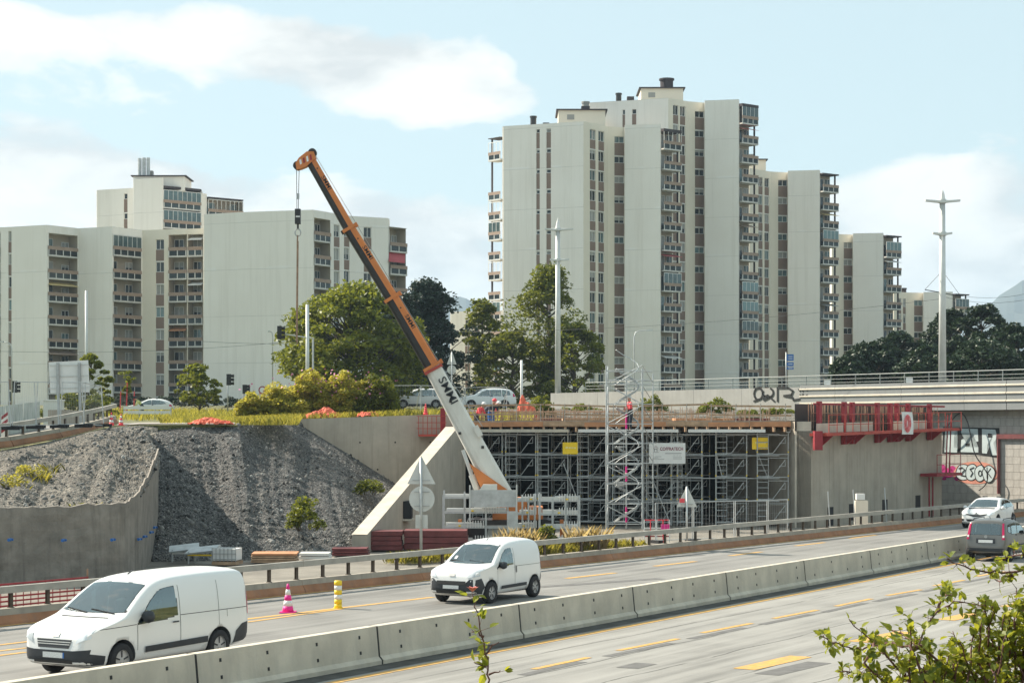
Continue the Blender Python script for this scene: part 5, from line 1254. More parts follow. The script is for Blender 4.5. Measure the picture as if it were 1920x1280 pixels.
# big blank board on two posts
Y = 98.0; q = UP(130, Y); bb2 = thing('billboard', 'back of a large blank white board on two posts above the ramp', 'billboard', q)
MB().prism([P(91, 679, Y), P(165, 675, Y), P(168, 735, Y), P(94, 737, Y)], (0, .05, 0)).build('panel', M['white'], bb2)
for px in (108, 148.5): z0 = UP(px + 3, Y).z; MB().bar(P(px + 3, 800 - (z0 - 5) / Y * F, Y - .08), P(px, 680, Y - .08), .12, .12, up=(0, 1, 0)).build('post', M['steel'], bb2)
for py in (684, 705, 727): MB().bar(P(93, py + 1, Y - .02), P(166, py - 1, Y - .02), .03, .05).build('stiffener', M['tin'], bb2)
# tall masts
def mast(px, pyb, pyt, Y, arms, label, zb):
    q = zp(px, Y, zb); root = thing('light_mast', label, 'mast', q); zt_ = P(0, pyt, Y).z; zs = P(0, arms[0][0], Y).z
    MB().tube([q, Vector((q.x, q.y, zs - .1))], .24, 14, .17).build('shaft', M['tin'], root, smooth=True)
    MB().lathe([(.17, zs - .1), (.19, zs + .1), (.12, zs + .5), (.008, zt_)], 12, (q.x, q.y, 0)).build('spike', M['white'], root)
    for py, x0, x1 in arms:
        z = P(0, py, Y).z; a, b = XY(x0, Y).x, XY(x1, Y).x
        MB().prism([(a, Y - .12, z - .03), (q.x, Y - .28, z - .12), (b, Y - .12, z - .03), (b, Y + .12, z - .03), (q.x, Y + .28, z - .12), (a, Y + .12, z - .03)], (0, 0, .12)).build('lamp_arm', M['tin'], root)
        MB().lathe([(.24, z - .14), (.24, z + .1)], 12, (q.x, q.y, 0)).build('collar', M['tin'], root)
    return root
m1 = mast(1767, 710, 355, BY(1767) + .8, ((377, 1735, 1800), (438, 1749, 1785)), 'tall pale light mast with spike and cross arms on the overpass', zp_ - .35)
mast(1046, 735, 408, BY(1046) + .9, ((430, 1021, 1075), (487, 1031, 1067)), 'tall pale light mast with spike above the middle trees', zp_ - .35)
Ym = BY(1767) + .8; a = P(1734, 543, Ym); MB().tube([a, P(1767, 549, Ym)], .03, 6).tube([P(1767, 549, Ym), P(1802, 556, Ym)], .03, 6).build('catenary_arm', M['plastic'], m1)
for p, q in (((1734, 543), (1767, 508)), ((1802, 556), (1767, 508))): MB().tube([P(*p, Ym), P(*q, Ym)], .012, 4).build('stay_wire', M['plastic'], m1)
def street_lamp(px, pyt, Y, arm, label, r=.05):
    q = UP(px, Y); root = thing('street_lamp', label, 'lamp post', q); a = P(px, pyt, Y); w = arm / F * Y
    MB().tube([q, Vector((q.x, q.y, a.z - .5)), Vector((q.x + w * .08, q.y, a.z - .12)), Vector((q.x + w * .3, q.y, a.z)), Vector((q.x + w * .7, q.y, a.z + .04))], r, 8, r * .6).build('column', M['galv'], root, smooth=True)
    MB().obox((q.x + w * .85, q.y, a.z + .04), (abs(w) * .2, 0, .02), (0, .12, 0), (0, 0, .06)).build('luminaire', M['tin'], root); return root
street_lamp(1189, 620, 150, 34, 'slim grey street lamp with curved arm behind the stair tower')
street_lamp(511, 622, 165, -8, 'slim grey street lamp before the blank end wall'); street_lamp(22, 642, 150, -24, 'slim grey street lamp at the left edge'); street_lamp(878, 620, 190, 6, 'slim grey street lamp between the middle trees')
def post(px, pyt, Y, r, label, mat='tin', name='steel_post'):
    q = UP(px, Y); root = thing(name, label, 'post', q); pole(root, q, P(0, pyt, Y).z - q.z, r, mat, 'shaft', r * .8); MB().lathe([(r * 1.5, 0), (r * 1.5, .05)], 10, (q.x, q.y, q.z)).build('base_plate', M['steel'], root); return root
post(162, 545, 150, .12, 'tall grey post behind the blank billboard'); post(978, 675, 131, .10, 'short white post beside the parked estate car', 'white')
tp = post(576.5, 571, 128, .13, 'thick grey post carrying a traffic light before the big tree')
q = UP(587, 129); MB().tube([q, Vector((q.x, q.y, P(0, 634, 129).z)), P(578, 632, 129)], .06, 8).build('side_column', M['galv'], tp)
MB().tube([P(577, 633, 128), P(530, 626, 127.6)], .04, 8).build('mast_arm', M['galv'], tp)
def tlight(root, px, py0, py1, Y, side=1):
    a, b = P(px - 4, py1, Y), P(px + 4, py0, Y); h = b.z - a.z
    MB().box(a.x, b.x, Y - .12, Y + .12, a.z, b.z).build('signal_head', M['black'], root)
    for k in range(3):
        z = a.z + h * (k + .5) / 3; MB().lathe([(.10, 0), (.12, .22)], 10, (b.x if side > 0 else a.x, Y, z), 'x').build('visor', M['black'], root)
tlight(tp, 524, 611, 636, 127.6)
for px, py0, py1, Y, lb in ((427, 701, 722, 142, 'black traffic light on a post beside the small tree'), (457, 721, 738, 150, 'low black traffic light right of the small tree'), (26, 714, 736, 140, 'traffic light at the left edge before the block')):
    q = UP(px, Y); t = thing('traffic_light', lb, 'traffic light', q); pole(t, q, P(0, py0, Y).z - q.z, .05, 'steel'); tlight(t, px + 2, py0, py1, Y - .2)
q = UP(492, 150); t = thing('road_sign', 'small round red ringed speed sign above the shrubs', 'road sign', q); pole(t, q, P(0, 724, 150).z - q.z, .03); c = P(492, 731, 149.9)
MB().lathe([(.30, 0), (.30, .02)], 20, c, 'y').build('red_ring', M['red'], t); MB().lathe([(.21, -.01), (.21, -.002)], 20, c, 'y').build('white_disc', M['white'], t)
Yb = BY(1474) + .6; q = zp(1474, Yb, zp_ - .35); t = thing('direction_sign', 'post with three small blue direction signs on the overpass', 'road sign', q); pole(t, q, P(0, 660, Yb).z - q.z, .04)
for y0, y1 in ((664, 676), (679, 686), (688, 692.5)): a, b = P(1475.5, y1, Yb), P(1488, y0, Yb); MB().box(a.x, b.x, Yb - .02, Yb + .02, a.z, b.z).build('blue_plate', M['blue'], t)
for y0 in (668, 672, 682, 690): a, b = P(1478, y0 + .8, Yb), P(1486, y0 - .4, Yb); MB().box(a.x, b.x, Yb - .03, Yb - .022, a.z, b.z).build('text_line', M['white'], t)
# overhead wires
for k, (p, q_) in enumerate((((-20, 658, 150), (640, 630, 150)), ((380, 640, 150), (860, 620, 150)), ((860, 622, 150), (1767, 560, Ym)), ((1767, 556, Ym), (1960, 552, 150)), ((1767, 549, Ym), (1960, 540, 150)))):
    a, b = P(*p), P(*q_); pts = [a.lerp(b, i / 10) - Vector((0, 0, .5 * 4 * (i / 10) * (1 - i / 10))) for i in range(11)]
    tag(MB().tube(pts, .011, 4).build('overhead_wire', M['plastic']), ('thin overhead wire crossing before the left block', 'thin overhead wire crossing above the big round tree', 'thin overhead wire running to the right mast', 'lower overhead wire leaving the right mast', 'upper overhead wire leaving the right mast')[k], 'wire', 'overhead wires')

# ------------------------------------------------------------------ site fences, cones, blocks
def fence_panel(label, A, B, h=2.0, lean=0.0, feet=True, group=None):
    d = (B - A); L = Vector((d.x, d.y, 0)).length; root = thing('site_fence', label, 'fence', A, math.atan2(d.y, d.x), group); dz = d.z
    f = lambda x, z: (x, lean * z, z + dz * x / L)
    for x in (.03, L - .03): MB().tube([f(x, 0), f(x, h)], .022, 6).build('upright', M['galv'], root, local=True)
    for z in (.12, h - .02): MB().tube([f(.03, z), f(L - .03, z)], .018, 6).build('rail', M['galv'], root, local=True)
    m = MB(); n_ = max(4, int(L / .16))
    for k in range(1, n_): m.bar(f(L * k / n_, .12), f(L * k / n_, h - .02), .0035)
    for z in (.5, .9, 1.3, 1.7): m.bar(f(.03, z * h / 2), f(L - .03, z * h / 2), .0035)
    tag(m.build('wire_mesh', M['galv'], root, local=True), kind='stuff')
    if feet:
        for x in (.05, L - .05): m = MB(); m.box(x - .12, x + .12, -.35, .35, 0, .13); m.build('rubber_foot', M['rubber'], root, local=True)
    return root
fx = [650, 708, 790, 872, 952]
for i in range(4):
    A_, B_ = UP(fx[i], 126 - i * .8), UP(fx[i + 1] - 1, 126 - (i + 1) * .8)
    fence_panel('wire mesh site fence panel before the parked cars, %s from the left' % cn[i], A_, B_, 1.95, group='mesh fence panels on the upper edge')
    k = UP(fx[i + 1] - 12, 128.5); t = MB().tube([k, B_ + Vector((-.1, .1, 1.5))], .025, 6)
    tag(t.build('fence_stay', M['galv']), 'slanting stay bracing the mesh fence, %s from the left' % cn[i], 'brace', 'fence stays')
for i, (a_, b_) in enumerate(((1228, 1300), (1300, 1378), (1378, 1440), (1440, 1478))):
    fence_panel('wire mesh fence panel at the foot of the shoring, %s from the left' % cn[i], zp(a_, 86.0 + i * 1.1), zp(b_ - 1, 86.0 + (i + 1) * 1.1), 1.75, group='mesh fence panels along the shoring')
lf = [(-40, 77.5), (22, 79.8), (68, 81.6), (112, 83.2), (158, 85.4), (196, 88.5)]
for i in range(5):
    fence_panel('leaning mesh fence panel on black feet beside the ramp, %s from the left' % cn[i], UP(*lf[i]) + Vector((0, 0, .02)), UP(lf[i + 1][0] - 1, lf[i + 1][1]) + Vector((0, 0, .02)), 1.9, .06 * (-1) ** i, group='mesh fence panels along the ramp')
for i, (px, Y) in enumerate(((1557, 95.3), (1604, 98.0), (1663, 101.2))):
    q = zp(px, Y - .6); t = thing('fence_post', 'thin galvanised post leaning before the abutment, %s from the left' % cn[i], 'post', q, 0, 'posts before the abutment'); MB().tube([q, q + Vector((-.12, 0, 1.95))], .03, 6).build('tube', M['galv'], t); MB().obox(q + Vector((0, 0, .05)), (.2, 0, 0), (0, .1, 0), (0, 0, .05)).build('foot', M['concrete'], t)
q = zp(1614, 97.6); t = thing('electric_cabinet', 'pale electric cabinet with a white cap before the abutment', 'cabinet', q); MB().box(q.x - .3, q.x + .32, q.y - .2, q.y + .2, 0, zpy(938, 97.6)).build('box', M['wall_cream'], t); MB().box(q.x - .24, q.x + .16, q.y - .24, q.y + .14, zpy(936, 97.6), zpy(925, 97.6)).build('cap', M['white'], t)
def cone(label, p, h, mats):
    root = thing('traffic_cone', label, 'cone', p); MB().box(p.x - h * .27, p.x + h * .27, p.y - h * .27, p.y + h * .27, p.z, p.z + .035).build('base', M[mats[0]], root)
    n_ = 5; r = lambda t: lerp(h * .20, h * .035, t)
    for k in range(n_): MB().lathe([(r(k / n_), p.z + .036 + (h - .036) * k / n_), (r((k + 1) / n_), p.z + .036 + (h - .036) * (k + 1) / n_)], 16, (p.x, p.y, 0)).build('band', M[mats[k % 2]], root, smooth=True)
    return root
cone('pink and white striped traffic cone standing on the far carriageway', G(540, 1148), .78, ('pink', 'white'))
cone('red and white cone at the end of the ramp rail', UP(209, 92.3), .62, ('hivis', 'white')); cone('red and white cone on the edge of the excavation', UP(227, 91.2), .55, ('hivis', 'white')); cone('red cone standing beside the crane boom on the upper edge', UP(798, 106.2), .62, ('hivis', 'hivis'))
p = G(634, 1140); t = thing('delineator_post', 'short yellow and white striped delineator post on the far carriageway', 'delineator', p)
for k in range(6): MB().lathe([(.105 if k != 5 else .11, p.z + k * .128), (.105, p.z + (k + 1) * .128 - .002)], 14, (p.x, p.y, 0)).build('band', M['yellow' if k in (0, 1, 3, 5) else 'white'], t, smooth=True)
MB().lathe([(.13, p.z), (.13, p.z + .03)], 14, (p.x, p.y, 0)).build('base', M['yellow'], t)
for px, lb in ((290, 'left grey concrete ballast block on the upper edge'), (332, 'right grey concrete ballast block on the upper edge')):
    pass
for px, lb in ((113, 'left grey concrete ballast block behind the billboard posts'), (153, 'right grey concrete ballast block behind the billboard posts')):
    q = UP(px, 103); m = MB(); m.box(-.55, .55, -.35, .35, -.1, .85); o = m.build('concrete_block', M['concrete']); o.location = q; tag(o, lb, 'block', 'concrete ballast blocks')
q = UP(95, 108); t = thing('site_cabin', 'small pale ribbed box unit beside the hoarding', 'box', q); MB().box(q.x - .4, q.x + .55, q.y, q.y + .8, q.z, q.z + 1.25).build('body', M['tin'], t); MB().box(q.x - .45, q.x + .6, q.y - .05, q.y + .85, q.z + 1.252, q.z + 1.32).build('lid', M['white'], t)
wr = [UP(px, 121) + Vector((0, 0, .62)) for px in (232, 270, 320)]; t = thing('crash_barrier', 'low pale steel crash barrier on the grass edge', 'barrier', UP(232, 121))
for z in (0, -.28): MB().bar(wr[0] + Vector((0, 0, z)), wr[2] + Vector((0, 0, z)), .06, .2).build('beam', M['white_trim'], t)
for k in range(4): q = wr[0].lerp(wr[2], k / 3); MB().bar(q + Vector((0, .06, -.62)), q + Vector((0, .06, 0)), .08, .08).build('post', M['steel'], t)
# graffiti hoarding on the ramp and striped board
M['hoard'] = pm('hoard', (.50, .54, .50), .08, 1.2, .7, streak=.95, dark=(.10, .16, .13), sstr=(6, 6, .5))
A_, B_ = UP(-25, 88), UP(75, 97); t = thing('hoarding', 'white hoarding covered in dark drip graffiti beside the ramp', 'hoarding', A_)
for k in range(3):
    a, b = A_.lerp(B_, k / 3), A_.lerp(B_, (k + 1) / 3 - .004); MB().prism([a, b, b + Vector((0, 0, 1.35)), a + Vector((0, 0, 1.35))], (-.03, .05, 0)).build('panel', M['hoard'], t)
a, b = P(2, 812, 84), P(15, 778, 84); t = thing('warning_board', 'red and white striped warning board at the left edge', 'sign', ((a.x + b.x) / 2, 84, a.z))
MB().box(a.x, b.x, 84, 84.03, a.z - .35, b.z).build('plate', M['white'], t)
for k in range(3): z = a.z + k * .28; MB().prism([(a.x + .01, 83.99, z), (b.x - .01, 83.99, z + .2), (b.x - .01, 83.99, z + .34), (a.x + .01, 83.99, z + .14)], (0, .008, 0)).build('stripe', M['red'], t)
# red and white pedestrian barrier and red mesh fence
q = zp(1208, 86.5); t = thing('pedestrian_barrier', 'red and white pedestrian barrier behind the guard rail', 'barrier', q); w = XY(1255, 86.5).x - q.x
for z, mt in ((.25, 'red'), (.6, 'white'), (.95, 'hivis')): MB().box(q.x, q.x + w, q.y, q.y + .03, z, z + .05).build('tube', M[mt], t)
for k in range(5): MB().box(q.x + w * k / 4 - .02, q.x + w * k / 4 + .02, q.y - .01, q.y + .04, 0, 1.0).build('bar', M['hivis' if k % 2 else 'white'], t)
MB().box(q.x + w * .66, q.x + w, q.y - .03, q.y - .012, .45, .8).build('plate', M['pink'], t)
t = thing('safety_netting', 'red plastic safety netting stretched behind the rail at bottom left', 'netting', RD(-7, FB(-7) + 1.2, 0)); m = MB()
for k in range(60):
    a = RD(-9 + k * .26, FB(-9 + k * .26) + 1.3, .25); m.bar(a, a + Vector((0, 0, .62)), .02)
for z in (.3, .42, .54, .66, .78, .87): m.bar(RD(-9, FB(-9) + 1.3, z), RD(6.6, FB(6.6) + 1.3, z), .025, .045)
tag(m.build('net_mesh', M['red'], t), kind='stuff')
for k in range(5): a = RD(-9 + k * 3.9, FB(-9 + k * 3.9) + 1.33, 0); MB().bar(a, a + Vector((0, 0, 1.1)), .04).build('stake', M['rebar'], t)
# orange netting heaps
def netheap(label, px, Y, w, h, dep, seed, lift=0.0):
    q = UP(px, Y); rnd = random.Random(seed); m = MB(); nx, ny = 22, 12; g = []
    for i in range(nx + 1):
        row = []
        for j in range(ny + 1):
            u, v = i / nx * 2 - 1, j / ny * 2 - 1; r = max(0, 1 - u * u * .95 - v * v * .95)
            row.append(Vector((q.x + u * w / 2, q.y + v * dep / 2, q.z + lift + h * r ** .7 * (1 + .35 * math.sin(5 * u + seed) * math.cos(4 * v)) + rnd.uniform(0, .10))))
        g.append(row)
    for i in range(nx):
        for j in range(ny): m.quad(g[i][j], g[i + 1][j], g[i + 1][j + 1], g[i][j + 1])
    return tag(m.build('netting_heap', M['net']), label, 'netting', 'heaps of orange safety netting')
netheap('orange netting heaped against the flowering shrubs', 608, 105.2, 2.2, .42, 1.0, 1); netheap('flat orange netting draped over the crest of the gravel', 395, 91.4, 2.0, .24, 1.0, 2); netheap('orange netting heap behind the deck beside the white post', 985, 121, 1.4, 1.15, 1.0, 3, -.1); netheap('small orange netting scrap right of the shrubs', 690, 105.6, 1.2, .22, .8, 5)
# ------------------------------------------------------------------ vehicles
def itp(tab, x):
    xs = [t[0] for t in tab]; return float(np.interp(x, xs, [t[1] for t in tab]))
def eval_mesh(o):
    dg = bpy.context.evaluated_depsgraph_get(); me = bpy.data.meshes.new_from_object(o.evaluated_get(dg)); return me
def patch(bvh, poly, mode, mat, name, parent, L, off=.006, grid=.09):
    """a 2-D outline projected onto the body skin: glass, lamps, trim"""
    bm = bmesh.new(); far = 8.0
    def p3(a, b): return {'L': (a, -far, b), 'R': (a, far, b), 'F': (-far, a, b), 'B': (L + far, a, b), 'T': (a, b, far)}[mode]
    dr = {'L': (0, 1, 0), 'R': (0, -1, 0), 'F': (1, 0, 0), 'B': (-1, 0, 0), 'T': (0, 0, -1)}[mode]; dr = Vector(dr)
    bm.faces.new([bm.verts.new(p3(a, b)) for a, b in poly])
    ax = {'L': (0, 2), 'R': (0, 2), 'F': (1, 2), 'B': (1, 2), 'T': (0, 1)}[mode]
    for k, i in enumerate(ax):
        lo, hi = min(p[k] for p in poly), max(p[k] for p in poly); n = int((hi - lo) / grid)
        for j in range(1, n + 1):
            c = [0, 0, 0]; c[i] = lo + (hi - lo) * j / (n + 1); nn = [0, 0, 0]; nn[i] = 1
            bmesh.ops.bisect_plane(bm, geom=bm.verts[:] + bm.edges[:] + bm.faces[:], plane_co=c, plane_no=nn)
    for v in bm.verts:
        h = bvh.ray_cast(v.co, dr)
        if h[0] is None: h = bvh.find_nearest(v.co + dr * (far - .6 if mode != 'T' else far - 1))
        no = h[1] if h[1].dot(dr) < 0 else -h[1]
        v.co = h[0] + no * off - dr * off * .5
    bmesh.ops.recalc_face_normals(bm, faces=bm.faces); bmesh.ops.triangulate(bm, faces=bm.faces)
    me = bpy.data.meshes.new(name); bm.to_mesh(me); bm.free(); me.materials.append(M[mat])
    me.polygons.foreach_set('use_smooth', [True] * len(me.polygons))
    return link(name, me, parent)
def wheel(root, x, y, r, w, s):
    o = bpy.data.objects.new('wheel', None); COL.objects.link(o); o.parent = root; o.location = (x, y, r)
    MB().lathe([(r * .62, -w / 2), (r * .93, -w / 2), (r, -w * .36), (r, w * .36), (r * .93, w / 2), (r * .62, w / 2)], 28, (0, 0, 0), 'y', caps=False).build('tyre', M['rubber'], o, smooth=True, local=True)
    m = MB(); m.lathe([(r * .63, s * w * .42), (r * .60, s * w * .30), (r * .15, s * w * .36), (r * .13, s * w * .40), (.001, s * w * .40)], 24, (0, 0, 0), 'y', caps=False); m.lathe([(r * .63, -s * w * .2), (.001, -s * w * .2)], 20, (0, 0, 0), 'y', caps=False)
    m.build('rim', M['alloy'], o, local=True)
    m = MB()
    for k in range(5):
        a = 2 * math.pi * k / 5 + .3; m.obox((math.cos(a) * r * .38, s * w * .37, math.sin(a) * r * .38), Vector((math.cos(a), 0, math.sin(a))) * r * .2, (0, .004, 0), Vector((-math.sin(a), 0, math.cos(a))) * r * .045)
    m.build('hub_slots', M['plastic'], o, local=True)
def car(name, label, cat, loc, rz, L, H, top, plan, bot, belt, th, wh, paint, patches, extras=None, group=None):
    root = thing(name, label, cat, loc, rz, group); xs = sorted({t[0] for t in top} | {t[0] for t in plan})
    m = MB(); rings = []
    for x in xs:
        zt_, zb, w = itp(top, x), itp(bot, x), itp(plan, x) / 2; b = min(belt, zt_ - .06); k = min(1, max(0, (zt_ - b) / (H - b))); t = th * k; e = .02 + .07 * k
        half = [(0, zb), (w * .8, zb), (w * .965, zb + .05), (w * 1.0, lerp(zb, b, .42)), (w * .985, b), (w * (1 - t * .45), lerp(b, zt_, .55)), (w * (1 - t), zt_ - e), (w * (1 - t) - .05 - .05 * k, zt_), (w * .42, zt_ + .012 + .02 * k), (0, zt_ + .015 + .03 * k)]
        rings.append([(x, -y, z) for y, z in half] + [(x, y, z) for y, z in half[-2:0:-1]])
    n = len(rings[0]); vs = [v for r_ in rings for v in r_]
    fs = [(i * n + j, i * n + (j + 1) % n, (i + 1) * n + (j + 1) % n, (i + 1) * n + j) for i in range(len(rings) - 1) for j in range(n)]
    for ri, sg in ((0, -1), (len(rings) - 1, 1)):           # rounded ends
        base = len(vs); c = sum((Vector(v) for v in rings[ri]), Vector()) / n
        vs += [tuple(c + (Vector(v) - c) * .72 + Vector((sg * .012, 0, 0))) for v in rings[ri]]
        fs += [(ri * n + j, ri * n + (j + 1) % n, base + (j + 1) % n, base + j) for j in range(n)] + [tuple(base + j for j in range(n))]
    m.add(vs, fs); tmp = m.build('tmp', M[paint]); sb = tmp.modifiers.new('s', 'SUBSURF'); sb.levels = 2; sb.render_levels = 2
    cuts = []
    for x in wh[:2]:
        for s in (-1, 1):
            cm = MB().lathe([(wh[2] * 1.2, -.18), (wh[2] * 1.2, .5)], 28, (x, s * wh[3] - (0 if s > 0 else 0), wh[2] + .01), 'y') if s > 0 else MB().lathe([(wh[2] * 1.2, -.5), (wh[2] * 1.2, .18)], 28, (x, s * wh[3], wh[2] + .01), 'y')
            c = cm.build('cut', M['plastic']); cuts.append(c); bo = tmp.modifiers.new('b', 'BOOLEAN'); bo.operation = 'DIFFERENCE'; bo.object = c; bo.solver = 'EXACT'
    bpy.context.view_layer.update()
    me = eval_mesh(tmp); me.name = 'body'
    for c in cuts: bpy.data.objects.remove(c)
    bpy.data.objects.remove(tmp)
    me.materials.clear(); me.materials.append(M[paint]); me.materials.append(M['plastic'])
    for p in me.polygons:
        p.use_smooth = True; p.material_index = 0
        for x in wh[:2]:
            if math.hypot(p.center.x - x, p.center.z - wh[2] - .01) < wh[2] * 1.2 + .004 and abs(p.center.y) < wh[3] + .5 and abs(p.normal.y) < .5 or (math.hypot(p.center.x - x, p.center.z - wh[2]) < wh[2] * 1.19): p.material_index = 1
    bvh = BVHTree.FromPolygons([v.co.copy() for v in me.vertices], [tuple(p.vertices) for p in me.polygons])
    # window openings: drop skin faces inside each glass outline, darken the ones on its edge
    def inside(pl, a, b):
        r = False; j = len(pl) - 1
        for i in range(len(pl)):
            if (pl[i][1] > b) != (pl[j][1] > b) and a < (pl[j][0] - pl[i][0]) * (b - pl[i][1]) / (pl[j][1] - pl[i][1]) + pl[i][0]: r = not r
            j = i
        return r
    bm = bmesh.new(); bm.from_mesh(me)
    for ps, pt, md in [(a_, b_, c_) for a_ in (0, 1) for b_ in patches if b_[2] == 'car_glass' for c_ in b_[1]]:
            kill = []; cut_e = set(); bm.normal_update()
            for f in bm.faces:
                no, c = f.normal, f.calc_center_median()
                if md == 'L' and no.y > -.3 or md == 'R' and no.y < .3 or md == 'F' and (no.x > -.2 or c.x > L * .6) or md == 'B' and no.x < .2: continue
                ins = [inside(pt[3], *((v.co.x, v.co.z) if md in 'LR' else (v.co.y, v.co.z))) for v in f.verts]
                if ps and all(ins): kill.append(f)
                elif any(ins) and not all(ins):
                    if ps: f.material_index = 1
                    else: cut_e.update(f.edges)
            if cut_e: bmesh.ops.subdivide_edges(bm, edges=list(cut_e), cuts=3, use_grid_fill=True)
            if kill: bmesh.ops.delete(bm, geom=kill, context='FACES')
    bm.to_mesh(me)
    body = link('body', me, root)
    for v in bm.verts: v.co -= v.normal * .035
    lm_ = bpy.data.meshes.new('cabin_liner'); bm.to_mesh(lm_); bm.free(); lm_.materials.append(M['liner']); lm_.polygons.foreach_set('material_index', [0] * len(lm_.polygons)); link('cabin_liner', lm_, root)
    xw = next((p_[3] for p_ in patches if p_[0] == 'side_window'))[0][0]; zb_w = min(b for a, b in next((p_[3] for p_ in patches if p_[0] == 'side_window')))
    wi = wh[3] * 2 * .86
    MB().box(.5, L - .3, -wi / 2, wi / 2, .40, .46).build('cabin_floor', M['liner'], root, local=True)
    MB().prism([(xw - .55, -wi / 2, zb_w - .3), (xw - .55, -wi / 2, zb_w + .01), (xw + .05, -wi / 2, zb_w + .0), (xw + .2, -wi / 2, zb_w - .3)], (0, wi, 0)).build('dashboard', M['seat'], root, local=True)
    for sy in (-.36, .36):
        m = MB(); m.box(xw + .65, xw + 1.15, sy - .24, sy + .24, .46, zb_w - .25); m.obox((xw + 1.2, sy, zb_w + .02), (.07, 0, .02), (0, .23, 0), (-.05, 0, .33)); m.obox((xw + 1.27, sy, zb_w + .44), (.05, 0, 0), (0, .12, 0), (0, 0, .09)); m.build('seat', M['seat'], root, local=True)
    MB().tube([Vector((xw + .32 + .06 * math.sin(k), -.36 + .18 * math.cos(k), zb_w + .06 + .17 * math.sin(k))) for k in np.linspace(0, 6.283, 15)], .015, 5).build('steering_wheel', M['black'], root, local=True)
    for x in wh[:2]:
        for s in (-1, 1): wheel(root, x, s * (wh[3] + .06), wh[2], .2, s)
    MB().box(.5, L - .4, -wh[3] + .2, wh[3] - .2, .2, .38).build('underbody', M['black'], root, local=True)
    for pt in patches:
        nm, modes, mat, pl = pt[:4]; off = pt[4] if len(pt) > 4 else .006
        for md in modes: patch(bvh, pl, md, mat, nm, root, L, off)
        if len(pt) > 5 and pt[5] == 'mir': patch(bvh, [(-a, b) for a, b in pl], modes[0], mat, nm, root, L, off)
    if extras: extras(root, bvh)
    return root
def rect(a0, a1, b0, b1): return [(a0, b0), (a1, b0), (a1, b1), (a0, b1)]
def mirrors(root, x, y, z, mat, s=1.0):
    for sg in (-1, 1):
        MB().lathe([(.02, -.1 * s), (.085 * s, -.07 * s), (.11 * s, 0), (.085 * s, .08 * s), (.02, .1 * s)], 12, (x, sg * (y + .1), z), 'z').build('mirror', M[mat], root, smooth=True, local=True)
        MB().bar((x, sg * (y - .06), z - .05), (x, sg * (y + .06), z - .03), .05, .04).build('mirror_arm', M['plastic'], root, local=True)
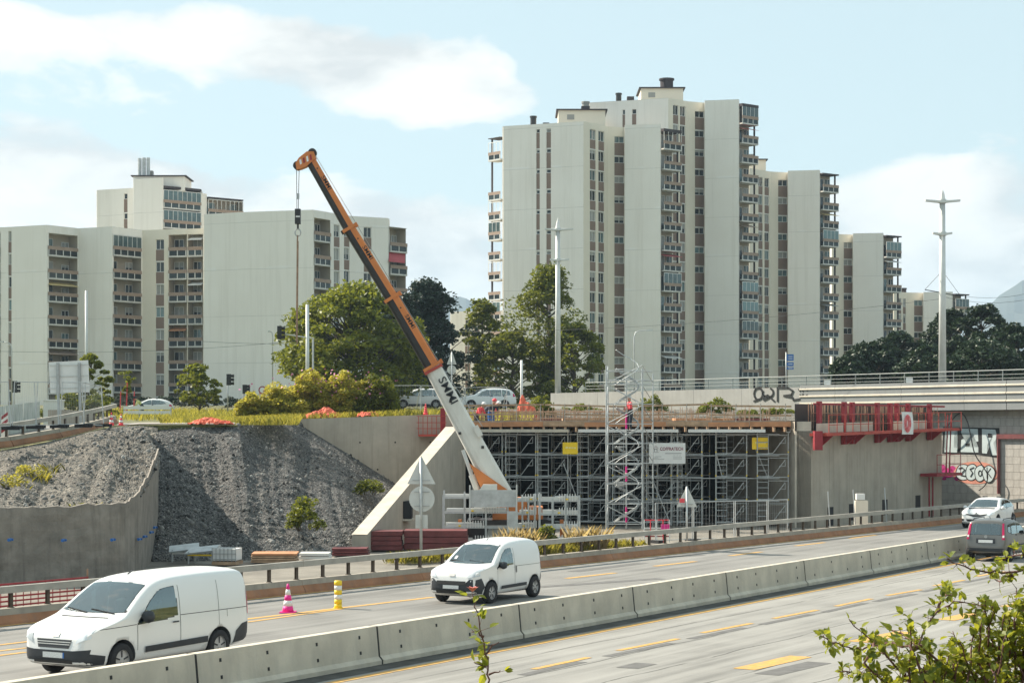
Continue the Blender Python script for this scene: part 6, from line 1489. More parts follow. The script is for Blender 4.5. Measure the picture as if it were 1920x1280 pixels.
# large panel van
def vx(root, bvh):
    mirrors(root, 1.62, .95, 1.16, 'plastic', 1.25)
    for y0, y1 in ((-.62, .05), (.1, .7)):
        h0 = bvh.ray_cast(Vector((-5, y0, 1.24)), Vector((1, 0, 0)))[0]; h1 = bvh.ray_cast(Vector((-5, y1, 1.30)), Vector((1, 0, 0)))[0]
        MB().bar(h0 + Vector((-.02, 0, .01)), h1 + Vector((-.02, 0, .01)), .025, .02).build('wiper', M['black'], root, local=True)
    MB().tube([(2.2, 0, 1.95), (2.35, 0, 2.02)], .015, 6).build('aerial', M['plastic'], root, local=True)
car('panel_van', 'large white panel van with black lower trim at the left, driving to the left', 'van', RD(-5.4, 3.98, 0), RZ, 5.14, 1.94,
    [(0, .62), (.03, .80), (.12, .93), (.35, 1.03), (.8, 1.13), (1.12, 1.23), (1.5, 1.51), (1.95, 1.79), (2.3, 1.88), (2.8, 1.92), (4, 1.94), (4.9, 1.92), (5.08, 1.86), (5.14, 1.4)],
    [(0, 1.30), (.05, 1.55), (.2, 1.76), (.5, 1.88), (1, 1.92), (4.5, 1.92), (5.0, 1.86), (5.14, 1.74)], [(0, .32), (.3, .22), (.6, .22), (4.7, .25), (5.14, .38)], 1.08, .15, (.95, 4.05, .34, .80), 'car_white',
    [('windscreen', 'F', 'car_glass', [(-.80, 1.27), (-.4, 1.245), (.4, 1.245), (.80, 1.27), (.68, 1.76), (.3, 1.80), (-.3, 1.80), (-.68, 1.76)]),
     ('side_window', 'LR', 'car_glass', [(1.42, 1.03), (1.55, 1.17), (1.85, 1.46), (2.12, 1.64), (2.35, 1.69), (2.62, 1.70), (2.68, 1.12), (2.2, 1.05)]),
     ('grille', 'F', 'plastic', [(-.46, .80), (-.40, .63), (.40, .63), (.46, .80)]), ('grille_slat', 'F', 'tin', rect(-.42, .42, .70, .715), .012), ('grille_slat', 'F', 'tin', rect(-.44, .44, .745, .76), .012),
     ('bumper', 'F', 'plastic', [(-.84, .62), (-.78, .30), (.78, .30), (.84, .62), (.5, .59), (-.5, .59)]), ('number_plate', 'F', 'plate', rect(-.26, .26, .44, .55), .014), ('plate_band', 'F', 'blue', rect(-.30, -.262, .44, .55), .014), ('bumper_slot', 'F', 'black', rect(-.5, .5, .34, .40), .012),
     ('headlight', 'F', 'lamp_glass', [(-.56, .72), (-.84, .84), (-.84, 1.02), (-.62, .94)], .008, 'mir'),
     ('badge', 'F', 'alloy', rect(-.09, .09, .85, .93), .012), ('bonnet_seam', 'F', 'dark', rect(-.62, .62, 1.165, 1.178), .004),
     ('side_moulding', 'LR', 'plastic', [(1.62, .44), (3.62, .47), (3.62, .60), (1.62, .56)], .02), ('front_trim', 'LR', 'plastic', [(.05, .30), (.56, .30), (.56, .46), (.10, .54)]), ('rear_bumper', 'LR', 'plastic', [(4.52, .36), (5.13, .40), (5.13, .80), (4.82, .76), (4.6, .62)]),
     ('door_seam', 'LR', 'dark', rect(2.745, 2.757, .45, 1.72), .003), ('door_seam', 'LR', 'dark', rect(1.40, 1.412, .5, 1.02), .003), ('door_seam', 'LR', 'dark', rect(4.02, 4.03, .8, 1.74), .003), ('waist_seam', 'LR', 'dark', rect(2.76, 5.05, 1.10, 1.112), .003),
     ('door_handle', 'LR', 'plastic', rect(2.48, 2.68, .965, .995), .02), ('fuel_flap', 'LR', 'dark', rect(4.3, 4.31, .95, 1.12), .003), ('bonnet_edge', 'LR', 'dark', [(.34, .99), (1.38, 1.015), (1.38, 1.027), (.34, 1.002)], .003), ('tail_light', 'LR', 'tail', rect(5.04, 5.12, .95, 1.5), .006), ('rear_window', 'B', 'car_glass', rect(-.7, .7, 1.2, 1.65))], vx)
# small van
def sx(root, bvh):
    mirrors(root, 1.32, .84, 1.05, 'plastic', 1.05); MB().tube([(1.95, 0, 1.71), (2.05, 0, 1.77)], .012, 6).build('aerial', M['plastic'], root, local=True)
    for y in (-.5, .15):
        h0 = bvh.ray_cast(Vector((-5, y, 1.13)), Vector((1, 0, 0)))[0]; h1 = bvh.ray_cast(Vector((-5, y + .5, 1.17)), Vector((1, 0, 0)))[0]
        MB().bar(h0 + Vector((-.02, 0, .01)), h1 + Vector((-.02, 0, .01)), .02, .02).build('wiper', M['black'], root, local=True)
car('small_van', 'small white delivery van in the middle of the far carriageway', 'van', RD(12.85, 6.05, 0), RZ, 3.86, 1.72,
    [(0, .60), (.03, .78), (.12, .89), (.35, .98), (.7, 1.05), (.98, 1.11), (1.22, 1.30), (1.6, 1.56), (1.85, 1.65), (2.3, 1.71), (3.2, 1.72), (3.6, 1.68), (3.79, 1.56), (3.86, 1.05)],
    [(0, 1.22), (.06, 1.46), (.25, 1.63), (.6, 1.70), (1, 1.72), (3.2, 1.72), (3.7, 1.63), (3.86, 1.48)], [(0, .32), (.3, .20), (.6, .20), (3.4, .24), (3.86, .36)], 1.0, .16, (.80, 3.30, .305, .72), 'car_white',
    [('windscreen', 'F', 'car_glass', [(-.71, 1.13), (-.35, 1.10), (.35, 1.10), (.71, 1.13), (.60, 1.57), (.28, 1.61), (-.28, 1.61), (-.60, 1.57)]),
     ('side_window', 'LR', 'car_glass', [(1.16, .99), (1.28, 1.14), (1.5, 1.36), (1.72, 1.48), (1.95, 1.51), (2.02, 1.5), (2.06, 1.06), (1.6, 1.01)]),
     ('bumper', 'F', 'plastic', [(-.76, .70), (-.72, .30), (.72, .30), (.76, .70), (.60, .72), (.46, .60), (-.46, .60), (-.60, .72)]), ('bumper_corner', 'LR', 'plastic', [(.06, .30), (.44, .30), (.46, .50), (.30, .74), (.10, .70)]), ('number_plate', 'F', 'plate', rect(-.26, .26, .44, .54), .014), ('grille', 'F', 'black', rect(-.48, .48, .56, .66), .012), ('lower_grille', 'F', 'black', rect(-.5, .5, .32, .40), .012),
     ('headlight', 'F', 'lamp_glass', [(-.48, .74), (-.80, .80), (-.80, 1.0), (-.66, .96)], .010, 'mir'), ('badge', 'F', 'alloy', rect(-.10, .10, .79, .86), .012),
     ('side_moulding', 'LR', 'plastic', [(1.32, .38), (2.78, .40), (2.78, .49), (1.32, .47)], .02), ('rear_bumper', 'LR', 'plastic', [(3.55, .30), (3.84, .36), (3.84, .72), (3.72, .66)]),
     ('door_seam', 'LR', 'dark', rect(2.12, 2.13, .4, 1.5), .003), ('door_seam', 'LR', 'dark', rect(1.14, 1.15, .45, .98), .003), ('waist_seam', 'LR', 'dark', rect(2.14, 3.75, .98, .99), .003), ('door_handle', 'LR', 'plastic', rect(2.16, 2.21, .80, .99), .016),
     ('tail_light', 'LR', 'tail', rect(3.74, 3.83, .85, 1.25), .006), ('tax_disc', 'F', 'white', rect(.48, .56, 1.2, 1.28), .012), ('rear_window', 'B', 'car_glass', rect(-.55, .55, 1.1, 1.5))], sx)
# white hatchback
def hx(root, bvh):
    mirrors(root, 1.32, .86, .98, 'car_white', .95); q = bvh.ray_cast(Vector((-5, 0, .70)), Vector((1, 0, 0)))[0]; MB().lathe([(.10, -.02), (.10, .0)], 4, q, 'x').build('badge', M['alloy'], root, local=True)
HB = dict(top=[(0, .52), (.04, .70), (.15, .79), (.5, .88), (1.0, .96), (1.18, 1.01), (1.6, 1.25), (1.95, 1.39), (2.4, 1.44), (3.0, 1.42), (3.5, 1.30), (3.75, 1.16), (3.96, .98), (4.06, .65)],
          plan=[(0, 1.25), (.06, 1.48), (.3, 1.66), (.8, 1.73), (2, 1.73), (3.3, 1.73), (3.8, 1.6), (4.06, 1.4)], bot=[(0, .28), (.3, .18), (3.6, .2), (4.06, .36)])
hp_ = [('windscreen', 'F', 'car_glass', [(-.68, 1.03), (0, 1.0), (.68, 1.03), (.54, 1.35), (0, 1.38), (-.54, 1.35)]),
       ('side_window', 'LR', 'car_glass', [(1.40, .98), (1.75, 1.22), (2.05, 1.33), (2.25, 1.35), (2.28, .98)]), ('rear_side_window', 'LR', 'car_glass', [(2.36, .98), (2.34, 1.35), (2.9, 1.32), (3.3, 1.20), (3.42, 1.05), (3.1, 1.0)]),
       ('grille', 'F', 'black', [(-.62, .74), (-.2, .67), (.2, .67), (.62, .74), (.62, .70), (.15, .58), (-.15, .58), (-.62, .70)]), ('lower_grille', 'F', 'black', [(-.52, .45), (.52, .45), (.44, .34), (-.44, .34)]), ('fog_recess', 'F', 'black', [(-.60, .47), (-.78, .47), (-.76, .36), (-.64, .36)], .006, 'mir'),
       ('headlight', 'F', 'lamp_glass', [(-.50, .68), (-.62, .64), (-.82, .72), (-.82, .84), (-.70, .82)], .010, 'mir'), ('number_plate', 'F', 'plate', rect(-.26, .26, .29, .38), .014), ('door_seam', 'LR', 'dark', rect(2.31, 2.32, .35, .97), .003), ('sill_trim', 'LR', 'plastic', [(1.4, .24), (2.9, .24), (2.9, .34), (1.4, .28)], .01), ('door_handle', 'LR', 'car_white', rect(2.08, 2.24, .82, .85), .02), ('tail_light', 'LR', 'tail', rect(3.72, 3.98, .80, .98), .006)]
car('hatchback', 'white five door hatchback approaching at the right edge', 'car', RD(61.6, 5.9, 0), RZ, 4.06, 1.45, HB['top'], HB['plan'], HB['bot'], .93, .22, (.85, 3.44, .315, .74), 'car_white', hp_, hx)
# grey small car seen from behind
def gx(root, bvh):
    mirrors(root, 1.2, .8, 1.02, 'plastic', .9); MB().tube([(2.9, 0, 1.55), (3.0, 0, 1.66)], .01, 5).build('aerial', M['plastic'], root, local=True)
    for s in (-1, 1): MB().tube([(1.8, s * .56, 1.54), (1.9, s * .56, 1.59), (3.1, s * .56, 1.58), (3.2, s * .56, 1.53)], .018, 6).build('roof_rail', M['plastic'], root, local=True)
    q = bvh.ray_cast(Vector((8, 0, .93)), Vector((-1, 0, 0)))[0]; MB().lathe([(.06, 0), (.06, .015)], 14, q, 'x').build('badge', M['alloy'], root, local=True)
car('small_car', 'grey boxy small car with pink red tail lights driving away at the right', 'car', RD(41.5, -1.7, 0), RZ + math.pi, 3.54, 1.55,
    [(0, .55), (.05, .76), (.3, .92), (.85, 1.02), (1.0, 1.08), (1.45, 1.40), (1.7, 1.50), (2.4, 1.55), (3.1, 1.53), (3.33, 1.47), (3.43, 1.12), (3.50, .92), (3.54, .55)],
    [(0, 1.2), (.06, 1.4), (.3, 1.55), (.8, 1.6), (2.8, 1.6), (3.3, 1.54), (3.48, 1.48), (3.54, 1.38)], [(0, .3), (.3, .2), (3.1, .22), (3.54, .34)], .95, .13, (.72, 3.0, .29, .68), 'car_grey',
    [('rear_window', 'B', 'car_glass', [(-.56, 1.0), (.56, 1.0), (.52, 1.36), (.4, 1.40), (-.4, 1.40), (-.52, 1.36)]), ('tail_light', 'B', 'tail', [(-.72, .82), (-.62, .82), (-.58, 1.42), (-.64, 1.42)], .012, 'mir'), ('lamp_lens', 'B', 'white', rect(-.70, -.63, .90, .98), .018, 'mir'),
     ('plate_recess', 'B', 'plastic', rect(-.36, .36, .68, .86), .006), ('number_plate', 'B', 'plate', rect(-.27, .27, .70, .81), .014), ('bumper', 'B', 'plastic', rect(-.70, .70, .32, .50)), ('bumper_strip', 'B', 'car_grey', rect(-.66, .66, .56, .60), .02),
     ('side_window', 'LR', 'car_glass', [(1.28, 1.0), (1.55, 1.30), (1.75, 1.40), (2.1, 1.42), (2.12, 1.0)]), ('rear_side_window', 'LR', 'car_glass', [(2.2, 1.0), (2.2, 1.42), (2.8, 1.40), (2.85, 1.02)]), ('quarter_window', 'LR', 'car_glass', [(2.95, 1.06), (2.92, 1.38), (3.15, 1.34), (3.2, 1.1)]),
     ('side_moulding', 'LR', 'plastic', rect(1.15, 2.6, .5, .6), .016), ('windscreen', 'F', 'car_glass', [(-.6, 1.12), (.6, 1.12), (.5, 1.44), (-.5, 1.44)]), ('door_seam', 'LR', 'dark', rect(2.15, 2.165, .4, 1.0), .003)], gx)
# parked cars on the upper street
EB = dict(top=[(0, .6), (.05, .82), (.3, .95), (.9, 1.06), (1.15, 1.12), (1.6, 1.42), (1.95, 1.58), (2.6, 1.66), (3.6, 1.64), (4.2, 1.56), (4.42, 1.3), (4.55, 1.02), (4.62, .6)],
          plan=[(0, 1.3), (.08, 1.55), (.4, 1.75), (1, 1.82), (3.8, 1.82), (4.4, 1.66), (4.62, 1.5)], bot=[(0, .34), (.3, .24), (4.2, .26), (4.62, .42)])
ep = [('windscreen', 'F', 'car_glass', [(-.7, 1.16), (.7, 1.16), (.56, 1.53), (-.56, 1.53)]), ('side_window', 'LR', 'car_glass', [(1.42, 1.06), (1.8, 1.38), (2.15, 1.50), (2.4, 1.52), (2.42, 1.06)]), ('rear_side_window', 'LR', 'car_glass', [(2.5, 1.06), (2.5, 1.53), (3.3, 1.53), (3.32, 1.06)]), ('quarter_window', 'LR', 'car_glass', [(3.42, 1.08), (3.42, 1.52), (4.0, 1.46), (4.1, 1.15)]),
      ('tail_light', 'LR', 'tail', rect(4.3, 4.56, 1.0, 1.25), .008), ('headlight', 'LR', 'lamp_glass', [(.12, .78), (.5, .86), (.5, .95), (.15, .88)]), ('door_seam', 'LR', 'dark', rect(2.45, 2.46, .4, 1.05), .003), ('sill_trim', 'LR', 'plastic', rect(1.2, 3.3, .28, .38), .01)]
for px, Y, rz, lb in ((733, 165, .18, 'white car parked on the upper street left of the crane boom'), (858, 158, .25, 'white estate car parked on the upper street right of the boom')):
    q = UP(px, Y); car('parked_car', lb, 'car', q + Vector((0, 0, .18)), rz, 4.62, 1.66, EB['top'], EB['plan'], EB['bot'], 1.02, .2, (.9, 3.6, .34, .78), 'car_white', ep, None, 'cars parked on the upper street')
    tag(MB().obox(q + Vector((2.2, .6, -.13)), (6, 1.2, 0), (-.8, 3, 0), (0, 0, .30)).build('street_surface', M['asphalt_far']), kind='structure')
q = UP(233, 165); car('parked_car', 'pale car low behind the grass at the left', 'car', q + Vector((0, 0, -.45)), .1, 4.06, 1.45, HB['top'], HB['plan'], HB['bot'], .93, .22, (.85, 3.44, .315, .74), 'car_white', hp_, None, 'cars parked on the upper street')
# ------------------------------------------------------------------ vegetation
def leaves(C, size, name, mat, parent=None, up=.35, local=False, asp=.55):
    """leaf-sized bent quads at the points C (n,3)"""
    n = len(C); s = size * rng.uniform(.6, 1.3, (n, 1))
    a = rng.normal(size=(n, 3)); a[:, 2] *= .6; a /= np.linalg.norm(a, axis=1, keepdims=True)
    nr = rng.normal(size=(n, 3)); nr[:, 2] += up * 2; b = np.cross(a, nr); b /= np.linalg.norm(b, axis=1, keepdims=True) + 1e-9
    V = np.stack([C - a * s * .5, C + b * s * asp * .5 + a * s * .05, C + a * s * .5, C - b * s * asp * .5 + a * s * .05], 1).reshape(-1, 3)
    Fq = np.arange(n * 4).reshape(n, 4)
    return npmesh(name, V, Fq, mat, parent, local)
def clump_pts(c, r, n, flat=.8):
    d = rng.normal(size=(n, 3)); d[:, 2] = np.abs(d[:, 2]) * 1.1 - .35; d /= np.linalg.norm(d, axis=1, keepdims=True)
    return np.array(c) + d * (r * rng.uniform(.45, 1.08, (n, 1)) ** .6) * np.array((1, 1, flat))
def tree(name, label, base, h, w, clumps, leaf, mat, lsz=.30, nl=90, trunk_r=.22, crown0=.25, group=None, shape='round', seed=0, shift=(0, 0)):
    rnd = random.Random(seed); root = thing(name, label, 'tree', base, 0, group); B = Vector(base)
    tip = Vector((shift[0], shift[1], h * .8)); tr = MB(); n_ = 7
    pts = [Vector((tip.x * (k / n_) ** 1.5 + .12 * math.sin(k + seed), tip.y * (k / n_) ** 1.5, -.2 + (tip.z + .2) * k / n_)) for k in range(n_ + 1)]
    tr.tube(pts, trunk_r, 8, trunk_r * .2); C = []
    for k in range(clumps):
        f = (k + .5) / clumps; z = h * (crown0 + (1 - crown0) * rnd.random() ** .85); t = (z / h - crown0) / (1 - crown0)
        if shape == 'round': rad = math.sqrt(max(.05, 1 - (2 * t - .85) ** 2 * .85))
        elif shape == 'cone': rad = max(.10, 1.05 - t ** 1.3) * (.8 + .3 * math.sin(z * 4))
        elif shape == 'pine': rad = (1.0 - .55 * t ** 2.2) * (.72 + .28 * math.sin(z * 2.6 + seed))
        elif shape == 'open': rad = (.5 + .5 * math.sin(t * 7 + seed)) * (1 - .55 * t) + .15
        else: rad = 1 - .5 * t
        an = rnd.uniform(0, 6.283); rad *= 1 + .16 * math.sin(3 * an + seed) + .1 * math.sin(7 * an + 5 * t); rr = w / 2 * rad * math.sqrt(rnd.uniform({'round': .35, 'cone': .3}.get(shape, .12), 1))
        tx = np.interp(z, [0, tip.z], [0, 1]) ** 1.5
        c = Vector((tip.x * tx + rr * math.cos(an), tip.y * tx + rr * math.sin(an), z)); cr_ = w * rnd.uniform(.06, .15) * (1 if shape != 'cone' else .8)
        C.append(clump_pts(c, cr_, int(nl * rnd.uniform(.6, 1.3)), .7 if shape != 'cone' else .45))
        if k % 2 == 0:
            z0 = max(h * .12, z - rr * rnd.uniform(.5, .9)); j = min(n_ - 1, int(z0 / tip.z * n_)); s0 = pts[j].lerp(pts[j + 1], min(1, max(0, z0 / tip.z * n_ - j)))
            mid = s0.lerp(c, .5) + Vector((0, 0, -.06 * rr)); tr.tube([s0, mid, c], trunk_r * .32, 5, trunk_r * .07)
    tr.build('trunk', M['bark'], root, local=True, smooth=True)
    leaves(np.concatenate(C), lsz, 'crown', M[mat], root, local=True)
    return root
def tbase(px, Y): return UP(px, Y)
def tr_px(label, px, pyt, Y, wpx, mat, clumps, **k):
    b = tbase(px, Y); h = P(0, pyt, Y).z - b.z; return tree(k.pop('name', 'tree'), label, b, h, wpx / F * Y, clumps, None, mat, **k)
tr_px('big round leafy tree with bright yellow green crown left of the boom', 655, 548, 160, 258, 'leaf_yel', 230, lsz=.42, nl=120, crown0=.10, seed=1, name='broadleaf_tree', trunk_r=.3)
tr_px('broad dark pine standing behind the crane boom', 802, 536, 185, 165, 'leaf_con', 260, lsz=.34, nl=110, crown0=.05, shape='pine', seed=2, name='conifer_tree')
tr_px('second dark pine close behind the boom, slightly lower', 748, 556, 180, 130, 'leaf_con', 190, lsz=.34, nl=100, crown0=.05, shape='pine', seed=12, name='conifer_tree')
tr_px('slender open tree left of the middle light mast', 905, 565, 190, 100, 'leaf_mid', 95, lsz=.36, nl=75, crown0=.12, shape='open', seed=3, name='broadleaf_tree')
tr_px('tall irregular tree growing behind the middle light mast', 1028, 508, 185, 190, 'leaf_mid', 150, lsz=.36, nl=85, crown0=.08, shape='open', seed=4, name='broadleaf_tree')
tr_px('bushy lower tree right of the middle light mast', 1075, 610, 182, 130, 'leaf_mid', 90, lsz=.36, nl=85, crown0=.08, seed=5, name='broadleaf_tree')
tr_px('bushy dark tree low between the two middle trees', 960, 625, 186, 120, 'leaf_mid', 90, lsz=.36, nl=85, crown0=.05, seed=15, name='broadleaf_tree')
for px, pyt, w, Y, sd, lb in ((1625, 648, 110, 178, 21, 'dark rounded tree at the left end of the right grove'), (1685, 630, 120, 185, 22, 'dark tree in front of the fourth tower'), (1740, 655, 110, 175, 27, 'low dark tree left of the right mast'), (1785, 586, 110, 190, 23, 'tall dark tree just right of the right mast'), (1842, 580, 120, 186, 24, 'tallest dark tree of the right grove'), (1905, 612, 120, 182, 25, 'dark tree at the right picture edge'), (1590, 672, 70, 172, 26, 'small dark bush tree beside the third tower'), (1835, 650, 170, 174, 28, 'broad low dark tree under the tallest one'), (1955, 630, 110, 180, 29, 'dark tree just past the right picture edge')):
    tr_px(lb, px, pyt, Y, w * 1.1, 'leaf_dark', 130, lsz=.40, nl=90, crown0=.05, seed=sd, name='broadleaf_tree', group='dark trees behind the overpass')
tr_px('small bright green tree before the left block', 372, 682, 150, 78, 'leaf_yel', 60, lsz=.30, nl=60, crown0=.18, shape='round', seed=6, name='young_tree', trunk_r=.1)
tr_px('leafy tree half hidden behind the blank billboard', 168, 668, 135, 70, 'leaf_yel', 60, lsz=.30, nl=70, crown0=.1, seed=7, name='young_tree', trunk_r=.1)
sap = tr_px('thin staked sapling before the left block', 238, 698, 140, 42, 'leaf_yel', 16, lsz=.26, nl=28, crown0=.35, shape='open', seed=8, name='young_tree', trunk_r=.05)
for k, dx in enumerate((-.45, 0, .5)): MB().bar((dx, -.2, 0), (dx + .06, -.2, 1.6 + .6 * (k == 1)), .06).build('stake', M['hivis'], sap, local=True)
def shrub(label, px, Y, wpx, hpx, mat, n, lsz=.16, flowers=0, seed=0, dep=1.0, name='shrub', z=None):
    q = UP(px, Y) if z is None else zp(px, Y, z); w, h = wpx / F * Y, hpx / F * Y; root = thing(name, label, 'shrub', q); rnd = random.Random(seed); C = []; st = MB()
    for k in range(n):
        u = rnd.uniform(-1, 1); v = rnd.uniform(-1, 1); t = rnd.random() ** .6; hh = h * math.sqrt(max(.03, 1 - u * u)) * (.78 + .16 * math.sin(u * 7 + seed) + .14 * math.sin(u * 17 + 3 * v + seed)); c = Vector((u * w / 2, v * dep / 2, hh * t * .95 + .05)); C.append(clump_pts(c, .18 + .16 * rnd.random(), 60))
        if k % 3 == 0: st.tube([(c.x * .6, c.y * .6, -.05), tuple(c)], .018, 4, .006)
    st.build('stems', M['bark'], root, local=True)['kind'] = 'stuff'
    leaves(np.concatenate(C), lsz, 'foliage', M[mat], root, local=True)
    if flowers:
        pts = np.array([(rnd.uniform(-.5, .5) * w, -dep / 2 * rnd.uniform(.3, 1.15), h * rnd.uniform(.45, 1.0)) for _ in range(flowers)]); tag(leaves(pts, .13, 'flowers', M['flower'], root, local=True, asp=.9), kind='stuff')
    return root
shrub('wide yellow green shrub at the left of the flowering row', 510, 107.5, 130, 70, 'leaf_bush', 260, seed=1, flowers=12)
shrub('tall flowering shrub with pink blossoms below the thick post', 585, 108.5, 150, 92, 'leaf_bush', 380, seed=2, flowers=70, dep=1.6)
shrub('tall flowering shrub in the middle of the row', 652, 109, 140, 94, 'leaf_bush', 380, seed=3, flowers=70, dep=1.6)
shrub('rounded darker flowering shrub at the right end of the row', 708, 108.5, 76, 80, 'leaf_mid', 170, seed=4, flowers=30, dep=1.4)
shrub('young bright green bush beside the orange netting behind the deck', 1015, 122, 42, 46, 'leaf_yel', 40, seed=5, name='bush')
shrub('bright bush at the parapet behind the stair tower', 1222, 134, 50, 40, 'leaf_yel', 40, seed=6, name='bush'); shrub('bushy plant at the parapet left of the black graffiti', 1342, 129, 62, 36, 'leaf_yel', 45, seed=7, name='bush')
shrub('low weeds along the parapet left of the stair tower', 1090, 138, 70, 20, 'leaf_yel', 30, seed=8, name='bush'); shrub('weeds trailing below the black graffiti', 1440, 126, 110, 16, 'leaf_mid', 30, seed=9, name='bush')
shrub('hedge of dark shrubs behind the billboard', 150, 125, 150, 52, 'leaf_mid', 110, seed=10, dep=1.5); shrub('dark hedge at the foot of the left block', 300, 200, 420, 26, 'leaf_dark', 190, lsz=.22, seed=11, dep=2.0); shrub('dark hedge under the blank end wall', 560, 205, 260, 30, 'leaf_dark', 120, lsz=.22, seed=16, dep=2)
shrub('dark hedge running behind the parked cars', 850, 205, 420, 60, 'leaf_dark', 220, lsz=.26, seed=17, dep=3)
shrub('small yellow weed bush at the foot of the gravel slope', 574, 79.5, 52, 82, 'leaf_yel', 26, seed=12, z=.9, dep=.8, name='bush'); shrub('green weed patch near the wing wall slope', 690, 92, 40, 30, 'leaf_mid', 16, seed=13, z=1.9, dep=.6, name='bush')
shrub('dark green weed between the scaffold racks', 1026, 80.5, 42, 52, 'leaf_mid', 22, seed=14, z=.0, dep=.5, name='bush')
# grasses: blades as narrow triangles
def grass(name, label, pts, h, mat, kind='stuff', w=.018, lean=.35):
    n = len(pts); P0 = np.array(pts); hh = h * rng.uniform(.45, 1.2, (n, 1)); a = rng.uniform(0, 6.283, n); d = np.stack([np.cos(a), np.sin(a), np.zeros(n)], 1); b = np.stack([-np.sin(a), np.cos(a), np.zeros(n)], 1)
    t = P0 + d * hh * lean * rng.uniform(.2, 1.2, (n, 1)) + np.array((0, 0, 1)) * hh
    m_ = P0 + d * hh * lean * .25 + np.array((0, 0, .55)) * hh
    V = np.stack([P0 - b * w, P0 + b * w, m_ + b * w * .8, t, m_ - b * w * .8], 1).reshape(-1, 3); Fq = np.arange(n * 5).reshape(n, 5)
    return tag(npmesh(name, V, Fq, M[mat], k=5), label, 'grass', kind=kind)
def gpts(n, px0, px1, Y0, Y1):
    o = []
    for _ in range(n):
        px, Y = random.uniform(px0, px1), random.uniform(Y0, Y1); v = XY(px, Y); o.append((v.x, v.y, ugz(v.x, v.y) - .02))
    return o
g1 = gpts(12000, 440, 760, 104.2, 114) + gpts(7000, 300, 560, 93.5, 112) + gpts(4500, 440, 560, 92, 104)
grass('meadow_grass', 'yellow green grass along the upper edge of the excavation', [p for p in g1 if fbm(p[0] * .7, p[1] * .5) > -.5], .34, 'grass_y', w=.014, lean=.6)
grass('verge_grass', 'rough grass on the upper street verge', gpts(9000, 200, 980, 112, 160) + gpts(3000, 760, 1000, 107, 126), .38, 'grass_y', w=.022, lean=.6)
def loc_pts(spots, n):
    o = []
    for px, Y, z, r in spots:
        c = zp(px, Y, z)
        for _ in range(n): a, q = random.uniform(0, 6.28), r * math.sqrt(random.random()); o.append((c.x + q * math.cos(a), c.y + q * math.sin(a) * .6, z - .02))
    return o
grass('dry_grass', 'tall dry straw coloured grass behind the guard rail', loc_pts([(px, 78.5 + .012 * (px - 950), 0, .55) for px in (955, 972, 990, 1085, 1098, 1110)], 150), .95, 'grass_dry', w=.005, lean=.5)
grass('roadside_grass', 'green yellow grass growing behind the guard rail', loc_pts([(px, 77.5 + .02 * (px - 950), 0, .8) for px in range(760, 1190, 22)], 260), .4, 'grass_y', w=.006, lean=.7)
sl = []
for (px, py, Y) in ((20, 895, 71.5), (62, 878, 73.5), (97, 868, 75), (30, 900, 70.5), (75, 885, 73), (150, 943, 66.9), (5, 905, 70.2)):
    sl.append(P(px, py + 18, Y))
grass('bank_weeds', 'yellowing weeds sprouting on the rubble bank', [(q.x + random.gauss(0, .28), q.y + random.gauss(0, .25), q.z - .05) for q in sl for _ in range(22)], .4, 'grass_y', w=.006, lean=.9)
for k, q in enumerate((sl[0], sl[1], sl[5])): shrub(('sprawling yellow weed low on the rubble bank, leftmost', 'taller yellow weed in the middle of the rubble bank', 'small green weed on top of the shotcrete wall')[k], CX + q.x / q.y * F, q.y, (50, 46, 30)[k], (24, 34, 20)[k], 'leaf_bush', (10, 11, 6)[k], lsz=.10, seed=30 + k, z=q.z - .1, dep=.8, name='weed')

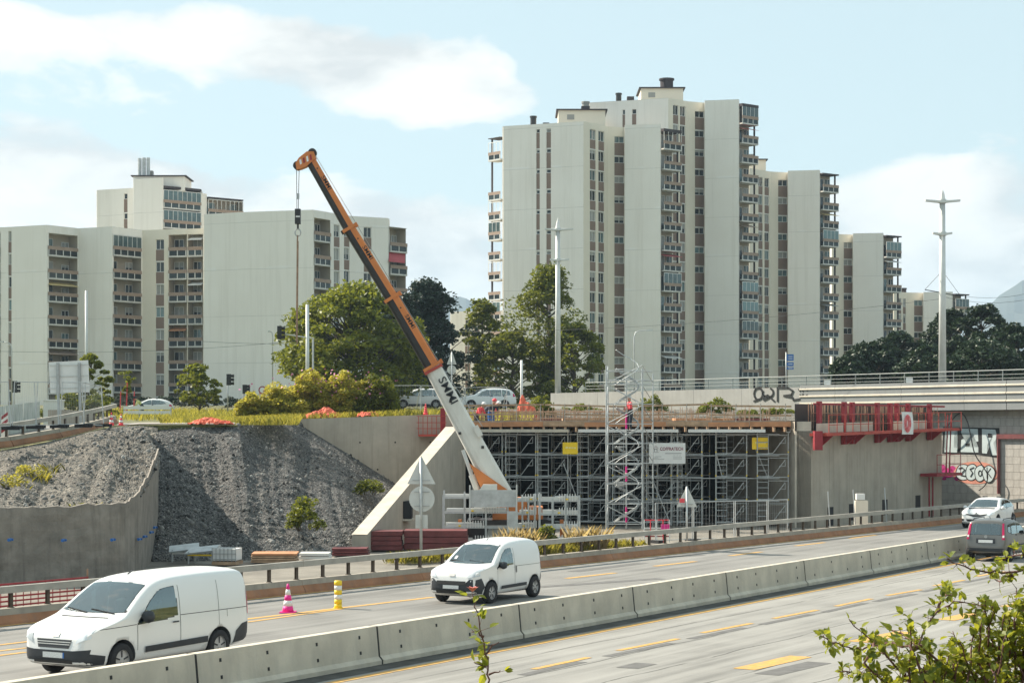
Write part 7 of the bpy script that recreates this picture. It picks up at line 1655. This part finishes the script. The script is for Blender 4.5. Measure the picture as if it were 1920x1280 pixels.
# ------------------------------------------------------------------ foreground bramble and sprig, leaf by leaf
def leaf_shape(m, p, d, nrm, L, mi=0):
    d = d.normalized(); s = d.cross(nrm).normalized(); n = s.cross(d)
    w = L * .36; c = [p, p + d * L * .3 + s * w * .85 + n * L * .05, p + d * L * .62 + s * w * .8 + n * L * .04, p + d * L - n * L * .12, p + d * L * .62 - s * w * .8 + n * L * .04, p + d * L * .3 - s * w * .85 + n * L * .05, p + d * L * .32 - n * L * .03, p + d * L * .64 - n * L * .03]
    m.add(c, [(0, 1, 6), (1, 2, 7, 6), (2, 3, 7), (0, 6, 5), (6, 7, 4, 5), (7, 3, 4)])
def bramble(label, stems, Y0, seed, ll=.045, dens=.035, name='bramble_bush', bud=None, leafmat_='leaf_fg', r0=.007, cat='shrub'):
    rnd = random.Random(seed); p0 = P(*stems[0][0], Y0); zg = 2.2 if name == 'bramble_bush' else 2.2; root = thing(name, label, cat, (p0.x, Y0, zg)); lm = MB(); sm = MB()
    for st in stems:
        pts = [P(px, py, Y0 + (st_y if False else 0) + rnd.uniform(-.25, .25) * (1 if name == 'bramble_bush' else .05)) for px, py in st]
        fine = []
        for a, b in zip(pts[:-1], pts[1:]):
            for k in range(4): fine.append(a.lerp(b, k / 4) + Vector((rnd.gauss(0, .004), rnd.gauss(0, .01), rnd.gauss(0, .004))))
        fine.append(pts[-1]); sm.tube(fine, r0, 5, r0 * .3)
        ln = 0
        for a, b in zip(fine[:-1], fine[1:]):
            ln += (b - a).length
            while ln > dens:
                ln -= dens; p = a.lerp(b, rnd.random()); t = (b - a).normalized(); o = Vector((rnd.gauss(0, 1), rnd.gauss(0, .8), rnd.gauss(0, 1) + .25)).normalized(); d = (o + t * .5).normalized(); pl = rnd.uniform(.2, 1.0) * ll
                q = p + d * pl; sm.tube([p, q], r0 * .25, 3, r0 * .15)
                for s in range(rnd.choice((1, 1, 2, 3))):
                    dd = (d + Vector((rnd.gauss(0, .7), rnd.gauss(0, .6), rnd.gauss(0, .7)))).normalized(); leaf_shape(lm, q, dd, Vector((rnd.gauss(0, .5), rnd.gauss(-.3, .5), 1)).normalized(), ll * rnd.uniform(.55, 1.35))
    o = sm.build('stems', M['twig'], root, smooth=True); tag(o, kind='stuff'); l = lm.build('leaves', M[leafmat_], root, fix=False); tag(l, kind='stuff')
    if bud:
        b = P(*bud, Y0); m = MB(); 
        for k in range(6): a = k * 1.05; leaf_shape(m, b + Vector((0, 0, -.01)), Vector((math.cos(a) * .7, math.sin(a) * .7, .7)), Vector((-math.cos(a), -math.sin(a), .8)), .034)
        m.build('bud', M['bud'], root, fix=False)
    return root
st = []; rr = random.Random(5)
st += [[(1720, 1420), (1735, 1310), (1655, 1225), (1640, 1210), (1592, 1160)], [(1760, 1330), (1708, 1210), (1640, 1205), (1618, 1216), (1580, 1213), (1538, 1192)], [(1640, 1206), (1622, 1240), (1640, 1268), (1655, 1262)], [(1720, 1420), (1705, 1290), (1708, 1180), (1706, 1150)], [(1880, 1400), (1820, 1290), (1720, 1205), (1755, 1145), (1790, 1128), (1850, 1135)], [(1760, 1145), (1768, 1110), (1785, 1115)], [(1690, 1300), (1640, 1262), (1600, 1262), (1572, 1258)], [(1720, 1215), (1690, 1185), (1660, 1175)]]
for k in range(34):
    x0 = rr.uniform(1790, 1990); x1 = x0 + rr.uniform(-90, 40); yt = lerp(1230, 1075, min(1, max(0, (x1 - 1700) / 190))) + rr.uniform(15, 120)
    st.append([(x0, 1420), (lerp(x0, x1, .4) + rr.uniform(-15, 15), lerp(1420, yt, .45)), (lerp(x0, x1, .8), lerp(1420, yt, .8)), (x1, yt)])
for k in range(16):
    x0 = rr.uniform(1690, 1800); x1 = x0 + rr.uniform(-60, 40); yt = rr.uniform(1200, 1270); st.append([(x0 + 30, 1420), (x0, 1330), (x1, yt)])
st += [[(1990, 1060), (1940, 1062), (1895, 1075), (1840, 1072), (1800, 1058), (1775, 1047)], [(1905, 1072), (1880, 1090), (1865, 1085)], [(1960, 1045), (1905, 1040), (1870, 1050)]]
bramble('leafy green bramble bush in the lower right foreground', st, 8.6, 3, ll=.040, dens=.0165)
bramble('single thin leafy sprig with a pink bud in the foreground', [[(935, 1420), (918, 1290), (915, 1255), (903, 1190), (893, 1135), (886, 1105)], [(916, 1262), (938, 1256)], [(910, 1225), (936, 1203)], [(905, 1192), (884, 1184)], [(913, 1250), (888, 1241)]], 8.2, 9, ll=.042, dens=.030, name='leafy_sprig', bud=(886, 1104), r0=.0055, cat='plant')

# ------------------------------------------------------------------ people
def person(label, p, rz, joints, mats, scale=1.0, hat=None):
    """joints: dict name -> (x, y, z) in metres; one continuous skinned body"""
    root = thing('person', label, 'person', p, rz); J = joints
    order = ['pelvis', 'chest', 'neck', 'head', 'crown', 'l_sh', 'l_el', 'l_ha', 'r_sh', 'r_el', 'r_ha', 'l_hip', 'l_kn', 'l_an', 'l_to', 'r_hip', 'r_kn', 'r_an', 'r_to']
    ed = [(0, 1), (1, 2), (2, 3), (3, 4), (1, 5), (5, 6), (6, 7), (1, 8), (8, 9), (9, 10), (0, 11), (11, 12), (12, 13), (13, 14), (0, 15), (15, 16), (16, 17), (17, 18)]
    rad = [.15, .17, .06, .10, .075, .075, .055, .04, .075, .055, .04, .11, .08, .055, .045, .11, .08, .055, .045]
    me = bpy.data.meshes.new('skel'); me.from_pydata([J[k] for k in order], ed, []); o = bpy.data.objects.new('skel', me); COL.objects.link(o)
    sk = o.modifiers.new('k', 'SKIN'); su = o.modifiers.new('s', 'SUBSURF'); su.levels = 2; su.render_levels = 2
    for i, v in enumerate(me.skin_vertices[0].data): v.radius = (rad[i], rad[i] * (.75 if i in (0, 1) else 1)); v.use_root = (i == 0)
    bpy.context.view_layer.update(); bm_ = eval_mesh(o); bpy.data.objects.remove(o); bm_.name = 'body'; bm_.materials.clear()
    for k in mats: bm_.materials.append(M[k])
    V = [Vector(J[k]) for k in order]
    reg = {0: 1, 1: 0, 2: 2, 3: 2, 4: 2, 5: 0, 6: 0, 7: 2, 8: 0, 9: 0, 10: 2, 11: 1, 12: 1, 13: 3, 14: 3, 15: 1, 16: 1, 17: 3, 18: 3}
    for f in bm_.polygons:
        f.use_smooth = True; best = min(range(len(V)), key=lambda i: (V[i] - f.center).length - rad[i]); f.material_index = reg[best]
    link('body', bm_, root)
    c = V[3].lerp(V[4], .7)
    if hat: MB().lathe([(.125, -.01), (.12, .06), (.08, .12), (.001, .14)], 14, c).build('helmet', M[hat], root, smooth=True, local=True)
    return root
def pose(bend=0.0, arm=0.4, knee=.05, reach=0.0):
    s, c = math.sin(bend), math.cos(bend); ch = (.52 * s, 0, .92 + .45 * c); hd = (ch[0] + .2 * s + .02, 0, ch[2] + .22 * c)
    hd2 = (hd[0] + .12 * s + .02, 0, hd[2] + .14 * c)
    return dict(pelvis=(0, 0, .94), chest=ch, neck=((ch[0] + hd[0]) / 2, 0, (ch[2] + hd[2]) / 2), head=hd, crown=hd2, l_sh=(ch[0], .19, ch[2] + .04), l_el=(ch[0] + .12 + reach * .3, .24, ch[2] - .24), l_ha=(ch[0] + .3 + reach * .5, .2, ch[2] - .34 + arm * .3),
                r_sh=(ch[0], -.19, ch[2] + .04), r_el=(ch[0] + .1 + reach * .3, -.25, ch[2] - .24), r_ha=(ch[0] + .28 + reach * .5, -.2, ch[2] - .4 + arm * .3), l_hip=(0, .1, .88), l_kn=(knee, .11, .48), l_an=(0, .11, .07), l_to=(.15, .12, .05), r_hip=(0, -.1, .88), r_kn=(knee + .08, -.11, .48), r_an=(.03, -.11, .07), r_to=(.18, -.12, .05))
person('worker in a red vest and dark trousers bending on the deck beside the boom', E(.75, 3.0, 5.0), R(20), pose(1.15, .2, .1), ('hivis', 'cloth_dark', 'skin', 'black'), hat='white')
person('worker in dark clothes standing on the deck right of the boom', E(1.25, 1.4, 4.75), R(300), pose(.5, .5), ('cloth_dark', 'blue', 'skin', 'black'), hat='hivis')
person('crouched worker in red low on the deck edge', E(.55, .9, 4.6), R(330), pose(.6, .3, .12), ('hivis', 'cloth_dark', 'skin', 'black'), hat='white')
person('worker in a pink red vest climbing the stair tower', Vector((XY(1182, 98.7).x, 98.75, 4.75)), R(200), pose(.05, .5), ('hivis', 'cloth_dark', 'skin', 'black'), hat='white')
q = UP(268, 140); person('person in a pale yellow jacket leaning forward behind the grass', q + Vector((0, 0, -.35)), R(200), pose(.7, .5, .05), ('hivis_y', 'cloth_dark', 'skin', 'black'), hat='cloth_dark')

# drivers
def seated(): return dict(pelvis=(0, 0, .10), chest=(.06, 0, .50), neck=(.05, 0, .66), head=(.03, 0, .76), crown=(.03, 0, .88), l_sh=(.05, .19, .54), l_el=(-.14, .25, .36), l_ha=(-.38, .14, .42), r_sh=(.05, -.19, .54), r_el=(-.14, -.25, .36), r_ha=(-.38, -.14, .46),
    l_hip=(-.05, .1, .10), l_kn=(-.42, .12, .16), l_an=(-.55, .12, -.22), l_to=(-.68, .12, -.26), r_hip=(-.05, -.1, .10), r_kn=(-.42, -.12, .16), r_an=(-.55, -.12, -.22), r_to=(-.68, -.12, -.26))
def driver(label, s_, o_, dx, z, shirt, rot=RZ):
    q = RD(s_, o_, z) + Vector((*(D * dx), 0)) * (1 if rot == RZ else -1); return person(label, q, rot, seated(), (shirt, 'cloth_dark', 'skin', 'black'))
driver('driver in a dark top seated in the large white van', -5.4, 3.98 - .36, 2.42, .78, 'cloth_dark'); driver('driver in a pale top seated in the small white van', 12.85, 6.05 - .36, 2.12, .70, 'white')
driver('driver in a blue top seated in the white hatchback', 61.6, 5.9 - .36, 2.35, .58, 'blue'); driver('driver in a dark red top seated in the grey small car', 41.5, -1.7 + .36, 2.2, .62, 'maroon', RZ + math.pi)
# ------------------------------------------------------------------ far mountains and the air before them
M['rock'] = pm('rock', (.07, .085, .075), .2, .002, .95)
def ridge(label, Y, pts, name='mountain', seed=0):
    m = MB(); g = []
    xs = np.arange(pts[0][0], pts[-1][0] + 1, 14)
    for px in xs:
        py = float(np.interp(px, [p[0] for p in pts], [p[1] for p in pts])) + 5 * fbm(px * .025, seed) + 2 * fbm(px * .11, seed)
        t = P(px, py, Y); f = Vector((t.x * .8, Y * .8, 6)); b = Vector((t.x * 1.2, Y * 1.2, 6))
        row = [f]
        for k in range(1, 8):
            q = f.lerp(t, k / 8); q.z += t.z * .03 * fbm(px * .03 + k, k * .7 + seed); row.append(q)
        row += [t, b]; g.append(row)
    for i in range(len(g) - 1):
        for j in range(len(g[0]) - 1): m.quad(g[i][j], g[i + 1][j], g[i + 1][j + 1], g[i][j + 1])
    return tag(m.build(name, M['rock'], smooth=True), kind='structure')
ridge('', 4200, [(1650, 735), (1780, 650), (1840, 590), (1885, 545), (1915, 528), (1960, 500), (2050, 470), (2200, 520), (2400, 620), (2600, 730)], seed=1)
ridge('', 4600, [(300, 735), (480, 650), (600, 640), (760, 585), (850, 560), (930, 575), (1010, 610), (1200, 640), (1400, 735)], seed=3)
hz = bpy.data.materials.new('air'); hz.use_nodes = True; t = NT(hz.node_tree); t.n.remove(t.n['Principled BSDF'])
pv = t('ShaderNodeVolumePrincipled', {'Color': (.62, .81, 1, 1), 'Density': .00014, 'Anisotropy': .1}); t.l.new(pv.outputs[0], t.n['Material Output'].inputs['Volume'])
tag(MB().box(-4200, 4200, -300, 9500, -1.2, 460).build('haze', hz), 'thin bluish air haze over the whole scene', 'haze', kind='stuff')
